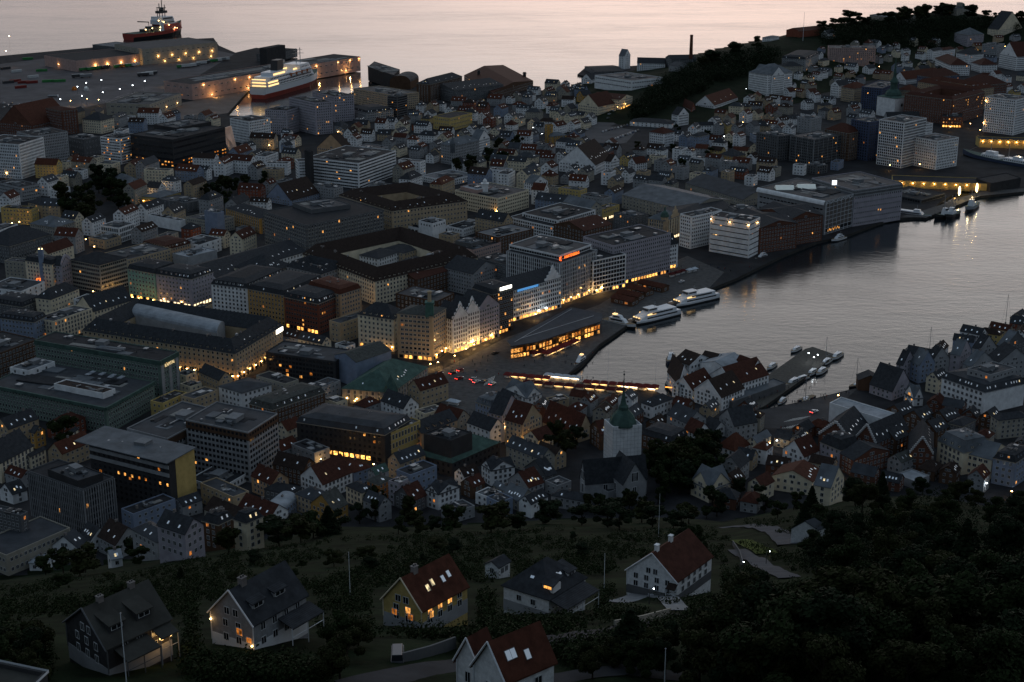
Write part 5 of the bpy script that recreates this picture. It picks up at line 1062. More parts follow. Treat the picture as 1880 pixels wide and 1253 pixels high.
for l_ in ('left stepped gable brick house with black roof', 'middle stepped gable brick house with white gable steps', 'right stepped gable brick house with one gold gable window'):
 f_ = find(l_); e, n_, ln = f_['frame_of']('L'); m = MB()
 nst = 9; rise = 10
 for sgn in (0,1):
  for i in range(nst):
   u = (i + .5) / nst * .5; u = u if sgn == 0 else 1 - u; p = e * u + n_ * .3; z = f_['h'] + rise * (i + .5) / nst
   d2 = (e / ln) * (ln * .5 / nst * .52); q_ = n_ * .45
   m.prism([(*(p - d2 - q_), z - 1.2),(*(p + d2 - q_), z - 1.2),(*(p + d2 + q_), z - 1.2),(*(p - d2 + q_), z - 1.2)], [(*(p - d2 - q_), z + .3),(*(p + d2 - q_), z + .3),(*(p + d2 + q_), z + .3),(*(p - d2 + q_), z + .3)])
 m.build('gable_steps', M('step_white', (.5,.5,.5),.8,.2,1), f_['root'])
d_ = D['cop']; c = on(d_, .12,.12); m = MB(); m.prism([(c.x - 3, c.y - 3, c.z - 1),(c.x + 3, c.y - 3, c.z - 1),(c.x + 3, c.y + 3, c.z - 1),(c.x - 3, c.y + 3, c.z - 1)], [(c.x - 2.8, c.y - 2.8, c.z + 9),(c.x + 2.8, c.y - 2.8, c.z + 9),(c.x + 2.8, c.y + 2.8, c.z + 9),(c.x - 2.8, c.y + 2.8, c.z + 9)])
m.box(c.x - 3.3, c.x + 3.3, c.y - 3.3, c.y + 3.3, c.z + 9, c.z + 9.8); m.build('roof_turret', M('turret_copper', (.07,.15,.13),.7,.3), d_['root'])
m = MB(); m.lathe([(1.5, c.z + 9.8),(1.3, c.z + 16),(1.8, c.z + 16.5),(1.8, c.z + 17.2),(.3, c.z + 18)], c.x, c.y, 8); m.build('turret_pillar', wallm('tan'), d_['root'])
d_ = D['ex']; c = on(d_, .03,.03); spire(d_['root'], c.x, c.y, c.z, [(4.5,-12),(4.5,.5),(5,1),(4.2,4),(2.4,8),(.6,11),(.1,12.5)], 'corner_dome', n=8)
d_ = D['crm']; c = on(d_, .28,.5); m = MB(); m.box(c.x - 3.2, c.x + 3.2, c.y - 3, c.y + 3, c.z, c.z + 9); m.box(c.x - 4, c.x + 4, c.y - 3.6, c.y + 3.6, c.z + 9, c.z + 9.6); m.build('roof_lantern', wallm('white'), d_['root'])
spire(d_['root'], c.x, c.y, c.z, [(2.4,9.6),(2.4,12),(1.8,13),(.4,14.5)], 'lantern_cupola', wallm('white'))
d_ = D['castle']; c = on(d_, .45,.3); m = MB(); m.box(c.x - 5, c.x + 5, c.y - 5, c.y + 5, c.z - 4, c.z + 9)
for i in range(5):
 for k in (-1,1): m.box(c.x - 5 + i * 2.2, c.x - 4 + i * 2.2, c.y + k * 4.6 - .4, c.y + k * 4.6 + .4, c.z + 9, c.z + 10.2)
m.build('battlement_tower', wallm('stone'), d_['root'])
spire(d_['root'], c.x + 7, c.y, c.z, [(4.2,-2),(4.2,3),(4.3,4),(3.4,6.4),(1.8,8),(.1,8.6)], 'observatory_dome', roofm('copper'), n=12)
d_ = D['mod']; e, n_, ln = d_['frame_of']('R'); m = MB(); du = e / ln; h_ = d_['h']
for i in range(11):
 p = e * (i / 10) + n_ * .3; m.tube([(p.x, p.y, 0),(p.x, p.y, h_)], .22,4)
for k in range(8):
 z = h_ * (k + .5) / 8; a_ = n_ * .3; b_ = e + n_ * .3; m.tube([(a_.x, a_.y, z),(b_.x, b_.y, z)], .16,4)
for i in range(8):
 a_ = e * (i / 8) + n_ * .5; b_ = e * ((i + .5) / 8) + n_ * .5; c_ = e * ((i + 1) / 8) + n_ * .5
 m.tube([(a_.x, a_.y, h_ - 3),(b_.x, b_.y, h_)], .15,4); m.tube([(b_.x, b_.y, h_),(c_.x, c_.y, h_ - 3)], .15,4)
m.build('atrium_frame', WHITE, d_['root'])
m = MB(); p0, p1 = e * .04 + n_ * .12, e * .96 + n_ * .12; m.add([(p0.x, p0.y, 1),(p1.x, p1.y, 1),(p1.x, p1.y, h_ - 1),(p0.x, p0.y, h_ - 1)], [(0,1,2,3)]); m.build('atrium_glass', GL, d_['root'])
rz = rot_of(n_) + math.pi / 2
for i in range(9):
 p = e * (.1 + i * .035) + n_ * .2; put(winmesh('l', 'd', 0), 'lit_pane', d_['root'], (p.x, p.y, 2.2 + (i % 2) * .8), rz, (1.4,1,2.2))
e2, n2, ln2 = d_['frame_of']('L'); m = MB()
for i in range(7):
 a0, a1 = math.pi / 2 * i / 7, math.pi / 2 * (i + 1) / 7; pr = [(n2 * (.2 + 2.2 * math.cos(a)), h_ - 3 + 4 * math.sin(a)) for a in (a0, a1)]
 m.add([(*pr[0][0], pr[0][1]),(*(pr[0][0] + e2), pr[0][1]),(*(pr[1][0] + e2), pr[1][1]),(*pr[1][0], pr[1][1])], [(0,1,2,3)])
m.build('curved_eaves', wallm('white'), d_['root'])
m = MB()
for (u, v) in ((.25,.75),(.55,.6)):
 c = on(d_, u, v, .3); m.prism([(c.x - 9, c.y - 6, c.z),(c.x + 9, c.y - 6, c.z),(c.x + 9, c.y + 6, c.z),(c.x - 9, c.y + 6, c.z)], [(c.x - 9, c.y - .4, c.z + 3.6),(c.x + 9, c.y - .4, c.z + 3.6),(c.x + 9, c.y + .4, c.z + 3.6),(c.x - 9, c.y + .4, c.z + 3.6)])
m.build('roof_light', M('milk_glass', (.55,.62,.62),.4,.1, emit=(.8,.9,.85), es=.12), d_['root'])
def clad(d, face, mat, name='side_cladding', z0=0, z1=None, u0=0, u1=1, off=.06):
 e, n_, ln = d['frame_of'](face); a_, b_ = e * u0 + n_ * off, e * u1 + n_ * off; c_, d2 = e * u1, e * u0; z1 = d['h'] - .1 if z1 is None else z1
 P = [a_, b_, c_, d2]
 if (b_ - a_).cross(c_ - b_) < 0: P = P[::-1]
 m = MB(); m.prism([(*p, z0) for p in P], [(*p, z1) for p in P]); return m.build(name, mat, d['root'])
clad(D['cc'], 'R', wallm('yellow'), u0=.25)
for zz in (D['cc']['h'] - 3.4, D['cc']['h'] - 8): clad(D['cc'], 'L', wallm('grey'), 'white_band', z0=zz, z1=zz + 2.0, off=.5)
e, n_, ln = D['cc']['frame_of']('L'); eR_ = D['cc']['eR'].normalized()
m = MB(); P = [-eR_ * 0 - e * .03 + n_ * 3, e * 1.14 + n_ * 3, e * 1.14 + D['cc']['eR'], -e * .03 + D['cc']['eR']]
if (P[1] - P[0]).cross(P[2] - P[1]) < 0: P = P[::-1]
h_ = D['cc']['h']; m.prism([(*p, h_ + .8) for p in P], [(*p, h_ + 1.3) for p in P]); m.build('projecting_roof', roofm('metal'), D['cc']['root'])
rz = rot_of(n_) + math.pi / 2
for i, f in enumerate((.03,.12,.3,.38,.47,.56,.64)):
 p = e * f + n_ * .1; put(winmesh('l' if i in (0,1,6,5,4) else 'o', 'd', 0), 'window', D['cc']['root'], (p.x, p.y, h_ - 13.5), rz, (1.6,1,1.8))
clad(D['hotelB'], 'L', wallm('brown'), 'attic_cladding', z0=D['hotelB']['h'] - 4.6); clad(D['hotelB'], 'R', wallm('brown'), 'attic_cladding', z0=D['hotelB']['h'] - 4.6)
clad(D['hotelA'], 'R', wallm('brown'), 'attic_cladding', z0=D['hotelA']['h'] - 4.2)
for k_ in ('tele',):
 for f_ in (0.02,.42,.8): clad(D[k_], 'R', wallm('grey'), 'facade_pier', u0=f_, u1=f_ + .14, off=.35, z1=D[k_]['h'] - 3)
 clad(D[k_], 'L', roofm('copper'), 'roof_band', z0=D[k_]['h'] - 2.2, z1=D[k_]['h'] + .8, off=.5); clad(D[k_], 'R', roofm('copper'), 'roof_band', z0=D[k_]['h'] - 2.2, z1=D[k_]['h'] + .8, off=.5)
clad(D['pod'], 'L', roofm('copper'), 'roof_band', z0=D['pod']['h'] - 1.2, z1=D['pod']['h'] + .8, off=.9); clad(D['pod'], 'R', roofm('copper'), 'roof_band', z0=D['pod']['h'] - 1.2, z1=D['pod']['h'] + .8, off=.9)
m_ = MB(); m_.box(-2,2,-1.2,1.2,0,.5)
sk_ = m_.mesh('terrace_skylight', M('terrace_glass', (.35,.38,.42),.3,.2))
for x_, y_ in ((450,305),(520,318),(600,330),(660,240),(735,250),(810,262),(870,275),(790,275),(700,330),(760,340),(690,370),(640,250)):
 p = W(*T(0,2, x_, y_), D['pod']['zb'] + D['pod']['h'] + 1.6) - D['pod']['root'].location; put(sk_, 'terrace_skylight', D['pod']['root'], (p.x, p.y, D['pod']['h'] + .3), rot_of(D['pod']['eR']),(1.3,1.3,1))
for d_, rows, kd in ((D['glass'], (2.5,6.5), 'o'),):
 for fa in 'LR':
  e, n_, ln = d_['frame_of'](fa); rz = rot_of(n_) + math.pi / 2
  for z in rows:
   for i in range(int(ln / 5)):
    if random.random() < .5:
     p = e * ((i + .5) / int(ln / 5)) + n_ * .25; put(winmesh('l' if random.random() < .35 else 'o', 'd', 0), 'lit_pane', d_['root'], (p.x, p.y, z), rz, (3.2,1,1.7))
t = (0,0)
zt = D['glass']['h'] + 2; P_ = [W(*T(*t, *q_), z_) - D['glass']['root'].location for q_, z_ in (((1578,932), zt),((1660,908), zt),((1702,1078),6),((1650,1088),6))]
m = MB(); m.prism([P_[3], P_[2], P_[2] + Vector((0,3,0)), P_[3] + Vector((0,3,0))], [P_[0], P_[1], P_[1] + Vector((0,3,0)), P_[0] + Vector((0,3,0))]); m.build('leaning_panel', M('glow_tinted_panel', (.85,.62,.5),.45,.2,.15, metal=.5), D['glass']['root'])  # western sky glow on the glass is put into the panel's peach colour
def textmesh(cu, name):
 o = bpy.data.objects.new('t', cu); COL.objects.link(o); dg = bpy.context.evaluated_depsgraph_get(); me = bpy.data.meshes.new_from_object(o.evaluated_get(dg)); bpy.data.objects.remove(o)
 o = bpy.data.objects.new(name, me); COL.objects.link(o); return o
def sign(txt, d, face, u, z, size, mat, name='sign_letters', off=.6, rotz=None):
 cu = bpy.data.curves.new(name, 'FONT'); cu.body = txt; cu.size = size; cu.extrude = .08; cu.align_x = 'LEFT'; cu.resolution_u = 2
 cu.materials.append(mat); o = textmesh(cu, name); o.parent = d['root']
 e, n_, ln = d['frame_of'](face); r = rot_of(n_) + math.pi / 2
 flip = Vector((math.cos(r), math.sin(r))).dot(e) < 0
 p = e * u + n_ * off
 o.location = (p.x, p.y, z); o.rotation_euler = (R(90),0, r); return o
ORG = M('neon_orange', (.5,.1,.02),.5,0, emit=(1,.16,.015), es=2.6)
RED = M('neon_red', (.5,.1,.02),.5,0, emit=(1,.13,.02), es=2.2)
BLU = M('sign_blue', (.1,.3,.6),.5,0, emit=(.12,.42,.9), es=.55)
WSG = M('sign_white', (1,1,.9),.5,0, emit=(1,.93,.78), es=4)
GSG = M('sign_gold', (.6,.5,.3),.5,0, emit=(1,.72,.34), es=.9)
t = (0,1)
pz = G(*T(*t, 320,870)); py_ = empty('sign_pylon', pz, 'pale blue sign pylon carrying the orange illuminated shop name', 'sign')
m = MB(); m.box(-1.9,1.9,-1.6,1.6,-1,34); m.box(-2.1,2.1,-1.8,1.8,34,34.6); m.build('pylon', wallm('blue'), py_)
m = MB(); m.lathe([(.35,34.6),(.35,35.2),(.02,35.5)], -1.2,0,6); m.lathe([(.35,34.6),(.35,35.2),(.02,35.5)], 1.2,0,6); m.build('lamp_head', LAMPD, py_)
cu = bpy.data.curves.new('sign_letters', 'FONT'); cu.body = 'SUNDT'; cu.size = 6.4; cu.extrude = .12; cu.offset = .06; cu.resolution_u = 2; cu.materials.append(ORG)
o = textmesh(cu, 'sign_letters'); o.parent = py_; o.location = (-5.4,-3.2,6); o.rotation_euler = (R(90),0, R(24)); o.scale = (.95,1,1)
m = MB(); m.box(-9,9,-.2,.1,5.2,5.6); m.box(-9,9,-.2,.1,11.2,11.4); o = m.build('sign_frame', DARKM, py_, (2.5,1.0,0)); o.rotation_euler.z = R(24)
d_ = D['sgn']; e, n_, ln = d_['frame_of']('R')
sign('HARTENBERG', d_, 'R', .17, d_['h'] + 2.3,3.3, ORG, off=-1.6)
m = MB()
r_ = rot_of(n_) + math.pi / 2
m.box(-1.4,-.5,-.1,.1,.2,3); m.box(-.5,1.3,-.1,.1,2.2,3); m.box(-.5,.8,-.1,.1,1.1,1.8); m.box(.4,1.3,-.1,.1,-.6,.5)
p = e * .06 + n_ * (-1.4); o = m.build('sign_emblem', RED, d_['root'], (p.x, p.y, d_['h'] + 1.9)); o.rotation_euler.z = r_
d_ = D['rwh']; clad(d_, 'R', BLU, 'sign_band', z0=d_['h'] - 2.2, z1=d_['h'] - .4, u0=.16, u1=.55, off=.25)
d_ = D['tele']; sign('KAPITAL', d_, 'R', .18, d_['h'] - 4.6,3.0, GSG, off=.9)
d_ = D['litf']; clad(d_, 'R', WSG, 'sign_board', z0=d_['h'] + 1.2, z1=d_['h'] + 3.6, u0=.35, u1=.9, off=.4)
d_ = D['arcade']; clad(d_, 'R', WSG, 'sign_board', z0=d_['h'] - 3.6, z1=d_['h'] - .6, u0=.86, u1=1.0, off=.5)
d_ = D['ee']; e, n_, ln = d_['frame_of']('L'); p = e * .45 + n_ * .8
m = MB(); m.box(-2.3,2.3,-.4,.4,0,4.6); o = m.build('sign_cube', M('sign_white_soft', (1,1,1),.5,0, emit=(.85,.92,1), es=1.6), d_['root'], (p.x, p.y, d_['h'] + .4))
m = MB(); m.box(-1.6,1.6,-.47,-.4,2.8,3.2); m.box(-1.3,1.3,-.47,-.4,1.4,1.8); m.build('sign_lines', DARKM, d_['root'], (p.x, p.y, d_['h'] + .4))
clad(d_, 'L', wallm('dgrey'), 'attic_cladding', z0=d_['h'] - 6.5); clad(d_, 'R', wallm('dgrey'), 'attic_cladding', z0=d_['h'] - 6.5)
for z_ in (6.6,3.4,.7): clad(d_, 'L', wallm('grey'), 'white_band', z0=d_['h'] - z_, z1=d_['h'] - z_ + 1.1, off=.3); clad(d_, 'R', wallm('grey'), 'white_band', z0=d_['h'] - z_, z1=d_['h'] - z_ + 1.1, off=.3)
d_ = D['arcade']
ARC = M('arcade_lamp', (1,.6,.2),.5,0, emit=(1,.48,.10), es=16)
_lt = {}
def plight(parent, loc, power, col=(1,.52,.16), rad=.6):
 key = (round(power), col)
 if key not in _lt:
  l = bpy.data.lights.new('lamp_light', 'POINT'); l.energy = power; l.color = col; l.shadow_soft_size = rad; l.use_shadow = True; _lt[key] = l
 o = bpy.data.objects.new('lamp_light', _lt[key]); COL.objects.link(o); o.parent = parent; o.location = loc; return o
def m_wl():
 b = MB(); b.box(-.25,.25,-.5,0,0,.25); b.lathe([(.2,-.35),(.3,-.15),(.2,0)], 0,-.35,6,1); return b.mesh('wall_lamp', [DARKM, LAMPW])
def walllamps(d, face, us, z, power=500, off=.1, col=(1,.52,.16), out=1.2):
 e, n_, ln = d['frame_of'](face); rz = rot_of(n_) + math.pi / 2
 for u in us:
  p = e * u + n_ * off; put(shared('wl', m_wl), 'wall_lamp', d['root'], (p.x, p.y, z), rz, (1.6,1.6,1.6))
  q_ = e * u + n_ * (off + out)
  if power: plight(d['root'], (q_.x, q_.y, z - .3), power, col)
def arches(d, face, n, u0=0., u1=1., z0=0, h=5.5, w=2.4, mat=None):
 e, n_, ln = d['frame_of'](face); m = MB(); du = e / ln
 for i in range(n):
  c = e * (u0 + (u1 - u0) * (i + .5) / n); pts = [(-w / 2, z0)] + [(-w / 2 * math.cos(a), z0 + h - w / 2 + w / 2 * math.sin(a)) for a in [math.pi * k / 6 for k in range(7)]] + [(w / 2, z0)]
  P = [(*(c + du * x + n_ * .12), z) for x, z in pts]; b0 = len(m.v); m.v += P
  m.f.append(tuple(range(b0, b0 + len(P)))); m.m.append(0)
 return m.build('arch_opening', mat or GL, d['root'])
arches(d_, 'L', 14,.02,.36); arches(d_, 'R', 11,.02,.98)
walllamps(d_, 'L', [.02 + .34 * i / 7 for i in range(8)], 4.2,300); walllamps(d_, 'R', [.02 + .96 * i / 8 for i in range(9)], 4.2,300)
t = (0,1)
zb_ = 24
a_, b_, c_ = (W(*T(*t, *q_), zb_) for q_ in ((945,1040),(1560,1175),(1010,985)))
br = building(b_, a_, b_ + (c_ - a_),0, zb_ - 1, '', name='extra_wing', wall='grey', rc='light', roof='barrel', rise=5, wins=False, fl=1)
d_ = D['portal']; e, n_, ln = d_['frame_of']('L'); m = MB()
for i in range(6):
 p = e * (.08 + i * .168) + n_ * 1.5; m.lathe([(.5,0),(.45,5),(.6,5.4)], p.x, p.y, 8)
P = [n_ * .1, e + n_ * .1, e + n_ * 2.2, n_ * 2.2]
if (P[1] - P[0]).cross(P[2] - P[1]) < 0: P = P[::-1]
m.prism([(*p, 5.4) for p in P], [(*p, 6.6) for p in P]); m.build('portico', wallm('yellow'), d_['root'])
walllamps(d_, 'L', [.1,.5,.9], 4.0,260, off=.2)
walllamps(D['shed1'], 'R', [.28,.46,.67,.88], 8.5,2600, out=2.0); walllamps(D['shed1'], 'L', [.55], 8,700, out=2)
walllamps(D['shed2'], 'R', [.2,.38,.56,.74,.92], 14,1500, out=1.5); walllamps(D['shed2'], 'R', [.28,.47,.66,.9], 4,900, out=2)
walllamps(D['shed3'], 'R', [.06,.23,.31,.39,.47,.55,.63,.71,.85,.93,.99], D['shed3']['h'] - 2.5,1100, out=1.6)
walllamps(D['shed3'], 'R', [.1,.3,.5,.7,.9], 4,6500, out=9); walllamps(D['shed4'], 'R', [.2,.5,.85], 6,300)
walllamps(D['shedR'], 'R', [.06 + .145 * i for i in range(6)], D['shedR']['h'] - 1.5,700); walllamps(D['shedQ'], 'R', [.1 + .11 * i for i in range(8)], D['shedQ']['h'] - 1,380)
walllamps(D['htl'], 'L', [.985], D['htl']['h'] - 4,900); walllamps(D['htl'], 'L', [.985], 12,900)
walllamps(D['crm'], 'L', [.02], 6,1500, out=1.0); walllamps(D['pink'], 'L', [.3,.8], 4.5,200)
walllamps(D['ex'], 'L', [.1,.3,.5,.7,.9], 4,120); walllamps(D['hw'], 'L', [.03,.5,.97], D['hw']['h'] - 2,160); walllamps(D['hw'], 'R', [.7], D['hw']['h'] - 2.5,160)
walllamps(D['domeb'], 'L', [.5,.25,.05], 4,260); walllamps(D['cop'], 'R', [.2,.6,.9], 4,260)
walllamps(D['sgn'], 'R', [.1,.3,.5,.8], 4,300); walllamps(D['sgn'], 'L', [.3], 4,300)
# ================================================================ ships and boats
def hullmesh(Ln, Bm, fb, mats, bow=.32, stern=.75, sheer=1.0, draft=1.2, stripe=None):
 m = MB(); N_ = 14; secs = []
 for i in range(N_ + 1):
  t_ = i / N_; x = -Ln / 2 + Ln * t_
  f = (stern + (1 - stern) * min(1, t_ / .25)) if t_ < .25 else 1 if t_ < 1 - bow else max(.02,1 - ((t_ - (1 - bow)) / bow) ** 2.0)
  zt = fb * (1 + .55 * sheer * max(0,(t_ - .45) / .55) ** 2 + .08 * (1 - t_))
  fl_ = max(.02, f * (.78 if t_ < .7 else .78 * (1 - ((t_ - .7) / .3) ** 1.3)))
  xo = x - (0 if t_ < .9 else (t_ - .9) * Ln * .25)
  secs.append([(xo, -Bm / 2 * fl_, -draft),(x, -Bm / 2 * f * .97, zt * .45),(x, -Bm / 2 * f, zt),(x, Bm / 2 * f, zt),(x, Bm / 2 * f * .97, zt * .45),(xo, Bm / 2 * fl_, -draft)])
 for s_ in secs: m.v += s_
 for i in range(N_):
  for j in range(5):
   m.f.append((i * 6 + j, i * 6 + j + 1,(i + 1) * 6 + j + 1,(i + 1) * 6 + j)); m.m.append(2 if j == 2 else (1 if j in (0,4) else 0))
 m.f.append((0,1,2,3,4,5)); m.m.append(0)
 m.f = [tuple(reversed(f)) for f in m.f]
 return m
def house(m, x0, x1, w0, w1, z0, z1, rake=.5, mi=0, aft=0):
 m.prism([(x0,-w0 / 2, z0),(x1,-w1 / 2, z0),(x1, w1 / 2, z0),(x0, w0 / 2, z0)], [(x0 + aft, -w0 / 2 * .96, z1),(x1 - rake, -w1 / 2 * .9, z1),(x1 - rake, w1 / 2 * .9, z1),(x0 + aft, w0 / 2 * .96, z1)], mi)
def band(m, x0, x1, w0, w1, z0, z1, mi=1, o=.04):
 for s_ in (-1,1): m.add([(x0, s_ * (w0 / 2 + o), z0),(x1, s_ * (w1 / 2 + o), z0),(x1, s_ * (w1 / 2 + o) * .985, z1),(x0, s_ * (w0 / 2 + o) * .985, z1)], [(0,1,2,3)] if s_ < 0 else [(3,2,1,0)], mi)
BW = M('boat_white', (.70,.73,.76),.35,.06,.5); BGL = M('boat_glass', (.02,.025,.03),.15,0); BRED = M('ship_red', (.34,.045,.03),.5,.2,.1); BLK = M('ship_black', (.02,.02,.022),.5,.2)
BLUE = M('ship_blue', (.03,.05,.10),.5,.2); WOODM = M('boat_deck', (.22,.17,.11),.7,.3,.8); DECKG = M('ship_deck', (.10,.13,.11),.8,.3)
CABL = M('cabin_light', (1,.8,.5),.5,0, emit=(1,.62,.24), es=1.6); CABW = M('cabin_light_white', (1,.9,.8),.5,0, emit=(1,.86,.66), es=4)
def vessel(name, label, cat, stern_px, bow_px, group=None, z=0):
 s_, b_ = W(*stern_px, 0), W(*bow_px, 0); c = (s_ + b_) / 2; d = b_ - s_
 return empty(name, (c.x, c.y, z), label, cat, group, rz=math.atan2(d.y, d.x)), d.length
o, L_ = vessel('cruise_ship', 'white and red coastal cruise ship with black funnel and golden lit stern decks', 'ship', (474,182),(583,150))
SC = L_ / 122; o.scale = (SC,) * 3; L_ = 122; bm = 20
hullmesh(L_, bm, 9, None, bow=.3, stern=.8, sheer=.7).build('hull', [BRED, BRED, DECKG], o)
m = MB(); hm = hullmesh(L_ * 1.002, bm + .15,9, None, bow=.3, stern=.8, sheer=.7, draft=-3.6); hm.build('hull_upper', [BW, BW, DECKG], o)
m = MB(); h_ = L_ / 2
house(m, -h_ * .95, h_ * .62, bm * .86, bm * .86,9.3,15,4); house(m, -h_ * .86, h_ * .56, bm * .8, bm * .8,15,18,3); house(m, -h_ * .7,-h_ * .25, bm * .6, bm * .6,18,21,1); house(m, h_ * .12, h_ * .5, bm * .84, bm * .84,18,22.5,3)
for z_, x0, x1, w_ in ((10.3,-.93,.55,.86),(12.6,-.93,.52,.855),(15.8,-.84,.48,.8),(19.5,.14,.44,.82)):
 nw = int((x1 - x0) * h_ / 3)
 for i in range(nw):
  xa = x0 * h_ + i * 3; band(m, xa + .6, xa + 2.2, bm * w_, bm * w_, z_, z_ + 1.2,1)
m.build('superstructure', [BW, BGL], o)
m = MB()
for z_ in (10.2,13,15.8): m.box(-h_ * .955 - .2,-h_ * .95,-bm * .34, bm * .34, z_ + .3, z_ + 1.1)
for z_, x0, x1, w_ in ((10.3,-.93,-.6,.86),(13,-.93,-.62,.855),(18.4,-.68,-.3,.6),(18.4,.0,.12,.5)): band(m, x0 * h_, x1 * h_, bm * w_, bm * w_, z_, z_ + 1.4,0,.12)
m.build('lit_deck_windows', CABL, o)
m = MB(); house(m, -h_ * .48,-h_ * .3,7,7,18,30,-3, aft=2.5); m.build('funnel', BLK, o)
m = MB()
for x_ in (.28,.42): m.tube([(h_ * x_, 0,22),(h_ * x_, 0,36)], .35,6); m.tube([(h_ * x_, -4,31),(h_ * x_, 4,31)], .25,4); m.tube([(h_ * x_, -2.5,34),(h_ * x_, 2.5,34)], .2,4)
m.tube([(-h_ * .1,3,18),(-h_ * .1,3,27)], .3,6); m.box(-h_ * .13,-h_ * .07,1,5,26,28); m.build('mast', GALV, o)
lb = MB()
for i in range(4): lb.lathe([(0,0),(1.1,.4),(1.3,1.2),(1.0,1.7)], 0,0,8); break
lbm = hullmesh(9,3,1.6, None).mesh('lifeboat', [M('lifeboat_orange', (.5,.14,.03),.5,.1), BW, BW])
for i in range(4):
 for s_ in (-1,1): put(lbm, 'lifeboat', o, (-h_ * .12 + i * 11, s_ * bm * .44,15.6))
for z_, x_ in ((13,-.97),(17,-.8),(20,-.5),(24,.1)): plight(o, (h_ * x_ - 3,-2, z_),260,(1,.62,.25))
o, L_ = vessel('supply_ship', 'red offshore ship with white wheelhouse and floodlit working deck', 'ship', (236,74),(334,62))
SC = L_ / 92; o.scale = (SC,) * 3; L_ = 92; bm = 22
hullmesh(L_, bm, 7, None, bow=.3, stern=.9, sheer=2.6).build('hull', [BRED, BLK, DECKG], o); h_ = L_ / 2
m = MB(); house(m, h_ * .1, h_ * .86, bm * .92, bm * .7,8,15,5,0); m.build('forecastle', BRED, o)
m = MB(); house(m, h_ * .02, h_ * .62, bm * .8, bm * .72,15,20,3); house(m, h_ * .08, h_ * .55, bm * .9, bm * .8,20,24,2); m.box(h_ * .0, h_ * .1,-bm * .48,-bm * .36,4,18)
band(m, h_ * .1, h_ * .48, bm * .9, bm * .82,21.2,23,1); band(m, h_ * .06, h_ * .55, bm * .8, bm * .74,16.5,17.8,1); m.build('superstructure', [BW, BGL], o)
m = MB()
for x_, hh in ((.2,16),(.3,20),(.4,14),(.12,10)): m.tube([(h_ * x_, 0,24),(h_ * x_, 0,24 + hh)], .6,6)
m.box(h_ * .12, h_ * .42,-3.5,3.5,28,31); m.box(h_ * .2, h_ * .34,-5,5,34,35); m.lathe([(1.8,31),(2.2,32.5),(1.2,34.2)], h_ * .38,3,8); m.lathe([(1.8,31),(2.2,32.5),(1.2,34.2)], h_ * .2,-3,8); m.build('mast', DARKM, o)
m = MB(); m.box(-h_ * .2, h_ * .0,-8,8,7,13); m.box(-h_ * .5,-h_ * .3,-6,4,7,11); m.tube([(-h_ * .1,6,8),(-h_ * .1,6,18),(-h_ * .5,6,20)], .7,6); m.build('deck_gear', DARKM, o)
for x_, y_, z_, p_ in ((.0,-9,9,1800),(-.25,-9,10,900),(-.45,-6,10,1200),(.1,-10,17,900),(.5,-11,8,1300)): plight(o, (h_ * x_, y_, z_), p_, (1,.78,.4))
ml = MB().lathe([(.01,-.5),(.5,-.3),(.5,.3),(.01,.5)], 0,0,6).mesh('deck_lamp', LAMPD)
for x_, y_, z_ in ((.0,-9,12),(-.3,-9,12),(-.5,-7,11),(.12,-10,18),(.02,-6,20),(.3,-10.5,14),(.5,-11,10),(.62,-9,9)): put(ml, 'deck_lamp', o, (h_ * x_, y_, z_),0,(1.3,) * 3)
def catamaran(label, st, bw, L_fix=None):
 o, L_ = vessel('catamaran', label, 'ferry', st, bw, 'white express catamarans at the quay'); L_ = L_fix or L_
 bm = L_ * .29; h_ = L_ / 2
 for s_ in (-1,1):
  hullmesh(L_, bm * .32,2.3, None, bow=.35, stern=.95, sheer=.5).build('hull', [BW, BLK, BW], o, (0, s_ * bm * .34,0))
 m = MB(); house(m, -h_ * .97, h_ * .86, bm, bm * .72,1.9,4.9, L_ * .08); band(m, -h_ * .8, h_ * .55, bm, bm * .86,3.3,4.3,1,.03)
 house(m, -h_ * .8, h_ * .62, bm * .86, bm * .66,4.9,7.6, L_ * .12); band(m, -h_ * .62, h_ * .3, bm * .86, bm * .74,5.9,7.0,1,.02); m.build('cabin', [BW, BGL], o)
 m = MB(); house(m, h_ * .0, h_ * .42, bm * .48, bm * .42,7.6,10, L_ * .035); band(m, h_ * .03, h_ * .34, bm * .48, bm * .43,8.5,9.5,1,.03); m.add([(h_ * .425,-bm * .2,8.2),(h_ * .425, bm * .2,8.2),(h_ * .385, bm * .19,9.6),(h_ * .385,-bm * .19,9.6)], [(0,1,2,3)], 1)
 m.box(-h_ * .06, h_ * .4,-bm * .27, bm * .27,10,10.25,0); m.build('wheelhouse', [BW, BGL], o)
 m = MB(); m.add([(h_ * .86,-bm * .30,2.9),(h_ * .86, bm * .30,2.9),(h_ * .80, bm * .3,4.1),(h_ * .80,-bm * .3,4.1)], [(0,1,2,3)]); m.build('front_window', GL, o)
 for y_ in (-.22,-.02,.2): MB().box(h_ * .79, h_ * .83, bm * y_ - .5, bm * y_ + .5,4.2,4.9).build('cabin_lamp', CABL, o)
 m = MB(); band(m, h_ * .12, h_ * .5, bm * .72, bm * .66,5.6,6.6,0,.25); m.build('lit_window_band', CABL, o)
 m = MB(); m.tube([(0,0,10),(-.6,0,14)], .14,6); m.tube([(-.3,-1.6,12.3),(-.3,1.6,12.3)], .1,4); m.build('mast', GALV, o)
 plight(o, (h_ * .62,0,8.4),60,(1,.6,.25)); plight(o, (-h_ * .9,0,5),90,(1,.6,.25)); plight(o, (h_ * .98,-bm * .2,4.2),90,(1,.6,.25))
 return o
catamaran('white express catamaran moored nearer to the fish hall', (1238,576),(1163,595),47)
catamaran('white express catamaran moored farther out along the quay', (1310,546),(1236,563),47)
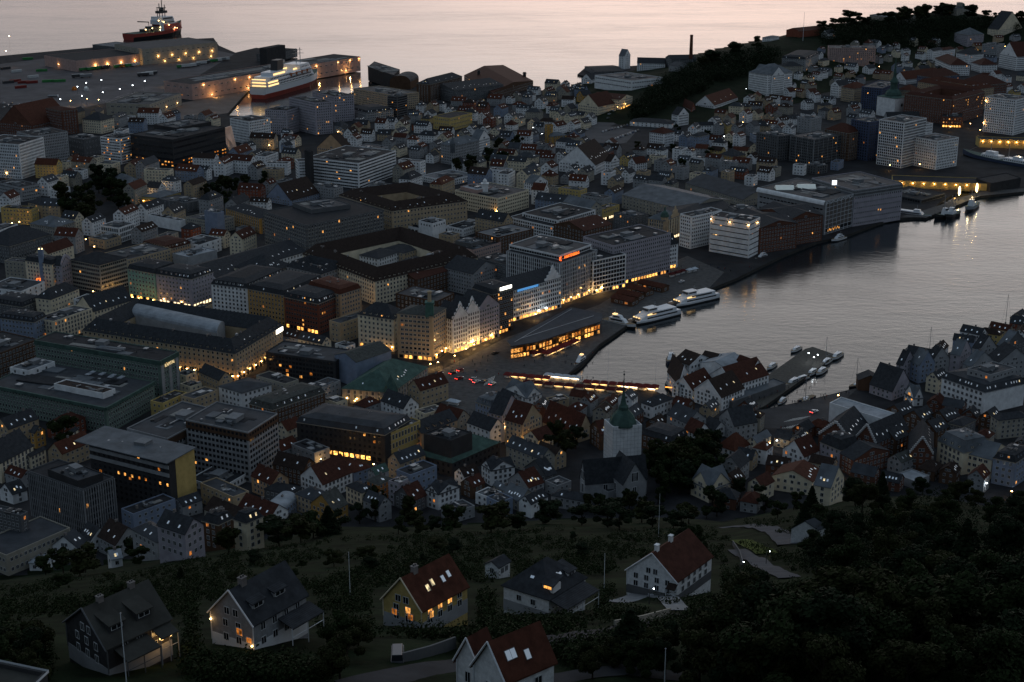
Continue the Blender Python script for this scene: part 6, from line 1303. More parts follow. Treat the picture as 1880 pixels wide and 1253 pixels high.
def yacht(label, st, bw, L_fix=None, name='motor_yacht', lit=0, group=None, hullm=BW, cat='boat', decks=2):
 o, L_ = vessel(name, label, cat, st, bw, group); L_ = L_fix or L_; bm = L_ * .27; h_ = L_ / 2; s_ = L_ / 20
 hullmesh(L_, bm, 1.9 * s_, None, bow=.42, stern=.85, sheer=.8).build('hull', [hullm, BLK if hullm == BW else hullm, WOODM], o)
 m = MB(); house(m, -h_ * .6, h_ * .45, bm * .74, bm * .5,1.9 * s_, 3.9 * s_, L_ * .1); band(m, -h_ * .5, h_ * .22, bm * .73, bm * .56,2.7 * s_, 3.5 * s_, 1,.03 * s_)
 if decks > 1: house(m, -h_ * .4, h_ * .14, bm * .6, bm * .44,3.9 * s_, 5.4 * s_, L_ * .06); band(m, -h_ * .34, h_ * .02, bm * .59, bm * .47,4.4 * s_, 5.1 * s_, 1,.03 * s_)
 m.build('cabin', [BW, BGL], o)
 m = MB(); m.tube([(-h_ * .3,0,(5.4 if decks > 1 else 3.9) * s_),(-h_ * .36,0,(8 if decks > 1 else 5.4) * s_)], .09 * s_ + .03,5); m.build('mast', GALV, o)
 if lit: m = MB(); m.box(-h_ * .45,-h_ * .25,-bm * .2, bm * .2,5.45 * s_, 5.8 * s_); m.build('cabin_lamp', CABL, o); plight(o, (-h_ * .35,0,6.6 * s_),40 * lit)
 return o
yacht('white sightseeing boat with lamp lit windows moored beside the fish hall', (1106,590),(1172,606),30, 'sightseeing_boat', 1)
yacht('white motor yacht moored alone at the head of the harbour', (1080,656),(1048,682),22, lit=2)
yacht('white boat with blue top tied behind the gabled harbour houses', (1238,650),(1222,676),20, hullm=BLUE)
yacht('blue hulled boat half hidden at the right picture edge', (1900,590),(1868,604),26, 'fishing_boat', 1, hullm=BLUE)
for i_, (x0, y0, x1, y1, L2, lab) in enumerate([(1465,694,1430,712,11, 'white motorboat nearest the market end of the jetty'),(1475,692,1452,699,9, 'low grey hulled boat second from the land on the jetty'),(1490,680,1475,690,10, 'white motorboat in the middle of the jetty row'),
  (1508,677,1492,688,10, 'white boat tied outside the middle motorboat'),(1517,660,1500,671,10, 'open motorboat near the jetty head'),(1536,650,1520,660,11, 'last white boat at the jetty head with raised mast'),
  (1473,638,1458,646,9, 'small turquoise boat on the far side of the jetty'),(1428,668,1414,678,9, 'small boat on the far side of the jetty near land'),(1440,732,1430,741,8, 'little boat against the harbour end wall'),
  (1549,436,1528,442,13, 'small white cabin boat below the glass atrium'),(1408,470,1388,476,12, 'white boat at the quay corner below the striped hotel'),(1300,458,1258,462,17, 'white pleasure boat laid up on the quay by the hotel wing')]):
 yacht(lab, (x0 + (7 if i_ < 6 else -5 if i_ < 8 else 0), y0 + 3),(x1 + (7 if i_ < 6 else -5 if i_ < 8 else 0), y1 + 3), L2 * 1.7, 'motorboat', group='small boats in the harbour', decks=1 if i_ not in (9,10) else 2) if i_ != 11 else None
def sailboat(label, st, bw, L2, mh):
 L2 *= 1.5
 o, L_ = vessel('sailboat', label, 'sailboat', st, bw, 'sailing boats by the jetty'); h_ = L2 / 2
 hullmesh(L2, L2 * .27,1.2, None, bow=.5, stern=.7, sheer=.5).build('hull', [BLUE if mh > 15 else BW, BLK, WOODM], o)
 m = MB(); house(m, -h_ * .2, h_ * .35, L2 * .15, L2 * .1,1.2,1.9,.8); m.build('cabin', BW, o)
 m = MB(); m.tube([(h_ * .1,0,1),(h_ * .1,0, mh)], .24,5, r2=.12); m.tube([(h_ * .1,0,2.4),(-h_ * .7,0,2.3)], .1,5); m.build('mast', GALV, o)
 m = MB(); m.tube([(h_ * .1,0, mh),(h_ * .98,0,1.4)], .04,4); m.tube([(h_ * .1,0, mh),(-h_ * .98,0,1.3)], .04,4); m.build('rigging', DARKM, o)
for a_ in [('sailing boat with dark covered boom at the harbour end wall', (1492,730),(1468,738),11,16),('white sailing boat second at the harbour end wall', (1484,733),(1474,741),9,14),('sailing boat with tall mast at the jetty head', (1526,655),(1508,664),13,17),
   ('slim sailing boat moored off the wharf with twin masts showing', (1580,706),(1566,711),12,20),('sailing boat hidden behind the wharf roofs with mast showing', (1712,655),(1700,662),13,24),('sailing boat hidden behind the last wharf gables', (1852,612),(1838,618),14,32)]: sailboat(*a_)
def workboat(label, st, bw, L2_, cat='ship', hullm=BLK, name='tugboat', masts=1, lit=0):
 L2 = L2_; o, _ = vessel(name, label, cat, st, bw); o.scale = (1.35,) * 3; h_ = L2 / 2; bm = L2 * .24
 hullmesh(L2, bm, 2.4, None, bow=.35, stern=.7, sheer=1.6).build('hull', [hullm, BLK, DECKG], o)
 m = MB(); house(m, -h_ * .3, h_ * .35, bm * .7, bm * .6,2.4,5,.6); house(m, 0, h_ * .3, bm * .55, bm * .5,5,7.6,.6); band(m, .03 * h_, h_ * .22, bm * .55, bm * .52,5.9,7.1,1); m.build('wheelhouse', [BW, BGL], o)
 m = MB()
 for i in range(masts): m.tube([(h_ * (.2 - i * .55),0,3),(h_ * (.2 - i * .55),0,17)], .25,5); m.tube([(h_ * (.2 - i * .55),-2.5,12),(h_ * (.2 - i * .55),2.5,12)], .14,4)
 m.build('mast', GALV, o)
 if lit: plight(o, (h_ * .1,-2,9),900,(1,.75,.4)); put(ml, 'deck_lamp', o, (h_ * .1,0,9))
 return o
workboat('black tug with white wheelhouse left of the three boats across the harbour', (1752,398),(1722,402),24)
workboat('dark fishing boat with white rails in the middle across the harbour', (1760,392),(1735,405),26, masts=2)
workboat('grey patrol ship under a bright flame like lamp', (1795,375),(1772,392),30, hullm=M('ship_grey', (.3,.32,.35),.5,.1), name='patrol_ship', lit=1)
o, _ = vessel('ferry', 'long low white sightseeing ferry moored by the harbour hotel', 'ferry', (1640,392),(1702,400)); L2 = 44
hullmesh(L2,9,2.2, None, bow=.3).build('hull', [BW, BLK, DECKG], o); m = MB(); house(m, -20,14,7.6,6.6,2.2,4.8,2); band(m, -19,11,7.6,6.8,3.1,4.1,1); house(m, -18,4,6.6,6,4.8,5.2,.4); house(m, 4,11,5,4.4,4.8,7.2,1); m.build('cabin', [BW, BGL], o)
m = MB(); m.tube([(7,0,7),(7,0,12)], .15,5); m.build('mast', GALV, o)
o, _ = vessel('naval_ship', 'long dark blue museum ship with white deckhouses at the lit ferry shed', 'ship', (1890,312),(1782,292)); L2 = 110
hullmesh(L2,15,6, None, bow=.25, sheer=1.4).build('hull', [BLUE, BLK, DECKG], o); m = MB(); house(m, -40,-8,11,11,6,10,1); house(m, -2,26,11,9,6,10.5,2); house(m, 6,20,8,7,10.5,14,1.5); house(m, -30,-20,7,7,10,13,1)
for x0 in range(-38,-10,3): band(m, x0, x0 + 1.4,11,11,7.5,8.7)
for x0 in range(0,22,3): band(m, x0, x0 + 1.4,11,10,7.6,8.8)
m.build('superstructure', [BW, BGL], o); m = MB(); m.tube([(14,0,14),(14,0,30)], .4,6); m.tube([(-12,0,10),(-12,0,26)], .35,6); m.tube([(14,-4,24),(14,4,24)], .2,4); m.tube([(14,0,27),(48,0,9)], .12,4); m.build('mast', GALV, o)
plight(o, (-25,-4,15),1500,(1,.7,.35)); plight(o, (10,-6,12),1200,(1,.75,.45))
for x_, y_, lab in ((1760,368, 'left of two tall flame bright quay lamps'),(1792,362, 'right of two tall flame bright quay lamps')):
 p = G(x_, y_); o = empty('quay_lamp', p, lab, 'lamp', 'tall bright quay lamps'); m = MB(); m.lathe([(.5,0),(.3,5)], 0,0,6); m.build('pole', DARKM, o)
 m = MB(); m.lathe([(.2,5),(1.0,7),(1.2,10),(.9,13.5),(.2,15)], 0,0,8); m.build('lamp_head', M('flame_lamp', (1,.8,.5),.5,0, emit=(1,.72,.33), es=9), o); plight(o, (0,-2.5,8),4000,(1,.7,.3))
# ================================================================ fish hall, market, gabled harbour houses
def poly_prism(name, pts_px, z0, z1, mat, parent=None, inset=0):
 P = [W(a, b, z1).to_2d() for a, b in pts_px]
 if sum(p.x * q.y - q.x * p.y for p, q in zip(P, P[1:] + P[:1])) < 0: P.reverse()
 if inset:
  c = sum(P, Vector((0,0))) / len(P); P = [c + (p - c) * (1 - inset) for p in P]
 m = MB(); o_ = parent.location if parent else Vector((0,0,0))
 m.prism([(p.x - o_.x, p.y - o_.y, z0) for p in P], [(p.x - o_.x, p.y - o_.y, z1) for p in P]); return m.build(name, mat, parent), P
fh = empty('fish_hall', W(1020,610, GZ), 'wedge shaped fish hall with big slanting grey roof over glowing glass walls', 'market hall')
roof_px = [(930,632),(1048,570),(1107,582),(1104,596),(985,634),(938,642)]
poly_prism('roof', roof_px, 9,9.8, M('hall_roof', (.06,.065,.075),.65,.2,.2), fh); _, HP = poly_prism('wall', roof_px, 0,9, M('hall_glass', (.03,.03,.03),.2,0), fh, .12)
m = MB(); ro_ = fh.location; a_, b_ = W(938,641,9.8), W(1104,595,9.8);
def facade(a, b, n, z0, z1, off, kinds, lit, parent, w=.86, name='lit_pane'):
 a, b = a.to_2d(), b.to_2d(); e = b - a; nn = Vector((e.y, -e.x)).normalized(); nn = nn if nn.y < 0 else -nn; rz = rot_of(nn) + math.pi / 2
 for i in range(n):
  p = a + e * ((i + .5) / n) + nn * off
  if random.random() < lit: put(winmesh(random.choice(kinds), 'd', 0), name, parent, (p.x - parent.location.x, p.y - parent.location.y, z0 - (parent.location.z - GZ)), rz, (e.length / n * w, 1, z1 - z0))
for qa, qb, n_ in (((939,643),(985,635),8),((985,635),(1104,597),20)):
 facade(W(*qa, 9.8), W(*qb, 9.8), n_, .6,3.4,-1.2, 'sll', .9, fh); facade(W(*qa, 9.8), W(*qb, 9.8), n_, 4.2,7.6,-1.2, 'olol', .8, fh)
m = MB()
for i in range(27):
 x_ = 940 + (1104 - 940) * i / 26; p = W(x_, 643 - 8 * (x_ - 939) / 46 if x_ < 985 else 635 - 38 * (x_ - 985) / 119,9.8); p.y += 1.0; m.tube([(p.x - ro_.x, p.y - ro_.y, 0),(p.x - ro_.x, p.y - ro_.y, 9)], .16,4)
m.build('glass_post', DARKM, fh); m = MB(); p0, p1 = W(955,628,10) - ro_, W(1090,586,10) - ro_; m.tube([(p0.x, p0.y, 9.9),(p1.x, p1.y, 9.9)], .3,4); p0, p1 = W(945,634,10) - ro_, W(1050,573,10) - ro_; m.tube([(p0.x, p0.y, 9.9),(p1.x, p1.y, 9.9)], .25,4); m.build('roof_seam', GALV, fh)
for f in (.1,.3,.5,.7,.9): p = W(940 + 160 * f, 652 - 42 * f, GZ) - ro_; plight(fh, (p.x, p.y, 4),600,(1,.55,.16))
TENT = M('tent_red', (.16,.03,.028),.85,.2,.6); TENTD = M('tent_dark_red', (.09,.022,.022),.9,.2,.6)
def m_tent(L2, W2, e=2.4, r=3.8, mat=TENT):
 m = MB(); m.prism([(-L2 / 2,-W2 / 2, e - .35),(L2 / 2,-W2 / 2, e - .35),(L2 / 2, W2 / 2, e - .35),(-L2 / 2, W2 / 2, e - .35)], [(-L2 / 2,-W2 / 2, e),(L2 / 2,-W2 / 2, e),(L2 / 2, W2 / 2, e),(-L2 / 2, W2 / 2, e)])
 m.add([(-L2 / 2,-W2 / 2, e),(L2 / 2,-W2 / 2, e),(L2 / 2, W2 / 2, e),(-L2 / 2, W2 / 2, e),(-L2 / 2 + min(W2 / 2, L2 * .3),0, r),(L2 / 2 - min(W2 / 2, L2 * .3),0, r)], [(0,1,5,4),(1,2,5),(2,3,4,5),(3,0,4)])
 return m.mesh('canopy', mat)
def tent(px, py, ang_px, L2, W2, label, lit=0, mat=TENT, grp='red market tents', h=0):
 p = G(px, py); q = G(*ang_px); a = math.atan2(q.y - p.y, q.x - p.x)
 o = empty('market_tent', p, label, 'tent', grp, rz=a); put(shared(('tent', L2, W2, mat.name), lambda: m_tent(L2, W2, mat=mat)), 'canopy', o)
 def posts():
  m = MB()
  for x in (-1,1):
   for y in (-1,1): m.tube([(x * (L2 / 2 - .2), y * (W2 / 2 - .2),0),(x * (L2 / 2 - .2), y * (W2 / 2 - .2),2.2)], .06,4)
  return m.mesh('post', GALV)
 put(shared(('post', L2, W2), posts), 'post', o)
 def ctr():
  m = MB(); m.box(-L2 * .4, L2 * .4,-W2 * .2, W2 * .2,0,1.0); return m.mesh('counter', wallm('white'))
 put(shared(('ctr', L2, W2), ctr), 'counter', o)
 if lit:
  def strip_():
   m = MB(); m.box(-L2 * .45, L2 * .45,-W2 * .5 + .3,-W2 * .5 + .42,1.5,2.0); return m.mesh('lamp_strip', CABL if lit < 3 else CABW)
  put(shared(('ls', L2, W2, lit), strip_), 'lamp_strip', o); plight(o, (0,-W2 / 2 - .6,1.6),110 * lit, (1,.55,.18))
 return o
rows = [  # start, end, n, width, lit, what
 ((1000,655),(1060,628),4,7,2, 'red parasol tent right in front of the fish hall'),((975,655),(1000,648),2,7,1, 'red parasol tent below the fish hall corner'),
 ((925,692),(1010,700),6,6,2, 'red tent in the left rear market row'),((1070,706),(1210,716),9,6,2, 'red tent in the right rear market row'),
 ((960,706),(1150,722),10,6,1, 'dark red market tent in the front market row'),((1140,712),(1205,718),4,5,3, 'market tent with bright white lamp strip')]
for s_, e_, n, wd_, lit_, lab in rows:
 for i in range(n):
  f = (i + .5) / n; x, y = s_[0] + (e_[0] - s_[0]) * f, s_[1] + (e_[1] - s_[1]) * f
  L2 = (G(*e_) - G(*s_)).length / n * .93; L2 = round(L2,1)
  o_ = ('first', 'second', 'third', 'fourth', 'fifth', 'sixth', 'seventh', 'eighth', 'ninth', 'tenth')[i]
  tent(x, y, (x + (e_[0] - s_[0]) * .01, y + (e_[1] - s_[1]) * .01), L2, wd_, f'{lab}, {o_} from the left', lit_ if (i + n) % 3 else 0, TENT if lit_ != 1 else TENTD)
WT = M('tent_white', (.5,.55,.6),.8,.1,1)
for i in range(4): tent(1008 + i * 16,694 + i * 1.6,(1010 + i * 16,694.2 + i * 1.6),7,4.5, f'white market awning of the bright strip, {("first","second","third","fourth")[i]} from the left', 3, WT, 'white market awnings')
t = (2,1)
for i_, (ax, ay, lx, ly, rx, ry) in enumerate([(860,960,720,925,905,935),(905,925,760,890,945,900),(960,890,830,850,1015,870),(1080,860,900,820,1130,840)]):
 B(t, (ax, ay),(lx, ly),(rx, ry),('rust red market shed nearest the moored boats', 'second rust red market shed from the near end', 'third rust red market shed from the near end', 'rust red market shed at the far end of the row')[i_],
  h=4, name='market_shed', cat='market shed', group='rust red market sheds', wall='brown', rc='red', roof='gL', rise=2.2, sp=4, ww=2.4, wh=1.8, lit=.25, fl=1)
t = (2,2)
slab('pier', [T(2,2, *q_) for q_ in ((1100,330),(1190,400),(1370,470),(1500,470),(1560,470),(1840,290),(1760,210),(1500,140),(1220,120))], CONC, GZ + .02,-2, side=QUAYW)
ZL = ['left white gable of the harbour pier houses, facing the market', 'low white gabled house second on the harbour pier', 'right front white gable of the harbour pier houses', 'large red brown roofed rear house on the harbour pier', 'rear left peaked roof of the harbour pier houses', 'farthest right peaked house on the harbour pier', 'rear middle peaked roof beside the glass roof']
Z = [(((1195,340),(1118,240),(1258,250)),9,8.5, 'gR'),(((1300,385),(1195,330),(1372,300)),7,7.5, 'gR'),(((1505,435),(1385,355),(1575,345)),9,9.5, 'gR'),(((1600,345),(1500,255),(1730,240)),10,9, 'gR'),
  (((1275,200),(1210,150),(1380,140)),12,5, 'gL'),(((1720,245),(1650,190),(1760,205)),12,6, 'gL'),(((1440,200),(1350,170),(1500,130)),11,5, 'gL')]
for i_, ((a_, l_, r_), hh, rs, rf) in enumerate(Z):
 B(t, a_, l_, r_, ZL[i_], h=hh, name='harbour_house', cat='house', group='gabled harbour pier houses', wall='white', rc=('brown', 'dred')[i_ % 2], roof=rf, rise=rs, sp=2.6, ww=1.3, sky=3, lit=.06, fl=3, short=None, cornice=False)
gz_ = B(t, (1560,240),(1400,170),(1640,165), 'white steel and glass roof between the harbour pier houses', h=13, name='glass_roof_hall', cat='hall', group='gabled harbour pier houses', wall='white', rc='light', roof='gR', rise=4, wins=False)
p = W(*T(2,2,1335,452), GZ); o = empty('quay_lamp', p, 'orange lamp glowing under the harbour pier houses', 'lamp'); m = MB(); m.lathe([(.1,0),(.1,3.4)], 0,0,5); m.build('pole', DARKM, o); m = MB(); m.lathe([(.01,3.3),(.35,3.6),(.01,4)], 0,0,6); m.build('lamp_head', LAMPW, o); plight(o, (0,-1.2,2.6),2200,(1,.34,.06))
p = W(*T(2,2,1240,392), GZ); o = empty('lamp_rail', p, 'orange light strip along the pier house wall', 'lamp'); m = MB(); m.box(-13,13,-.2,.2,2.0,2.5); q_ = m.build('lamp_strip', M('orange_strip', (1,.4,.1),.5,0, emit=(1,.33,.05), es=3), o); q_.rotation_euler.z = R(-16)
B(t, (1585,470),(1520,430),(1840,300), 'long low flat roofed boat shed along the jetty', h=4, name='boat_shed', cat='shed', wall='dgrey', rc='metal', wins=False, units=False, fl=1)
CC = dict(green=(.05,.22,.07), red=(.20,.035,.03), white=(.5,.52,.52), grey=(.2,.21,.22), dark=(.06,.06,.065), orange=(.45,.15,.03))
def boxmesh(kind, col, L2, h=2.6):
 def f():
  m = MB(); mt = M('box_' + col, CC[col], .6,.2,.8)
  if kind == 'container':
   m.box(-L2 / 2, L2 / 2,-1.25,1.25,0, h)
   for i in range(int(L2 / .6)): m.box(-L2 / 2 + .2 + i * .6,-L2 / 2 + .45 + i * .6,-1.31,1.31,.1, h - .1)
   m.box(L2 / 2, L2 / 2 + .05,-1.1,-.05,.1, h - .1); m.box(L2 / 2, L2 / 2 + .05,.05,1.1,.1, h - .1)
   return m.mesh(kind, [mt])
  m.box(-L2 / 2, L2 / 2,-1.25,1.25,1.1,3.9); m.box(-L2 / 2, L2 / 2,-1.3,1.3,3.9,3.98,1); m.box(-L2 / 2 + .5, L2 / 2 - .5,-.5,.5,.8,1.1,2)
  for x in (-L2 / 2 + 1.2,-L2 / 2 + 2.5, L2 / 2 - 3):
   for y in (-1,1): m.lathe([(.5,-.15),(.5,.15)], 0,0,10,2); vs = m.v[-20:]; m.v[-20:] = [(x + v[0], y * 1.05 + v[2], .5 + v[1]) for v in vs]
  return m.mesh(kind, [mt, M('box_white', CC['white'], .6,.2,.8), BLK])
 return shared((kind, col, L2, h), f)
def goods(kind, name, cat, grp, items, lab, L2, ang):
 for i, (x, y, col) in enumerate(items):
  p = G(*T(0,0, x, y)); o = put(boxmesh(kind, col, L2), name, None, p, R(ang if not callable(ang) else ang(i)),(1.55,) * 3)
  tag(o, lab(i, col), cat, grp)
ORD = 'first second third fourth fifth sixth seventh eighth ninth tenth eleventh twelfth'.split()
goods('trailer', 'trailer', 'trailer', 'trailers at the port warehouse dock', [(600,512, 'green'),(655,508, 'green'),(715,500, 'green'),(760,496, 'dark'),(850,490, 'green'),(895,486, 'orange'),(930,483, 'green'),(975,478, 'white')], lambda i, c: f'{c} trailer backed to the lit dock, {ORD[i]} from the left', 12,60)
goods('trailer', 'trailer', 'trailer', 'trailers on the port yard', [(1310,490, 'green'),(1340,488, 'white'),(1375,484, 'white'),(1405,478, 'grey'),(1450,465, 'white'),(1475,462, 'dark'),(1530,450, 'green'),(1560,447, 'white'),(1590,440, 'grey'),(1615,437, 'white')], lambda i, c: f'{c} trailer in the far yard row, {ORD[i]} from the left', 13,42)
goods('trailer', 'trailer', 'trailer', 'trailers on the port yard', [(1030,550, 'dark'),(1060,545, 'white'),(1090,540, 'dark'),(560,560, 'dark'),(620,560, 'grey')], lambda i, c: f'{c} trailer in the middle of the yard, {ORD[i]} of five', 13,30)
goods('container', 'container', 'container', 'containers at the left of the port', [(300,515, 'green'),(345,592, 'green'),(430,590, 'green'),(200,430, 'green'),(110,590, 'red'),(170,600, 'red'),(230,600, 'red'),(60,600, 'dark'),(150,635, 'red'),(240,560, 'white'),(120,520, 'white'),(40,500, 'dark')], lambda i, c: f'{c} shipping container near the left edge of the port, {ORD[i]} of twelve', 12.2, lambda i: 20 + i * 3)
p = G(*T(0,0,378,700)); o = empty('tanker_truck', p, 'silver tanker truck parked on the port road', 'truck', rz=R(8)); m = MB(); m.lathe([(.01,-7),(1.2,-6.8),(1.3,0),(1.2,6.8),(.01,7)], 0,0,12); m.v = [(v[2], v[1], 2.2 + v[0]) for v in m.v]; m.build('tank', GALV, o)
m = MB(); m.box(7.3,9.3,-1.2,1.2,.6,3.1); m.build('cab', BW, o); m = MB(); m.box(-7,7,-1.0,1.0,.4,.9); m.build('chassis', BLK, o)
for x_, c_, l_ in ((535, 'orange', 'small orange dome tent on the port yard'),(622, 'white', 'small white dome tent on the port yard')):
 o = empty('dome_tent', G(*T(0,0, x_, 650)), l_, 'tent'); m = MB(); m.lathe([(4,0),(4,2),(3.2,4.2),(1.8,5.6),(.1,6.3)], 0,0,12); m.build('canopy', M('box_' + c_, CC[c_]), o)
def m_pole(h):
 m = MB(); m.tube([(0,0,0),(0,0, h)], .11,5, r2=.07); m.tube([(0,0, h),(.9,0, h + .15)], .06,4); return m.mesh('pole', DARKM)
def m_head(mat, s=1.): return MB().lathe([(.01,-.22 * s),(.34 * s, -.1 * s),(.34 * s, .08 * s),(.01,.22 * s)], 0,0,8).mesh('lamp_head', mat)
def lamp(x, y, kind, label, grp, h=7, power=600, s=1.2):
 z = GZ
 p = G(x, y, add=h); mat, col = dict(w=(LAMPW, (1,.55,.18)), c=(LAMPC, (.85,.93,1)))[kind]
 o = empty('street_lamp', p, label, 'street lamp', grp); put(shared(('pole', h), lambda: m_pole(h)), 'pole', o)
 put(shared(('head', kind, s), lambda: m_head(mat, s)), 'lamp_head', o, (.9,0, h));
 if power: plight(o, (.9,0, h - .7), power, col)
def lamps(tl, pts, kind, lab, grp, **k):
 for i, (x, y) in enumerate(pts): lamp(*T(*tl, x, y), kind, f'{lab}, {ORD[i] if i < 12 else "last"} from the left', grp, **k)
lamps((0,0), [(295,730),(430,713),(553,624),(585,690),(615,597),(725,577),(735,665),(857,641),(949,614),(1037,585)], 'c', 'bright white mast lamp on the port yard', 'white port yard lamps', h=12, power=700, s=2.4)
lamps((0,0), [(503,727),(622,711),(705,718),(1177,587),(1250,660)], 'w', 'warm lamp on the port road', 'warm port road lamps', h=9, power=1800, s=1.6)
lamps((0,0), [(40,368),(62,260)], 'w', 'very tall light mast at the left end of the port', 'tall light masts', h=30, power=2500, s=3)
lamps((0,1), [(662,882),(704,890),(752,878),(782,870),(812,860),(845,850),(874,840)], 'w', 'small warm street lamp at the foot of the dark office', 'lamps below the dark office', h=4, power=220, s=1.3)
lamps((0,1), [(945,925),(990,930),(1020,938),(1050,945),(1092,945)], 'w', 'small warm lamp in front of the pale green house', 'lamps below the green house', h=5, power=260, s=1.2)
lamps((1,1), [(735,935),(1237,733),(80,775),(115,490),(935,375)], 'w', 'single warm street lamp between the town blocks', 'lamps between the town blocks', h=8, power=900, s=1.8)
lamps((2,1), [(600,875),(640,850),(740,815),(935,745),(990,720),(1040,700),(1080,600),(25,1040),(60,1030),(160,1045)], 'w', 'warm lamp along the harbour front pavement', 'harbour front lamps', h=5, power=2200, s=1.5)
lamps((2,1), [(185,1022),(238,1002)], 'c', 'bright white globe lamp by the blue banded shop house', 'white globe lamps', h=5, power=160, s=2.6)
lamps((1,2), [(1245,190),(1300,175),(1420,130),(1500,80),(1560,50),(1640,15),(1690,-20)], 'w', 'warm lamp at the shop fronts of the harbour street', 'harbour street lamps', h=4, power=2400, s=1.2)
lamps((2,1), [(-190,1170),(-130,1140),(-60,1110)], 'w', 'warm lamp along the street left of the fish hall', 'fish hall street lamps', h=4, power=2200, s=1.2)
lamps((1,2), [(615,482),(700,455),(790,478),(1280,995),(1163,722),(678,960),(455,875),(600,905),(660,910),(700,918),(755,930),(835,910)], 'w', 'warm lamp in the streets below the old bank hall', 'lamps below the old bank hall', h=5, power=420, s=1.3)
lamps((2,2), [(-290,20),(70,752),(190,795),(110,680),(-100,560),(-60,640)], 'w', 'lamp in the orange lit market street', 'market street lamps', h=5, power=2000, s=1.6)
lamps((3,2), [(40,760),(855,770),(1105,885),(1780,1105),(630,975),(535,415)], 'w', 'warm lamp among the wharf houses', 'wharf lamps', h=5, power=300, s=1.3)
lamps((3,2), [(322,112),(360,142),(388,124),(285,662),(92,740),(1600,1048)], 'c', 'white lamp around the jetty and wharf', 'white wharf lamps', h=6, power=250, s=1.3)
lamps((3,0), [(385,478),(836,480),(1345,912),(1490,890),(1560,935),(910,1188),(1125,1182),(1560,380),(1740,335)], 'w', 'street lamp on the far side of the harbour', 'far side street lamps', h=7, power=900, s=1.5)
lamps((2,0), [(700,760),(755,770),(812,748),(160,918),(1075,935),(1655,880)], 'w', 'street lamp in the peninsula village', 'village street lamps', h=6, power=420, s=1.3)
lamps((1,0), [(585,950),(630,940),(735,765),(1050,845),(90,1045),(250,1035)], 'w', 'street lamp near the apartment cubes', 'lamps near the cubes', h=6, power=900, s=1.8)
lamps((2,3), [(990,580),(1642,388),(1832,312)], 'c', 'small white lamp by the hillside drive', 'hillside lamps', h=4, power=20, s=.5)
lamps((0,1), [(40,30),(80,390),(125,14),(132,383),(345,48),(375,52),(405,57),(525,530),(610,508),(670,560),(797,172)], 'w', 'small warm lamp in the streets left of the park', 'lamps left of the park', h=6, power=300, s=1.5)
lamps((0,1), [(1050,150),(1080,50),(1152,123),(1745,222),(1420,500),(1590,720)], 'w', 'small warm lamp in the streets right of the park', 'lamps right of the park', h=8, power=300, s=1.5)
lamps((2,0), [(145,918),(185,965),(210,962),(415,957),(540,850),(960,770),(1200,1165),(1285,1082),(1520,980),(1680,640)], 'c', 'small white lamp between the village roofs', 'white village lamps', h=8, power=60, s=1.3)
def pole(x0, y0, x1, y1, label, name='flagpole', cat='flagpole', r=.1, mat=None, grp=None):
 p = G(x1, y1); lo, hi = 1,90
 for _ in range(30):
  k = (lo + hi) / 2
  if PX(p.x, p.y, p.z + k)[1] > y0: lo = k
  else: hi = k
 o = empty(name, p, label, cat, grp); m = MB(); m.tube([(0,0,-1),(0,0, lo)], r, 6, r2=r * .6); m.build('pole', mat or WHITE, o)
 m = MB(); m.lathe([(.01, lo),(r * 1.6, lo + r * 1.6),(.01, lo + r * 3.2)], 0,0,6); m.build('finial', GALV, o); return lo
for a_ in [(1211,908,1209,985, 'tall white flagpole behind the white hillside house'),(1111,1018,1109,1090, 'white flagpole left of the white hillside house'),(644,1015,643,1095, 'thin grey flagpole between the grey and yellow hillside houses'),
   (229,1128,232,1250, 'white flagpole in front of the dark timber house'),(1221,1193,1220,1252, 'short flagpole at the bottom edge by the wood'),(1477,24,1474,75, 'tall white flagpole on the open hilltop'),
   (1118,640,1116,698, 'left bare flagpole on the harbour end quay'),(1205,655,1203,712, 'right bare flagpole on the harbour end quay')]: pole(*a_, r=.09 if a_[1] > 200 else .35)
for x0, y0, x1, y1, lab, r_ in [(1269,65,1268,112, 'tall thin factory chimney against the sea', 3.0),(879,130,879,150, 'short square chimney stack on the waterfront roofs', 3.2),(963,134,963,150, 'stub chimney at the end of the rust brown warehouse', 4)]:
 p = G(x1, y1 + 3); hgt = next(k for k in range(2,90) if PX(p.x, p.y, p.z + k)[1] < y0); o = empty('chimney_stack', p, lab, 'chimney'); m = MB(); m.lathe([(r_ * 1.15,0),(r_ * .85, hgt - 1),(r_ * 1.0, hgt - .8),(r_ * 1.0, hgt),(r_ * .7, hgt)], 0,0,10 if r_ < 3.1 else 4); m.build('stack', wallm('brick') if r_ < 3.1 else wallm('dark'), o); m = MB(); m.lathe([(r_ * .98, hgt - 3),(r_ * .98, hgt - 2.2)], 0,0,10); m.build('iron_band', DARKM, o)
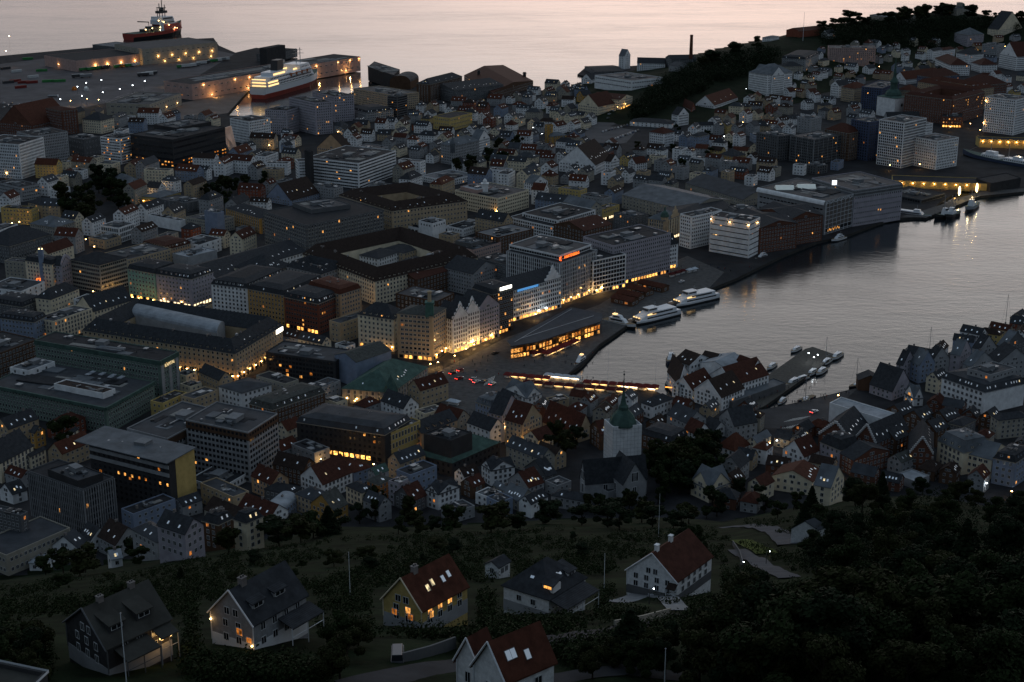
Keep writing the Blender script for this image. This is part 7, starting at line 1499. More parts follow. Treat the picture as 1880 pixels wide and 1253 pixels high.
# ================================================================ hillside in the foreground
DRIVE = M('drive_gravel', (.20,.21,.22),.9,.25,.6)
strip('road', [(640,1262),(760,1238),(880,1212),(960,1195),(1050,1178),(1150,1158),(1232,1128)], 6.5, ASPH)
strip('path', [(1128,1106),(1185,1090),(1225,1098),(1248,1122)], 5.0, DRIVE, up=.3)
strip('road', [(1335,968),(1380,966),(1425,976),(1452,1000)], 9, M('road_grey', (.075,.08,.09),.85,.2,.2), up=.3)
strip('road', [(1352,1012),(1385,1028),(1420,1050),(1450,1062)], 6, M('road_grey', (0,0,0)), up=.3)
strip('grass_verge', [(1358,992),(1385,1004),(1408,1016)], 7, M('verge_grass', (.06,.08,.02),1,.4,.4), up=.25)
strip('path', [(1010,1250),(1150,1236),(1260,1246)], 4, ASPH, up=.4)
def lowwall(pts, label, h=1.1, mat=None, name='garden_wall', cat='wall', w_=.35):
 P = [G(*p) for p in pts]; o = empty(name, P[0], label, cat); m = MB(); Q = []
 for a, b in zip(P, P[1:]):
  for i in range(6): Q.append(a.lerp(b, i / 6))
 Q.append(P[-1])
 for a, b in zip(Q, Q[1:]):
  d = (b - a).to_2d().normalized(); s = Vector((-d.y, d.x)) * w_ / 2
  za, zb = ground(a.x, a.y), ground(b.x, b.y)
  L_ = [(a.x - s.x, a.y - s.y, za - 1),(b.x - s.x, b.y - s.y, zb - 1),(b.x + s.x, b.y + s.y, zb - 1),(a.x + s.x, a.y + s.y, za - 1)]
  U_ = [(x, y, z + 1 + h + .5) for x, y, z in L_]; f = lambda V: [(x - P[0].x, y - P[0].y, z - P[0].z) for x, y, z in V]
  L_, U_ = f(L_), f(U_)
  if d.cross(s) < 0: L_, U_ = L_[::-1], U_[::-1]
  m.prism(L_, U_)
 m.build('wall', mat or wallm('stone'), o); return o
lowwall([(738,1217),(790,1203),(836,1186)], 'grey stone wall along the lower hillside road', mat=wallm('dgrey'))
lowwall([(1128,1154),(1180,1144),(1230,1130)], 'low pale wall edging the road below the white hillside house')
lowwall([(1345,1000),(1358,1020),(1364,1042)], 'dark wall at the bend of the hillside road', mat=wallm('dgrey'))
FG = 'houses on the near hillside'
t = (0,3)
h1 = B(t, (770,1010),(480,812),(1218,795), 'dark timber house with worn slate roof, two dormers and two porch lamps', by=1190, name='timber_house', cat='house', group=FG, wall='_dark', rc='wood', roof='gR', rise=4.2, sp=2.6, ww=1.0, wh=1.3, fl=2, chim=0, short='the dark timber house', sky=0)
t1 = (1,3)
h2 = B(t, (1818,838),(1515,738),(2200,622), 'grey white wooden house with blue black slate roof and glowing gable windows', by=1040, name='wooden_house', cat='house', group=FG, wall='_grey', rc='slate', roof='gR', rise=4.6, sp=2.6, ww=1.1, wh=1.3, fl=2, chim=1, lit=.06, litmix='ol', short='the grey hillside house')
h3 = B(t1,(1190,738),(872,682),(1595,598), 'mustard yellow wooden house with red roof and orange lit windows', by=862, name='wooden_house', cat='house', group=FG, wall='_yellow', rc='red', roof='gR', rise=5.2, sp=2.7, ww=1.3, wh=1.4, fl=2, chim=1, lit=.08, litmix='lol', short='the mustard hillside house')
t2 = (2,3)
h4 = B(t2,(265,662),(-60,560),(528,505), 'white house under a broad black hipped roof with bright roof windows', by=770, name='wooden_house', cat='house', group=FG, wall='_white', rc='slate', roof='hip', rise=5.5, sp=3.4, ww=1.2, wh=1.3, sky=3, fl=1, cornice=False, short='the black roofed hillside house')
h5 = B(t2,(1185,530),(822,445),(1452,352), 'white wooden house with dark red roof and two white chimneys', by=640, name='wooden_house', cat='house', group=FG, wall='_white', rc='dred', roof='gR', rise=5.6, sp=2.7, ww=1.2, wh=1.5, fl=2, chim=0, lit=.0, short='the white hillside house')
h6 = B(t1,(1795,1245),(1560,1130),(2150,1100), 'red roofed white house cut by the bottom edge with four roof windows', h=4.5, name='wooden_house', cat='house', group=FG, wall='_white', rc='red', roof='gR', rise=4.3, sp=2.7, fl=1, short='the lower red roofed house')
h6b = B(t1,(1602,1140),(1420,1105),(1760,1085), 'small white gabled house joined to the lower red roofed house', h=4.6, name='wooden_house', cat='house', group=FG, wall='_white', rc='dred', roof='gR', rise=3.6, sp=1.6, ww=.9, fl=1)
h4b = B(t1,(1745,430),(1645,405),(1830,385), 'little white outbuilding left of the black hipped roof', h=3, name='outhouse', cat='outhouse', group=FG, wall='_white', rc='slate', roof='gR', rise=1.4, sp=1.8, fl=1)
h7 = B(t, (150,1400),(-300,1160),(243,1213), 'dark flat roof with white gutter edge in the bottom left corner', h=4, name='wooden_house', cat='house', group=FG, wall='dark', rc='wood', wins=False, units=False, fl=1)
B((3,3),(268,130),(185,133),(420,95), 'white house with balcony railing in the dark wood', h=6, name='wooden_house', cat='house', group=FG, wall='_white', rc='dmetal', roof='gL', rise=3, sp=2.6, fl=2)
def trimgable(d, face, mat=WHITE):     # white barge boards on a gable
 e, n_, ln = d['frame_of'](face); h_ = d['h']; rise = 0
 for v in d['root'].children:
  if v.name.startswith('roof') and v.type == 'MESH': rise = max(rise, max(q.co.z for q in v.data.vertices) - h_)
 m = MB(); du = e / ln
 a, b, c = -du * .4 + n_ * .38, e * .5 + n_ * .38, e + du * .4 + n_ * .38
 m.tube([(*a, h_ - .25),(*b, h_ + rise + .02)], .14,4); m.tube([(*b, h_ + rise + .02),(*c, h_ - .25)], .14,4); m.build('barge_board', mat, d['root'])
 m = MB()
 for p in (e * 0 + n_ * .06, e + n_ * .06): m.tube([(*p, 0),(*p, h_)], .12,4)
 m.build('corner_board', mat, d['root'])
for d_ in (h2, h5, h6b): trimgable(d_, 'L')
trimgable(h3, 'L', wallm('cream')); trimgable(h6, 'L'); trimgable(h1, 'L', wallm('dgrey'))
def base(d, mat, hh=1.1):
 P = d['ring'](-.05,-2); U = d['ring'](-.05, hh); m = MB(); m.prism(P, U); return m.build('foundation', mat, d['root'])
base(h1, wallm('grey'),.6); base(h2, wallm('white'),1.3); base(h3, wallm('grey'),.9); base(h5, wallm('dgrey'),.2); base(h4, wallm('grey'),.5)
def chim2(d, pts):
 for u, z in pts: put(shared('chw', lambda: MB().box(-.5,.5,-.4,.4,-1.5,1.4).box(-.6,.6,-.5,.5,1.4,1.6).mesh('chimney', wallm('white'))), 'chimney', d['root'], d['q'](u, .5, d['h'] + z), rot_of(d['eR']))
chim2(h5, [(.12,5.6),(.5,5.6)])
put(shared('ch', m_chim), 'chimney', h1['root'], h1['q'](.25,.5, h1['h'] + 4.2), rot_of(h1['eR']),(.9,) * 3); put(shared('ch', m_chim), 'chimney', h1['root'], h1['q'](.75,.5, h1['h'] + 4.2), rot_of(h1['eR']),(.9,) * 3)
def shed_dormer(d, us, wall, rc, lit=0, face='R'):
 e, n_, ln = d['frame_of'](face); rz = rot_of(n_) + math.pi / 2
 def mk():
  m = MB(); m.box(-1.3,1.3,0,2.8,-.4,1.1,0); m.add([(-1.55,-.35,1.1),(1.55,-.35,1.1),(1.55,3.6,2.1),(-1.55,3.6,2.1),(-1.55,-.35,1.28),(1.55,-.35,1.28),(1.55,3.6,2.28),(-1.55,3.6,2.28)], [(3,2,1,0),(4,5,6,7),(0,1,5,4),(1,2,6,5),(3,0,4,7)], 1)
  m.box(-1.0,1.0,-.08,0,.25,1.0,2); m.box(-.9,-.06,-.1,-.08,.33,.92,3); m.box(.06,.9,-.1,-.08,.33,.92,3); return m.mesh('dormer', [wallm(wall), roofm(rc), FRM, LIT if lit else GL])
 for u in us:
  p = e * u - n_ * 1.3; put(shared(('sd', wall, rc, lit), mk), 'dormer', d['root'], (p.x, p.y, d['h'] + 1.3), rz)
shed_dormer(h1,(.25,.68), 'dark', 'wood'); shed_dormer(h2,(.22,.62), 'grey', 'slate'); shed_dormer(h4,(.1,), 'white', 'slate', 1, 'L'); shed_dormer(h4,(.75,), 'white', 'slate', 0)
def put_win(d, face, u, z, kd, ww=1.2, wh=1.3, fr='w'):
 e, n_, ln = d['frame_of'](face); p = e * u + n_ * .09; put(winmesh(kd, fr), 'window', d['root'], (p.x, p.y, z), rot_of(n_) + math.pi / 2,(ww, 1, wh))
def porch(d, face, u0, u1, dep, z, rc, lamps_=0, post=WHITE):
 e, n_, ln = d['frame_of'](face); a, b = e * u0, e * u1; P = [a, b, b + n_ * dep, a + n_ * dep]
 if (P[1] - P[0]).cross(P[2] - P[1]) < 0: P = [P[1], P[0], P[3], P[2]]
 m = MB(); zs = [z + .9, z + .9, z, z]; m.prism([(*p, zz - .2) for p, zz in zip(P, zs)], [(*p, zz) for p, zz in zip(P, zs)]); m.build('porch_roof', roofm(rc), d['root'])
 m = MB()
 for f in (0,.5,1): p = a + (b - a) * f + n_ * (dep - .2); m.tube([(*p, -1.5),(*p, z)], .09,5)
 p0, p1 = a + n_ * (dep - .2), b + n_ * (dep - .2); m.tube([(*p0,1),(*p1,1)], .06,4); m.build('porch_post', post, d['root'])
 for i in range(lamps_):
  p = a + (b - a) * ((i + .5) / lamps_) + n_ * dep * .5; o = MB().lathe([(.01,-.25),(.28,-.1),(.28,.1),(.01,.25)], 0,0,8).build('porch_lamp', M('porch_glow', (1,.7,.4),.5,0, emit=(1,.6,.2), es=7), d['root'], (p.x, p.y, z - .7)); plight(d['root'], (p.x, p.y, z - 1.1),60,(1,.55,.2))
porch(h1, 'R', .1,.62,3.2,2.5, 'wood', post=wallm('dgrey')); porch(h1, 'R', .7,.98,2.2,2.9, 'wood', 2, wallm('grey')); porch(h2, 'R', .45,1.05,3.2,2.6, 'slate', 0); porch(h5, 'L', -.02,.16,1.6,2.4, 'brown', 0)
porch(h4, 'R', .0,.9,4.5,2.6, 'slate', 0)
put_win(h3, 'L', .28,.8, 'o', 1.3,1.3); put_win(h3, 'L', .7,.9, 'o', 1.3,1.3); put_win(h2, 'L', .32,2.2, 'o', 1.3,1.3); put_win(h2, 'L', .1,1.4, 'o', 1.2,1.0)
put_win(h3, 'R', .2,1.0, 'l', 1.2,1.4)
for d_, fa, u, z in ((h2, 'L', .98,3.6),(h2, 'L', .02,1.2)):
 e, n_, ln = d_['frame_of'](fa); p = e * u + n_ * .3; MB().lathe([(.01,-.2),(.2,0),(.01,.2)], 0,0,8).build('wall_lamp', LAMPD, d_['root'], (p.x, p.y, z)); p = e * u + n_ * .9; plight(d_['root'], (p.x, p.y, z),14,(1,.5,.15))
def skyl(d, items):
 e, n_, ln = d['frame_of']('R'); rz = rot_of(n_) + math.pi / 2; run = d['eL'].length / 2
 for u, s_, pit, lit_ in items:
  p = e * u - n_ * (run * s_); o = put(shared('skl', lambda: m_sky(1)) if lit_ else shared('sk', m_sky), 'skylight', d['root'], (p.x, p.y, d['h'] + math.tan(pit) * run * s_ + .28), rz, (.9,1.4,1)); o.rotation_euler = (pit, 0, rz)
pt = math.atan(5.2 / (h3['eL'].length / 2)); skyl(h3, [(.3,.42, pt, 1),(.42,.5, pt, 1),(.64,.45, pt, 0),(.78,.5, pt, 0)])
pt = math.atan(4.3 / (h6['eL'].length / 2)); skyl(h6, [(.2,.5, pt, 0),(.3,.5, pt, 0),(.55,.35, pt, 0)])
m = MB(); P = h7['ring'](-.15, h7['h'] + .6); U = h7['ring'](-.15, h7['h'] + .95); m.prism(P, U, cap=False); m.build('gutter', WHITE, h7['root'])
CARC = dict(white=(.6,.62,.64), silver=(.35,.37,.4), black=(.015,.015,.018), blue=(.03,.06,.14), red=(.22,.02,.02), grey=(.1,.1,.11))
def carmesh(col, van=0):
 def f():
  m = MB(); L2, W2 = (5.2,1.95) if van else (4.4,1.8); hx, hy = L2 / 2, W2 / 2
  def lp(z, x0, x1, w): return [(x0,-w, z),(x1,-w, z),(x1, w, z),(x0, w, z)]
  m.prism(lp(.3,-hx, hx, hy * .94), lp(.62,-hx * 1.0, hx, hy),0); m.prism(lp(.62,-hx, hx, hy), lp(.95 if not van else 1.15,-hx * .97, hx * .9, hy * .95),0)
  zr = 1.45 if not van else 2.1; x0, x1 = (-hx * .75, hx * .42) if not van else (-hx * .96, hx * .7)
  m.prism(lp(.95 if not van else 1.15, x0, x1, hy * .9), lp(zr, x0 + (.5 if not van else .1), x1 - .75, hy * .76),1); m.prism(lp(zr, x0 + (.5 if not van else .1), x1 - .75, hy * .77), lp(zr + .05, x0 + (.55 if not van else .15), x1 - .85, hy * .72),0)
  return m.mesh('body', [M('car_' + col, CARC[col], .3,0, spec=.7), BGL])
 return shared(('car', col, van), f)
def wheelm():
 m = MB(); m.lathe([(.2,-.1),(.33,-.1),(.33,.1),(.2,.1)], 0,0,10); m.v = [(x, z, y) for x, y, z in m.v]; return m.mesh('wheel', BLK)
def car(x, y, dx, dy, col, label, grp='cars and vans', van=0, lights=0, z=None):
 p = G(x, y); q = G(x + dx, y + dy); a = math.atan2(q.y - p.y, q.x - p.x)
 o = empty('van' if van else 'parked_car', (p.x, p.y, p.z + .06), label, 'van' if van else 'car', grp, rz=a); put(carmesh(col, van), 'body', o); sc_ = 1 if p.z > 20 else 1.35; o.scale = (sc_,) * 3
 for sx in (-1,1):
  for sy in (-1,1): put(shared('wheel', wheelm), 'wheel', o, (sx * 1.35, sy * .82,.33))
 if lights:
  def hl(): return MB().box(-.03,.05,-.2,.2,-.09,.09).mesh('headlight', LAMPC)
  def tl_(): return MB().box(-.05,.03,-.2,.2,-.09,.09).mesh('tail_light', M('tail_red', (.5,0,0),.5,0, emit=(1,.04,.02), es=9))
  for sy in (-1,1): put(shared('hl', hl), 'headlight', o, (2.2, sy * .6,.68)); put(shared('tl', tl_), 'tail_light', o, (-2.22, sy * .6,.75))
 return o
for i, (x, y, c_, l_) in enumerate([(1320,268, 'red', 1),(1415,262, 'black', 1),(1468,240, 'red', 1),(1460,300, 'red', 1),(1560,305, 'silver', 1),(1585,325, 'white', 1),(1700,340, 'white', 1),(1720,120, 'black', 0),(1640,320, 'grey', 0)]):
 car(*T(1,2, x, y),8,-3 if i % 2 else -4, c_, f'{c_} car on the market square road, {ORD[i]} of nine from the left lamps', 'cars on the market square', lights=l_)
car(1494,758,6,-2.5, 'white', 'white car driving alone on the wharf street', lights=1)
car(1192,1092,8,1.5, 'silver', 'silver van parked below the white hillside house', van=1); car(730,1212,1,-9, 'grey', 'grey van facing down the lower hillside road', van=1)
car(758 + 3,1046,4,5, 'black', 'black car half hidden beside the mustard hillside house'); car(*T(2,1,1220,818),8,-3, 'white', 'white car on the quay road by the rust red sheds')
for i in range(10): car(1107 + i * 5.6,243 - i * 1.5,1.2,4,('white', 'silver', 'black', 'blue', 'grey')[i % 5], f'{("white", "silver", "black", "blue", "grey")[i % 5]} car in the upper car park row, {ORD[i]} from the left', 'cars in the square car park')
for i in range(10): car(1130 + i * 4.6,256 - i * 1.7,1.2,4,('silver', 'white', 'blue', 'white', 'black')[i % 5], f'{("silver", "white", "blue", "white", "black")[i % 5]} car in the lower car park row, {ORD[i]} from the left', 'cars in the square car park')
for i, (x, y, c_) in enumerate([(735,800, 'white'),(700,825, 'silver'),(590,860, 'white'),(690,855, 'grey'),(540,935, 'white'),(60,760, 'silver')]):
 car(*T(2 if x != 60 else 0,0, x, y),5,-2, c_, f'{c_} car parked along the village street, {ORD[i]} of six', 'cars along the village street')
for i in range(14): x_, y_ = (30 + (i % 7) * 52,745 + (i // 7) * 30 + (i % 7) * 4); car(*T(0,0, x_, y_),4,-2,('white', 'black', 'silver', 'grey', 'blue')[i % 5], f'{("white", "black", "silver", "grey", "blue")[i % 5]} car in the {"front" if i // 7 else "back"} row by the port fence, {ORD[i % 7]} from the left', 'cars by the port fence')
for i, (x, y) in enumerate([(1262,445),(1420,480)]): tent(*T(1,2, x, y), T(1,2, x + 30, y + 6),9,5,('striped white stall roof beside the old bank hall', 'large white stall roof on the empty square')[i], 0, WT, 'white stalls on the square')
for i, x in enumerate((1275,1310)): tent(*T(2,1, x, 745 - i * 8), T(2,1, x + 30,738 - i * 8),6,4.5,('left pale kiosk awning on the outer quay', 'right pale kiosk awning on the outer quay')[i], 0, WT, 'pale kiosks on the quay')
for i, x in enumerate((1150,1190,1225)): tent(*T(2,1, x, 775 - i * 12), T(2,1, x + 30,768 - i * 12),6,5, f'dark kiosk tent on the outer quay, {ORD[i]} from the left', 0, TENTD, 'dark kiosks on the quay')
def personmesh(k):
 m = MB(); s_ = (-.25,.3)[k % 2]
 def ring(cx, cy, z, rx, ry, n=8): return [(cx + rx * math.cos(2 * math.pi * i / n), cy + ry * math.sin(2 * math.pi * i / n), z) for i in range(n)]
 def loft(rs, mi=0):
  b = len(m.v); n = len(rs[0])
  for r_ in rs: m.v += r_
  for i in range(len(rs) - 1):
   for j in range(n): m.f.append((b + i * n + j, b + i * n + (j + 1) % n, b + (i + 1) * n + (j + 1) % n, b + (i + 1) * n + j)); m.m.append(mi)
  m.f.append(tuple(b + (len(rs) - 1) * n + j for j in range(n))); m.m.append(mi)
 loft([ring(s_, .09,0,.13,.06), ring(s_ * .8,.09,.12,.06,.06), ring(s_ * .4,.09,.48,.075,.075), ring(0,.08,.88,.1,.1)], 1); loft([ring(-s_, -.09,0,.13,.06), ring(-s_ * .8,-.09,.12,.06,.06), ring(-s_ * .4,-.09,.48,.075,.075), ring(0,-.08,.88,.1,.1)], 1)
 loft([ring(0,0,.84,.13,.18), ring(0,0,1.1,.12,.17), ring(0,0,1.36,.14,.22), ring(0,0,1.46,.08,.12), ring(0,0,1.5,.055,.06), ring(0,0,1.56,.09,.08), ring(0,0,1.66,.105,.085), ring(0,0,1.74,.06,.05)], 0)
 for y in (-1,1): loft([ring(0, y * .22,1.4,.06,.055), ring(-y * s_ * .4, y * .26,1.12,.045,.045), ring(-y * s_ * .9, y * .25,.86,.035,.035), ring(-y * s_ * 1.0, y * .25,.76,.02,.035)], 0)
 return m.mesh('person', [M(('coat_dark', 'coat_grey', 'coat_blue', 'coat_red')[k % 4], ((.02,.02,.025),(.1,.1,.1),(.03,.05,.1),(.2,.03,.03))[k % 4]), BLK])
rp = random.Random(4); PZ = [((830,655,900,700),16, 'on the open square above the market'),((905,690,1180,705),26, 'walking behind the market tents'),((1340,738,1560,760),30, 'standing along the harbour end quay'),((1425,780,1475,800),9, 'crossing the striped road'),
  ((1390,690,1500,735),12, 'walking out on the jetty'),((960,650,1090,675),16, 'in front of the red parasol tents'),((1230,490,1380,500),14, 'strolling on the outer quay'),((820,740,870,780),8, 'near the orange lit market street')]
for (x0, y0, x1, y1), n, wh in PZ:
 for i in range(n):
  f = rp.random(); x, y = x0 + (x1 - x0) * f, y0 + (y1 - y0) * (f if wh.startswith('walking out') is False and x1 - x0 > 150 and 'end quay' not in wh else (1 - f if 'jetty' in wh else rp.random())) + rp.uniform(-3,3)
  if 'end quay' in wh: y = 752 - abs(f - .3) * 45 + rp.uniform(-3,4)
  k = rp.randrange(8); p = W(x, y, GZ); o = put(shared(('pers', k % 8), lambda: personmesh(k)), 'person', None, p + Vector((0,0,.01)), rp.uniform(0,6.28),(1.3,) * 3); tag(o, f'tiny distant pedestrian in {("dark", "grey", "blue", "red")[k % 4]} coat {wh}', 'person', 'people ' + wh)
for l_ in ZL: trimgable(find(l_), 'R' if l_ in (ZL[4], ZL[5], ZL[6]) else 'L')
# ================================================================ trees and undergrowth
def leafmat(n, c):
 m = M(n, c, .75,.35,.5, spec=.12); return m
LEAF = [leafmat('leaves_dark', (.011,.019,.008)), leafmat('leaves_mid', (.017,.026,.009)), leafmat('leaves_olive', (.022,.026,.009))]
BARK = M('bark', (.04,.032,.025),.95,.4,2)
def leaves(m, c, rad, n, s, rng, flat=.8):
 for _ in range(n):
  d = Vector((rng.gauss(0,1), rng.gauss(0,1), rng.gauss(0,1) * flat)).normalized(); r_ = rng.uniform(.55,1.08)
  p = Vector((c[0] + d.x * rad[0] * r_, c[1] + d.y * rad[1] * r_, c[2] + d.z * rad[2] * r_))
  nrm = (d + Vector((rng.gauss(0,.6), rng.gauss(0,.6), rng.gauss(.3,.6)))).normalized(); a = nrm.orthogonal().normalized() * s * rng.uniform(.6,1.3); b = nrm.cross(a.normalized()) * s * rng.uniform(.5,1.1)
  m.add([p - a, p - b * .7, p + a, p + b], [(0,1,2,3)])
def m_crown(seed, mat, lobes=11, n=260, s=.42, conifer=False):
 rng = random.Random(seed); m = MB()      # unit: height 10, trunk top ~3
 if conifer:
  for i in range(12):
   z = 1.2 + i * .75; r_ = 2.5 * (1 - i / 12.5); leaves(m, (0,0, z),(r_, r_, .5), int(60 + 150 * r_), s * .8, rng, .3)
  return m.mesh('crown', mat)
 for i in range(lobes):
  a = rng.uniform(0,6.28); rr = rng.uniform(.4,2.9) if i else 0; z = rng.uniform(2.4,8.6) if i else 7.8
  q = 1.5 * (1 - abs(z - 5.2) / 8) * rng.uniform(.55,1.35); leaves(m, (rr * math.cos(a), rr * math.sin(a), z),(q, q, q * .85), n, s, rng)
 return m.mesh('crown', mat)
def m_trunk(seed):
 rng = random.Random(seed); m = MB(); m.tube([(0,0,-1.5),(.05,.05,1.5),(0,.1,3.2),(.1,0,6)], .32,7, r2=.08)
 for i in range(6):
  a = i * 1.05 + rng.uniform(-.3,.3); z = rng.uniform(2,4.2); l_ = rng.uniform(1.3,2.4); m.tube([(0,0, z),(math.cos(a) * l_ * .5, math.sin(a) * l_ * .5, z + .9),(math.cos(a) * l_, math.sin(a) * l_, z + 2.2)], .12,5, r2=.04)
 return m.mesh('trunk', BARK)
CR = [m_crown(i, LEAF[i % 3], lobes=9 + i, n=210, s=.42) for i in range(6)]; CRN = [m_crown(20 + i, LEAF[i % 3], lobes=13, n=650, s=.22) for i in range(3)]
CON = m_crown(9, LEAF[0], conifer=True); TR = [m_trunk(i) for i in range(3)]
NT = [0]
def tree(x, y, h, label, grp, near=False, con=False, rng=random.Random(3), wide=1.0, base=None):
 p = base if base is not None else G(x, y); o = empty('conifer' if con else 'leafy_tree', p, label, 'tree', grp, rz=rng.uniform(0,6.28)); s = h / 10; w_ = s * rng.uniform(.95,1.35) * wide
 put(CON if con else rng.choice(CRN if near else CR), 'crown', o, (0,0,0),0,(w_, w_, s)); put(rng.choice(TR), 'trunk', o, (0,0,0),0,(s, s, s)); NT[0] += 1; return o
def intri(pt, poly):
 x, y = pt; c = False
 for (a, b),(d, e) in zip(poly, poly[1:] + poly[:1]):
  if (b > y) != (e > y) and x < (d - a) * (y - b) / (e - b) + a: c = not c
 return c
ROADS = [((640,1262),(960,1195),14),((960,1195),(1232,1128),14),((1128,1106),(1248,1122),14),((1335,968),(1452,1000),20),((1345,1008),(1452,1062),18)]
HB = [(h1,1),(h2,1),(h3,1),(h4,1),(h5,1),(h6,1),(h6b, 1),(h4b, 1)]
HBX = []
for d_, _ in HB:
 P = [PX(*(d_['root'].location + d_['q'](u, v, z))) for u in (-.12,1.12) for v in (-.12,1.12) for z in (-1, d_['h'] + 4.5)]; HBX.append((min(p[0] for p in P), min(p[1] for p in P), max(p[0] for p in P), max(p[1] for p in P), d_))
def blocked(x, y, h, near_y):
 """would a tree standing at this pixel hide a hillside house or a road, or stand in one"""
 p = G(x, y); _, ytop, s = PX(p.x, p.y, p.z + h); hw = h * .3 * s
 for (x0, y0, x1, y1, d_) in HBX:
  if x + hw > x0 and x - hw < x1 and ytop < y1 - 12 and y > y0 + (y1 - y0) * .45: return True
 for (a, b),(c, d), w_ in ROADS:
  v = Vector((c - a, d - b)); q = Vector((x - a, y - b)); tt = max(0, min(1, q.dot(v) / v.length_squared)); dd = q - v * tt
  if abs(dd.x) < w_ + hw and dd.y > -w_ * .6 and (dd.y < w_ or ytop < b + (d - b) * tt): return True
 return False
def grove(poly, n, hr, label, grp, near=False, con=.0, sep=8, chk=True, seed=1, wide=1.0):
 rng = random.Random(seed); xs = [p[0] for p in poly]; ys = [p[1] for p in poly]; done = []; tries = 0
 while len(done) < n and tries < 6000:
  tries += 1; x, y = rng.uniform(min(xs), max(xs)), rng.uniform(min(ys), max(ys))
  if not intri((x, y), poly): continue
  if any(abs(x - a) < sep and abs(y - b) < sep * .6 for a, b in done): continue
  h = rng.uniform(*hr)
  if chk and blocked(x, y, h, 0): continue
  p = G(x, y)
  if any((sum(f[0], Vector((0,0))) / 4 - p.to_2d()).length < max((f[0][0] - f[0][2]).length * .42,4) for f in ALLF if (f[0][0] - p.to_2d()).length < 60) and p.y > 700: continue
  done.append((x, y)); tree(x, y, h, label, grp, near, rng.random() < con, rng, wide, p)
grove([(1480,1080),(1900,985),(1900,1300),(1250,1300),(1290,1200)], 62,(9,17), 'dark leafy tree of the unlit wood in the lower right corner', 'trees of the lower right wood', True, .08,26, seed=2)
grove([(1480,925),(1560,900),(1720,905),(1900,935),(1900,1060),(1500,1090),(1470,1010)], 44,(9,16), 'dark leafy tree on the slope below the cream dormer house', 'trees on the right slope', True, .08,20, seed=3)
grove([(1240,1000),(1330,975),(1345,1100),(1420,1130),(1270,1200),(1240,1150)], 13,(6,11), 'leafy tree between the white hillside house and the bending road', 'trees right of the white hillside house', True, .1,16, seed=4)
grove([(0,1062),(380,1005),(620,972),(1000,955),(1300,952),(1330,975),(1000,975),(620,990),(380,1022),(0,1082)], 36,(8,14), 'dark tree in the tree line where hill meets town', 'trees at the foot of the hill', False, .05,12, seed=5, wide=1.4)
grove([(0,1090),(380,1030),(620,1005),(1140,985),(1140,1060),(600,1060),(100,1180),(0,1200)], 18,(3,6.5), 'bushy tree on the open grass slope above the hillside houses', 'trees on the grass slope', True, .05,24, seed=6, wide=1.5)
grove([(0,1200),(330,1215),(660,1170),(700,1210),(620,1260),(0,1300)], 13,(5,8), 'dark leafy tree at the bottom edge left of the lower road', 'trees at the bottom left', True, .05,30, seed=7)
grove([(1040,1180),(1250,1150),(1230,1253),(1060,1253)], 9,(5,8), 'leafy tree beside the lower hillside road', 'trees by the lower road', True, .0,26, seed=8)
tree(1155,1215,9, 'single dense dark conifer beside the lower hillside road', None, True, True, wide=1.5)
tree(*T(0,2,465,790),22, 'very large dark tree in front of the sea green terrace wing', None, wide=1.1)
grove([(105,395),(140,350),(230,330),(235,400),(150,425)], 20,(20,28), 'large dark tree in the park avenue', 'park trees', False, 0,8, False, 9)
grove([(330,345),(430,330),(490,340),(430,385),(350,370)], 9,(16,22), 'dark tree around the park pond', 'park pond trees', False, 0,9, False, 10)
grove([(895,275),(960,265),(975,310),(840,330),(830,300)], 9,(17,23), 'dark tree beside the spired customs house', 'trees by the customs house', False, 0,9, False, 11)
grove([(1000,800),(1070,800),(1050,860),(1005,850)], 5,(14,19), 'tall dark tree left of the wrapped church tower', 'churchyard trees left', False, 0,12, False, 12)
grove([(1200,830),(1310,805),(1330,890),(1290,930),(1210,920),(1185,890)], 26,(13,20), 'dark churchyard tree right of the wrapped church tower', 'churchyard trees right', False, 0,12, False, 13)
grove([(1270,880),(1330,870),(1440,935),(1500,930),(1500,955),(1300,950)], 12,(9,14), 'dark tree among the small houses below the pale slate villa', 'trees below the pale slate villa', False, .1,12, False, 21)
grove([(1060,925),(1200,915),(1290,945),(1050,950)], 7,(8,12), 'dark tree below the stone church', 'trees below the church', False, 0,14, False, 14)
grove([(640,935),(700,925),(760,960),(650,965)], 5,(9,14), 'dark tree left of the white twin gabled villa', 'trees by the twin gabled villa', False, 0,14, False, 15)
grove([(1010,300),(1300,230),(1460,280),(1400,320),(1200,330)], 15,(12,17), 'small dark tree between the peninsula village houses', 'village trees', False, 0,18, False, 16)
grove([(1530,140),(1700,110),(1860,120),(1700,150),(1600,220),(1480,230)], 12,(13,18), 'dark tree among the white villas across the harbour', 'villa garden trees', False, 0,15, False, 17)
grove([(1350,100),(1362,98),(1362,108),(1350,108)], 1,(16,17), 'round dark tree standing clear against the sea on the ridge', None, False, 0,4, False, 18)
for x, y, h, k in [(1315,128,34, 'left tree with see through crown on the ridge against the sea'),(1292,130,24, 'small tree next to the tall thin factory chimney'),(1352,110,32, 'round tree standing alone on the ridge against the sea'),(1388,92,27, 'tree at the left end of the open hilltop'),(1572,50,32, 'first round crown on the hilltop right of the wood'),(1655,44,34, 'tall round crown left of the hilltop observatory'),
      (1692,38,34, 'broad crown close to the hilltop observatory'),(1785,36,34, 'crown right of the hilltop observatory'),(1806,42,28, 'second crown right of the hilltop observatory'),(1835,46,28, 'third crown right of the hilltop observatory'),(1872,46,30, 'crown at the right edge of the hilltop')]:
 tree(x, y, h, k, 'hilltop trees', wide=1.45)
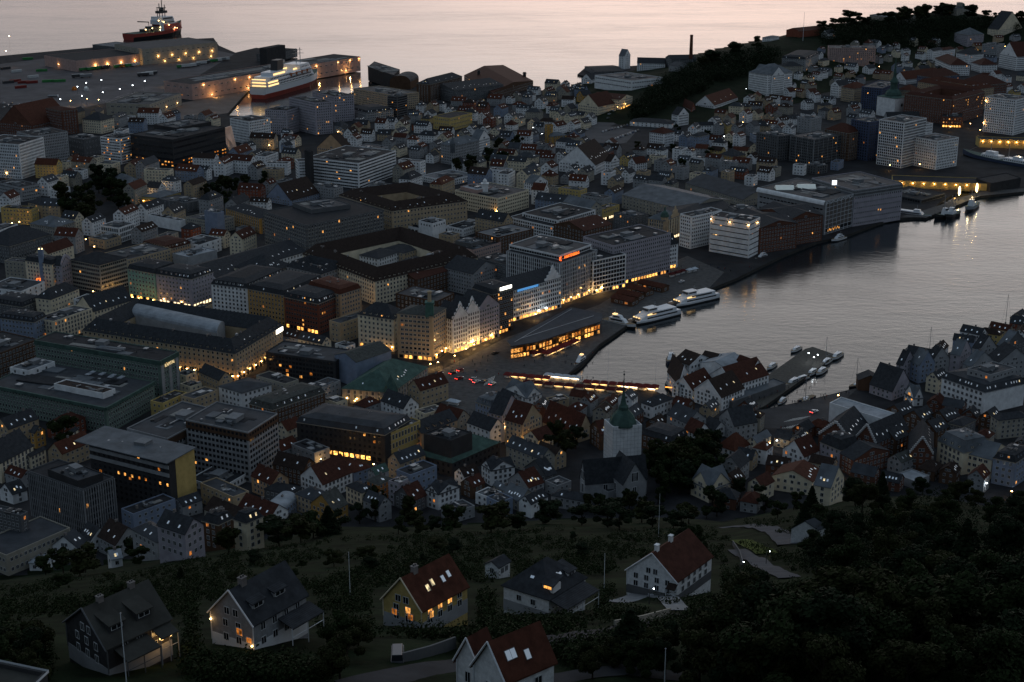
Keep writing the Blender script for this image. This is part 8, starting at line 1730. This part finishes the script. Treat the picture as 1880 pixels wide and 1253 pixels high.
grove([(1500,62),(1545,44),(1600,38),(1700,26),(1770,22),(1770,34),(1600,50),(1510,74)], 18,(22,33), 'dark crown in the wood around the hilltop villa and observatory', 'hilltop wood crowns', False, 0,7, False, 19,1.5)
def mass(name, polys, n, hr, s, seed, mat, npc=70, kind='stuff', flat=.8, chk=False):
 rng = random.Random(seed); m = MB()
 for poly, share in polys:
  xs = [p[0] for p in poly]; ys = [p[1] for p in poly]; k = 0; tr = 0
  while k < n * share and tr < n * 20:
   tr += 1; x, y = rng.uniform(min(xs), max(xs)), rng.uniform(min(ys), max(ys))
   if not intri((x, y), poly): continue
   if chk and blocked(x, y, .8,0): continue
   p = G(x, y)
   if name == 'undergrowth' and noise.noise(Vector((p.x * .025, p.y * .025,9))) > .14: continue
   h = rng.uniform(*hr); r_ = h * rng.uniform(.45,.7); leaves(m, (p.x, p.y, p.z + h * .55),(r_, r_, h * .55), npc, s, rng, flat); k += 1
 return tag(m.build(name, mat), kind=kind)
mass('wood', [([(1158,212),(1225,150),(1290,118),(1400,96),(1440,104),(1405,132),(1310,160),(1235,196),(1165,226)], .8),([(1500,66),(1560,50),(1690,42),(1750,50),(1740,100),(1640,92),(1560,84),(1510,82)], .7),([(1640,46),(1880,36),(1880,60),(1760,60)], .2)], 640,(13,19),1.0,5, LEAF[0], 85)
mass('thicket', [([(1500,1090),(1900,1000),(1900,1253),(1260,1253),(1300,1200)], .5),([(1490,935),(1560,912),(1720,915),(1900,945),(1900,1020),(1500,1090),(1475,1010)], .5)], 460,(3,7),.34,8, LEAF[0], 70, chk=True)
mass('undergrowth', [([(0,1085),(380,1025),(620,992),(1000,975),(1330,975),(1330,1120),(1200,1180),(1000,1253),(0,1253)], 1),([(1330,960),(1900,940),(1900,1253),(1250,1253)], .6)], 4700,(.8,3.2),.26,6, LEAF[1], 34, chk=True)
# ================================================================ the smaller houses that fill the quarters between
GW_, GH_ = 470,314
mask = [[0.0] * GW_ for _ in range(GH_)]
def hull2(P):
 P = sorted(set(P)); lo = []; up = []
 for p in P:
  while len(lo) > 1 and (lo[-1][0] - lo[-2][0]) * (p[1] - lo[-2][1]) - (lo[-1][1] - lo[-2][1]) * (p[0] - lo[-2][0]) <= 0: lo.pop()
  lo.append(p)
 for p in reversed(P):
  while len(up) > 1 and (up[-1][0] - up[-2][0]) * (p[1] - up[-2][1]) - (up[-1][1] - up[-2][1]) * (p[0] - up[-2][0]) <= 0: up.pop()
  up.append(p)
 return lo[:-1] + up[:-1]
def cells(quad, zb, h, g=4.0):
 P = [PX(p.x, p.y, z)[:2] for p in quad for z in (zb, zb + h)]; H = hull2([(a / g, b / g) for a, b in P]); ys = [p[1] for p in H]; out_ = []
 for y in range(max(0, int(min(ys))), min(GH_ - 1, int(max(ys)) + 1)):
  yc = y + .5; xs = []
  for (a, b),(c, d) in zip(H, H[1:] + H[:1]):
   if (b > yc) != (d > yc): xs.append(a + (c - a) * (yc - b) / (d - b))
  if len(xs) > 1: out_ += [(x, y) for x in range(max(0, int(min(xs) + .5)), min(GW_ - 1, int(max(xs) + .5)) + 1)]
 return out_
def stamp(quad, zb, h):
 d = sum(p.y for p in quad) / 4
 for x, y in cells(quad, zb, h): mask[y][x] = d if mask[y][x] == 0 else min(mask[y][x], d)
for q_, h_, z_ in ALLF: stamp(q_, z_, h_ + 2)
for x in range(GW_):      # keep quays, squares and roads open
 for y in range(GH_):
  pass
OPEN = [[(392,222),(445,222),(445,290),(400,290)], [(790,690),(930,615),(1100,555),(1215,480),(1262,450),(1400,480),(1300,540),(1165,595),(1100,640),(1040,695),(1190,715),(1230,760),(1080,735),(960,765),(900,790),(850,800),(800,745)],
  [(1395,735),(1580,700),(1550,745),(1500,800),(1410,815),(1370,760)], [(0,60),(420,60),(530,90),(480,150),(415,225),(200,225),(0,200)], [(1060,255),(1110,212),(1160,200),(1240,240),(1150,270),(1080,278)],
  [(95,400),(140,335),(240,320),(250,350),(240,410),(150,430)], [(320,345),(430,320),(500,340),(430,390)], [(1160,232),(1230,140),(1300,90),(1470,60),(1900,20),(1900,50),(1750,80),(1500,90),(1430,130),(1420,160),(1250,210)],
  [(1500,900),(1900,930),(1900,1253),(1330,1253),(1330,950)], [(990,800),(1330,790),(1330,960),(1050,950)], [(790,700),(790,620),(660,660),(650,690)], [(1780,230),(1900,230),(1900,345),(1780,345)], [(1730,60),(1780,60),(1780,25),(1720,25)]]
WC = [('white', 9),('grey', 5),('cream', 4),('yellow', 1),('tan', 3),('red', 1),('blue', 2),('stone', 3)]
RC = [('slate', 7),('dred', 5),('red', 2),('brown', 3),('dmetal', 3)]
WN = dict(brown='brown', brick='brick red', white='white', grey='grey', cream='cream', yellow='yellow', tan='tan', red='dark red', blue='blue grey', stone='stone grey')
RN = dict(slate='slate', dred='dark red', red='tiled red', brown='brown', dmetal='metal', tar='flat black')
def pick(rng, L): return rng.choices([a for a, _ in L], [b for _, b in L])[0]
LM = [(PX(*(sum(f, Vector((0,0))) / 4), zb + h * .6)[:2], sn) for f, sn, h, zb, r in HOSTS if sn and sn.startswith('the ')]
used = {}
def place_label(x, y, desc):
 near = sorted(LM, key=lambda l: (l[0][0] - x) ** 2 + (l[0][1] - y) ** 2)[:6]
 def rel(l):
  dx, dy = x - l[0][0], y - l[0][1]
  return ('right of' if dx > 0 else 'left of') if abs(dx) > abs(dy) * 1.3 else ('below' if dy > 0 else 'above')
 cands = [f'{desc} {rel(l)} {l[1]}' for l in near[:3]] + [f'{desc} {rel(a)} {a[1]}, {rel(b)} {b[1]}' for a in near[:3] for b in near[1:5] if a != b] + [f'{p_} {desc} {rel(l)} {l[1]}' for l in near[:4] for p_ in ('lower', 'second', 'farther', 'smaller')]
 for c in cands:
  if c not in used and len(c.replace(',', '').split()) <= 16: used[c] = 1; return c
 for l in near:
  for p_ in ('third', 'fourth', 'fifth'):
   c = f'{p_} {desc} {rel(l)} {l[1]}'
   if c not in used: used[c] = 1; return c
 return cands[0]
ZONES = [
 ([(1050,330),(1200,300),(1290,240),(1500,250),(1560,320),(1410,335),(1400,370),(1400,420),(1260,395),(1200,365)], 44,(12,22),(9,13),(8,14),(40,-16), 'rear', 13),
 ([(0,230),(250,210),(420,230),(560,300),(760,310),(960,340),(1100,380),(1280,340),(1200,420),(1000,520),(800,620),(560,620),(0,640)], 60,(20,36),(11,15),(12,17),(40,-16), 'rear', 11),
 ([(330,640),(640,620),(830,720),(900,800),(1100,860),(620,965),(0,1040),(0,780),(300,780)], 22,(18,30),(10,13),(9,13),(40,-14), 'rear', 12), # polygon, count, (len),(wid),(eave height), axis direction in pixels, kinds, seed
 ([(590,215),(760,170),(1050,165),(1150,205),(1060,250),(1160,290),(1300,235),(1400,175),(1440,230),(1420,320),(1300,330),(1160,350),(970,345),(760,300),(640,265)], 150,(13,24),(10,14),(7,12),(40,-16), 'house', 1),
 ([(1380,130),(1400,100),(1560,84),(1760,66),(1880,60),(1880,210),(1650,240),(1500,225),(1400,250)], 80,(12,22),(9,13),(8,12),(40,-6), 'house', 2),
 ([(0,250),(250,210),(420,230),(540,260),(560,330),(440,400),(380,330),(240,420),(100,450),(0,480)], 44,(12,22),(9,13),(8,14),(40,-12), 'rear', 3),
 ([(0,440),(230,420),(430,380),(560,330),(760,320),(960,340),(1100,380),(1280,340),(1200,420),(1000,520),(800,620),(560,600),(230,620),(0,640)], 62,(12,22),(9,14),(10,16),(40,-16), 'rear', 4),
 ([(330,640),(640,620),(830,720),(900,800),(1100,860),(1000,950),(620,965),(380,1000),(0,1040),(0,780),(300,780)], 60,(10,16),(8,11),(6,11),(40,-14), 'rear', 5),
 ([(1190,740),(1400,760),(1560,790),(1880,700),(1880,900),(1700,900),(1500,900),(1400,950),(1200,900),(1050,800),(900,740)], 44,(9,14),(8,10),(6,10),(30,-26), 'house', 6),
 ([(1640,640),(1880,600),(1880,720),(1700,720)], 10,(12,18),(8,11),(8,12),(30,-26), 'house', 7)]
NF = [0]
SH = []
for poly, n, lr, wr, hr, ax, kind, seed in ZONES:
 rng = random.Random(seed); xs = [p[0] for p in poly]; ys = [p[1] for p in poly]; k = 0; tr = 0
 while k < n and tr < 9000:
  tr += 1; x, y = rng.uniform(min(xs), max(xs)), rng.uniform(min(ys), max(ys))
  if not intri((x, y), poly) or any(intri((x, y), o_) for o_ in OPEN): continue
  if not intri((x, y), COAST): continue
  p = G(x, y).to_2d(); a_ = G(x + ax[0], y + ax[1]).to_2d() - p; ang = math.atan2(a_.y, a_.x) + rng.gauss(0,.08) + (math.pi / 2 if rng.random() < .45 else 0)
  l_, w_, h = rng.uniform(*lr), rng.uniform(*wr), rng.uniform(*hr); u = Vector((math.cos(ang), math.sin(ang))); v = Vector((-u.y, u.x)); c = p
  Q = [c + u * (sx * l_ / 2) + v * (sy * w_ / 2) for sx, sy in ((-1,-1),(1,-1),(1,1),(-1,1))]
  ok = True
  for fq, h2_, z2 in ALLF:
   if (fq[0] - c).length > 150 and (fq[2] - c).length > 150: continue
   cf = sum(fq, Vector((0,0))) / 4
   if any(inside(q_, fq) for q_ in Q + [c]) or any(inside(q_ + (c - q_) * .1, Q) for q_ in fq + [cf]): ok = False; break
  if not ok: continue
  zb = min(ground(q_.x, q_.y) for q_ in Q); cs = cells(Q, zb, h + 2)
  if len(cs) < 2: continue
  d = c.y; free = sum(mask[yy][xx] == 0 for xx, yy in cs) / len(cs); hide = sum(mask[yy][xx] > d + 3 for xx, yy in cs) / len(cs)
  if free < .22 or hide > .45: continue
  i0 = min(range(4), key=lambda i: Q[i].y); A_ = Q[i0]; n1, n2 = Q[(i0 + 1) % 4], Q[(i0 - 1) % 4]
  Rr_, L_ = (n1, n2) if n1.x > n2.x else (n2, n1)
  rlong = (Rr_ - A_).length > (L_ - A_).length; rf = 'gR' if rlong else 'gL'
  if rng.random() < .2: rf = 'hip'
  wl, rc_ = pick(rng, WC if seed != 6 else [('grey', 3),('stone', 4),('brown', 3),('brick', 3),('tan', 2),('white', 2)]), pick(rng, RC)
  if kind == 'rear' and rng.random() < .35: rf = 'flat'; rc_ = rng.choice(('tar', 'dmetal'))
  cx, cy, _ = PX(c.x, c.y, zb + h)
  typ = dict(gR='gable', gL='gable', hip='hip', flat='flat')[rf]
  lab = place_label(cx, cy, f'{WN[wl]} house with {RN[rc_] if rc_ != "tar" else "black"} {typ} roof' if kind == 'house' else f'{WN[wl]} rear building with {RN[rc_] if rc_ != "tar" else "black"} {typ} roof')
  building(A_, L_, Rr_, zb, h, lab, name='town_house' if kind == 'rear' else 'wooden_house', cat='building' if kind == 'rear' else 'house', group={1: 'small houses of the peninsula village', 2: 'villas on the far slope'}.get(seed, 'smaller houses between the town blocks'), roof=rf, wall=wl, rc=rc_, sp=3.0, ww=1.2, wh=1.4,
     lit=.014, sky=rng.choice((0,2,3,3,4,5)) if rf != 'flat' else 0, chim=rng.choice((0,1,1)), vents=2, cornice=False, rise=w_ * rng.uniform(.36,.5) if rf not in ('flat',) else None)
  FOOT.pop(); stamp(Q, zb, h + 2); k += 1; NF[0] += 1
print('FILL', NF[0], 'TREES', NT[0], 'WIN', NWIN[0], 'OBJ', len(bpy.data.objects))
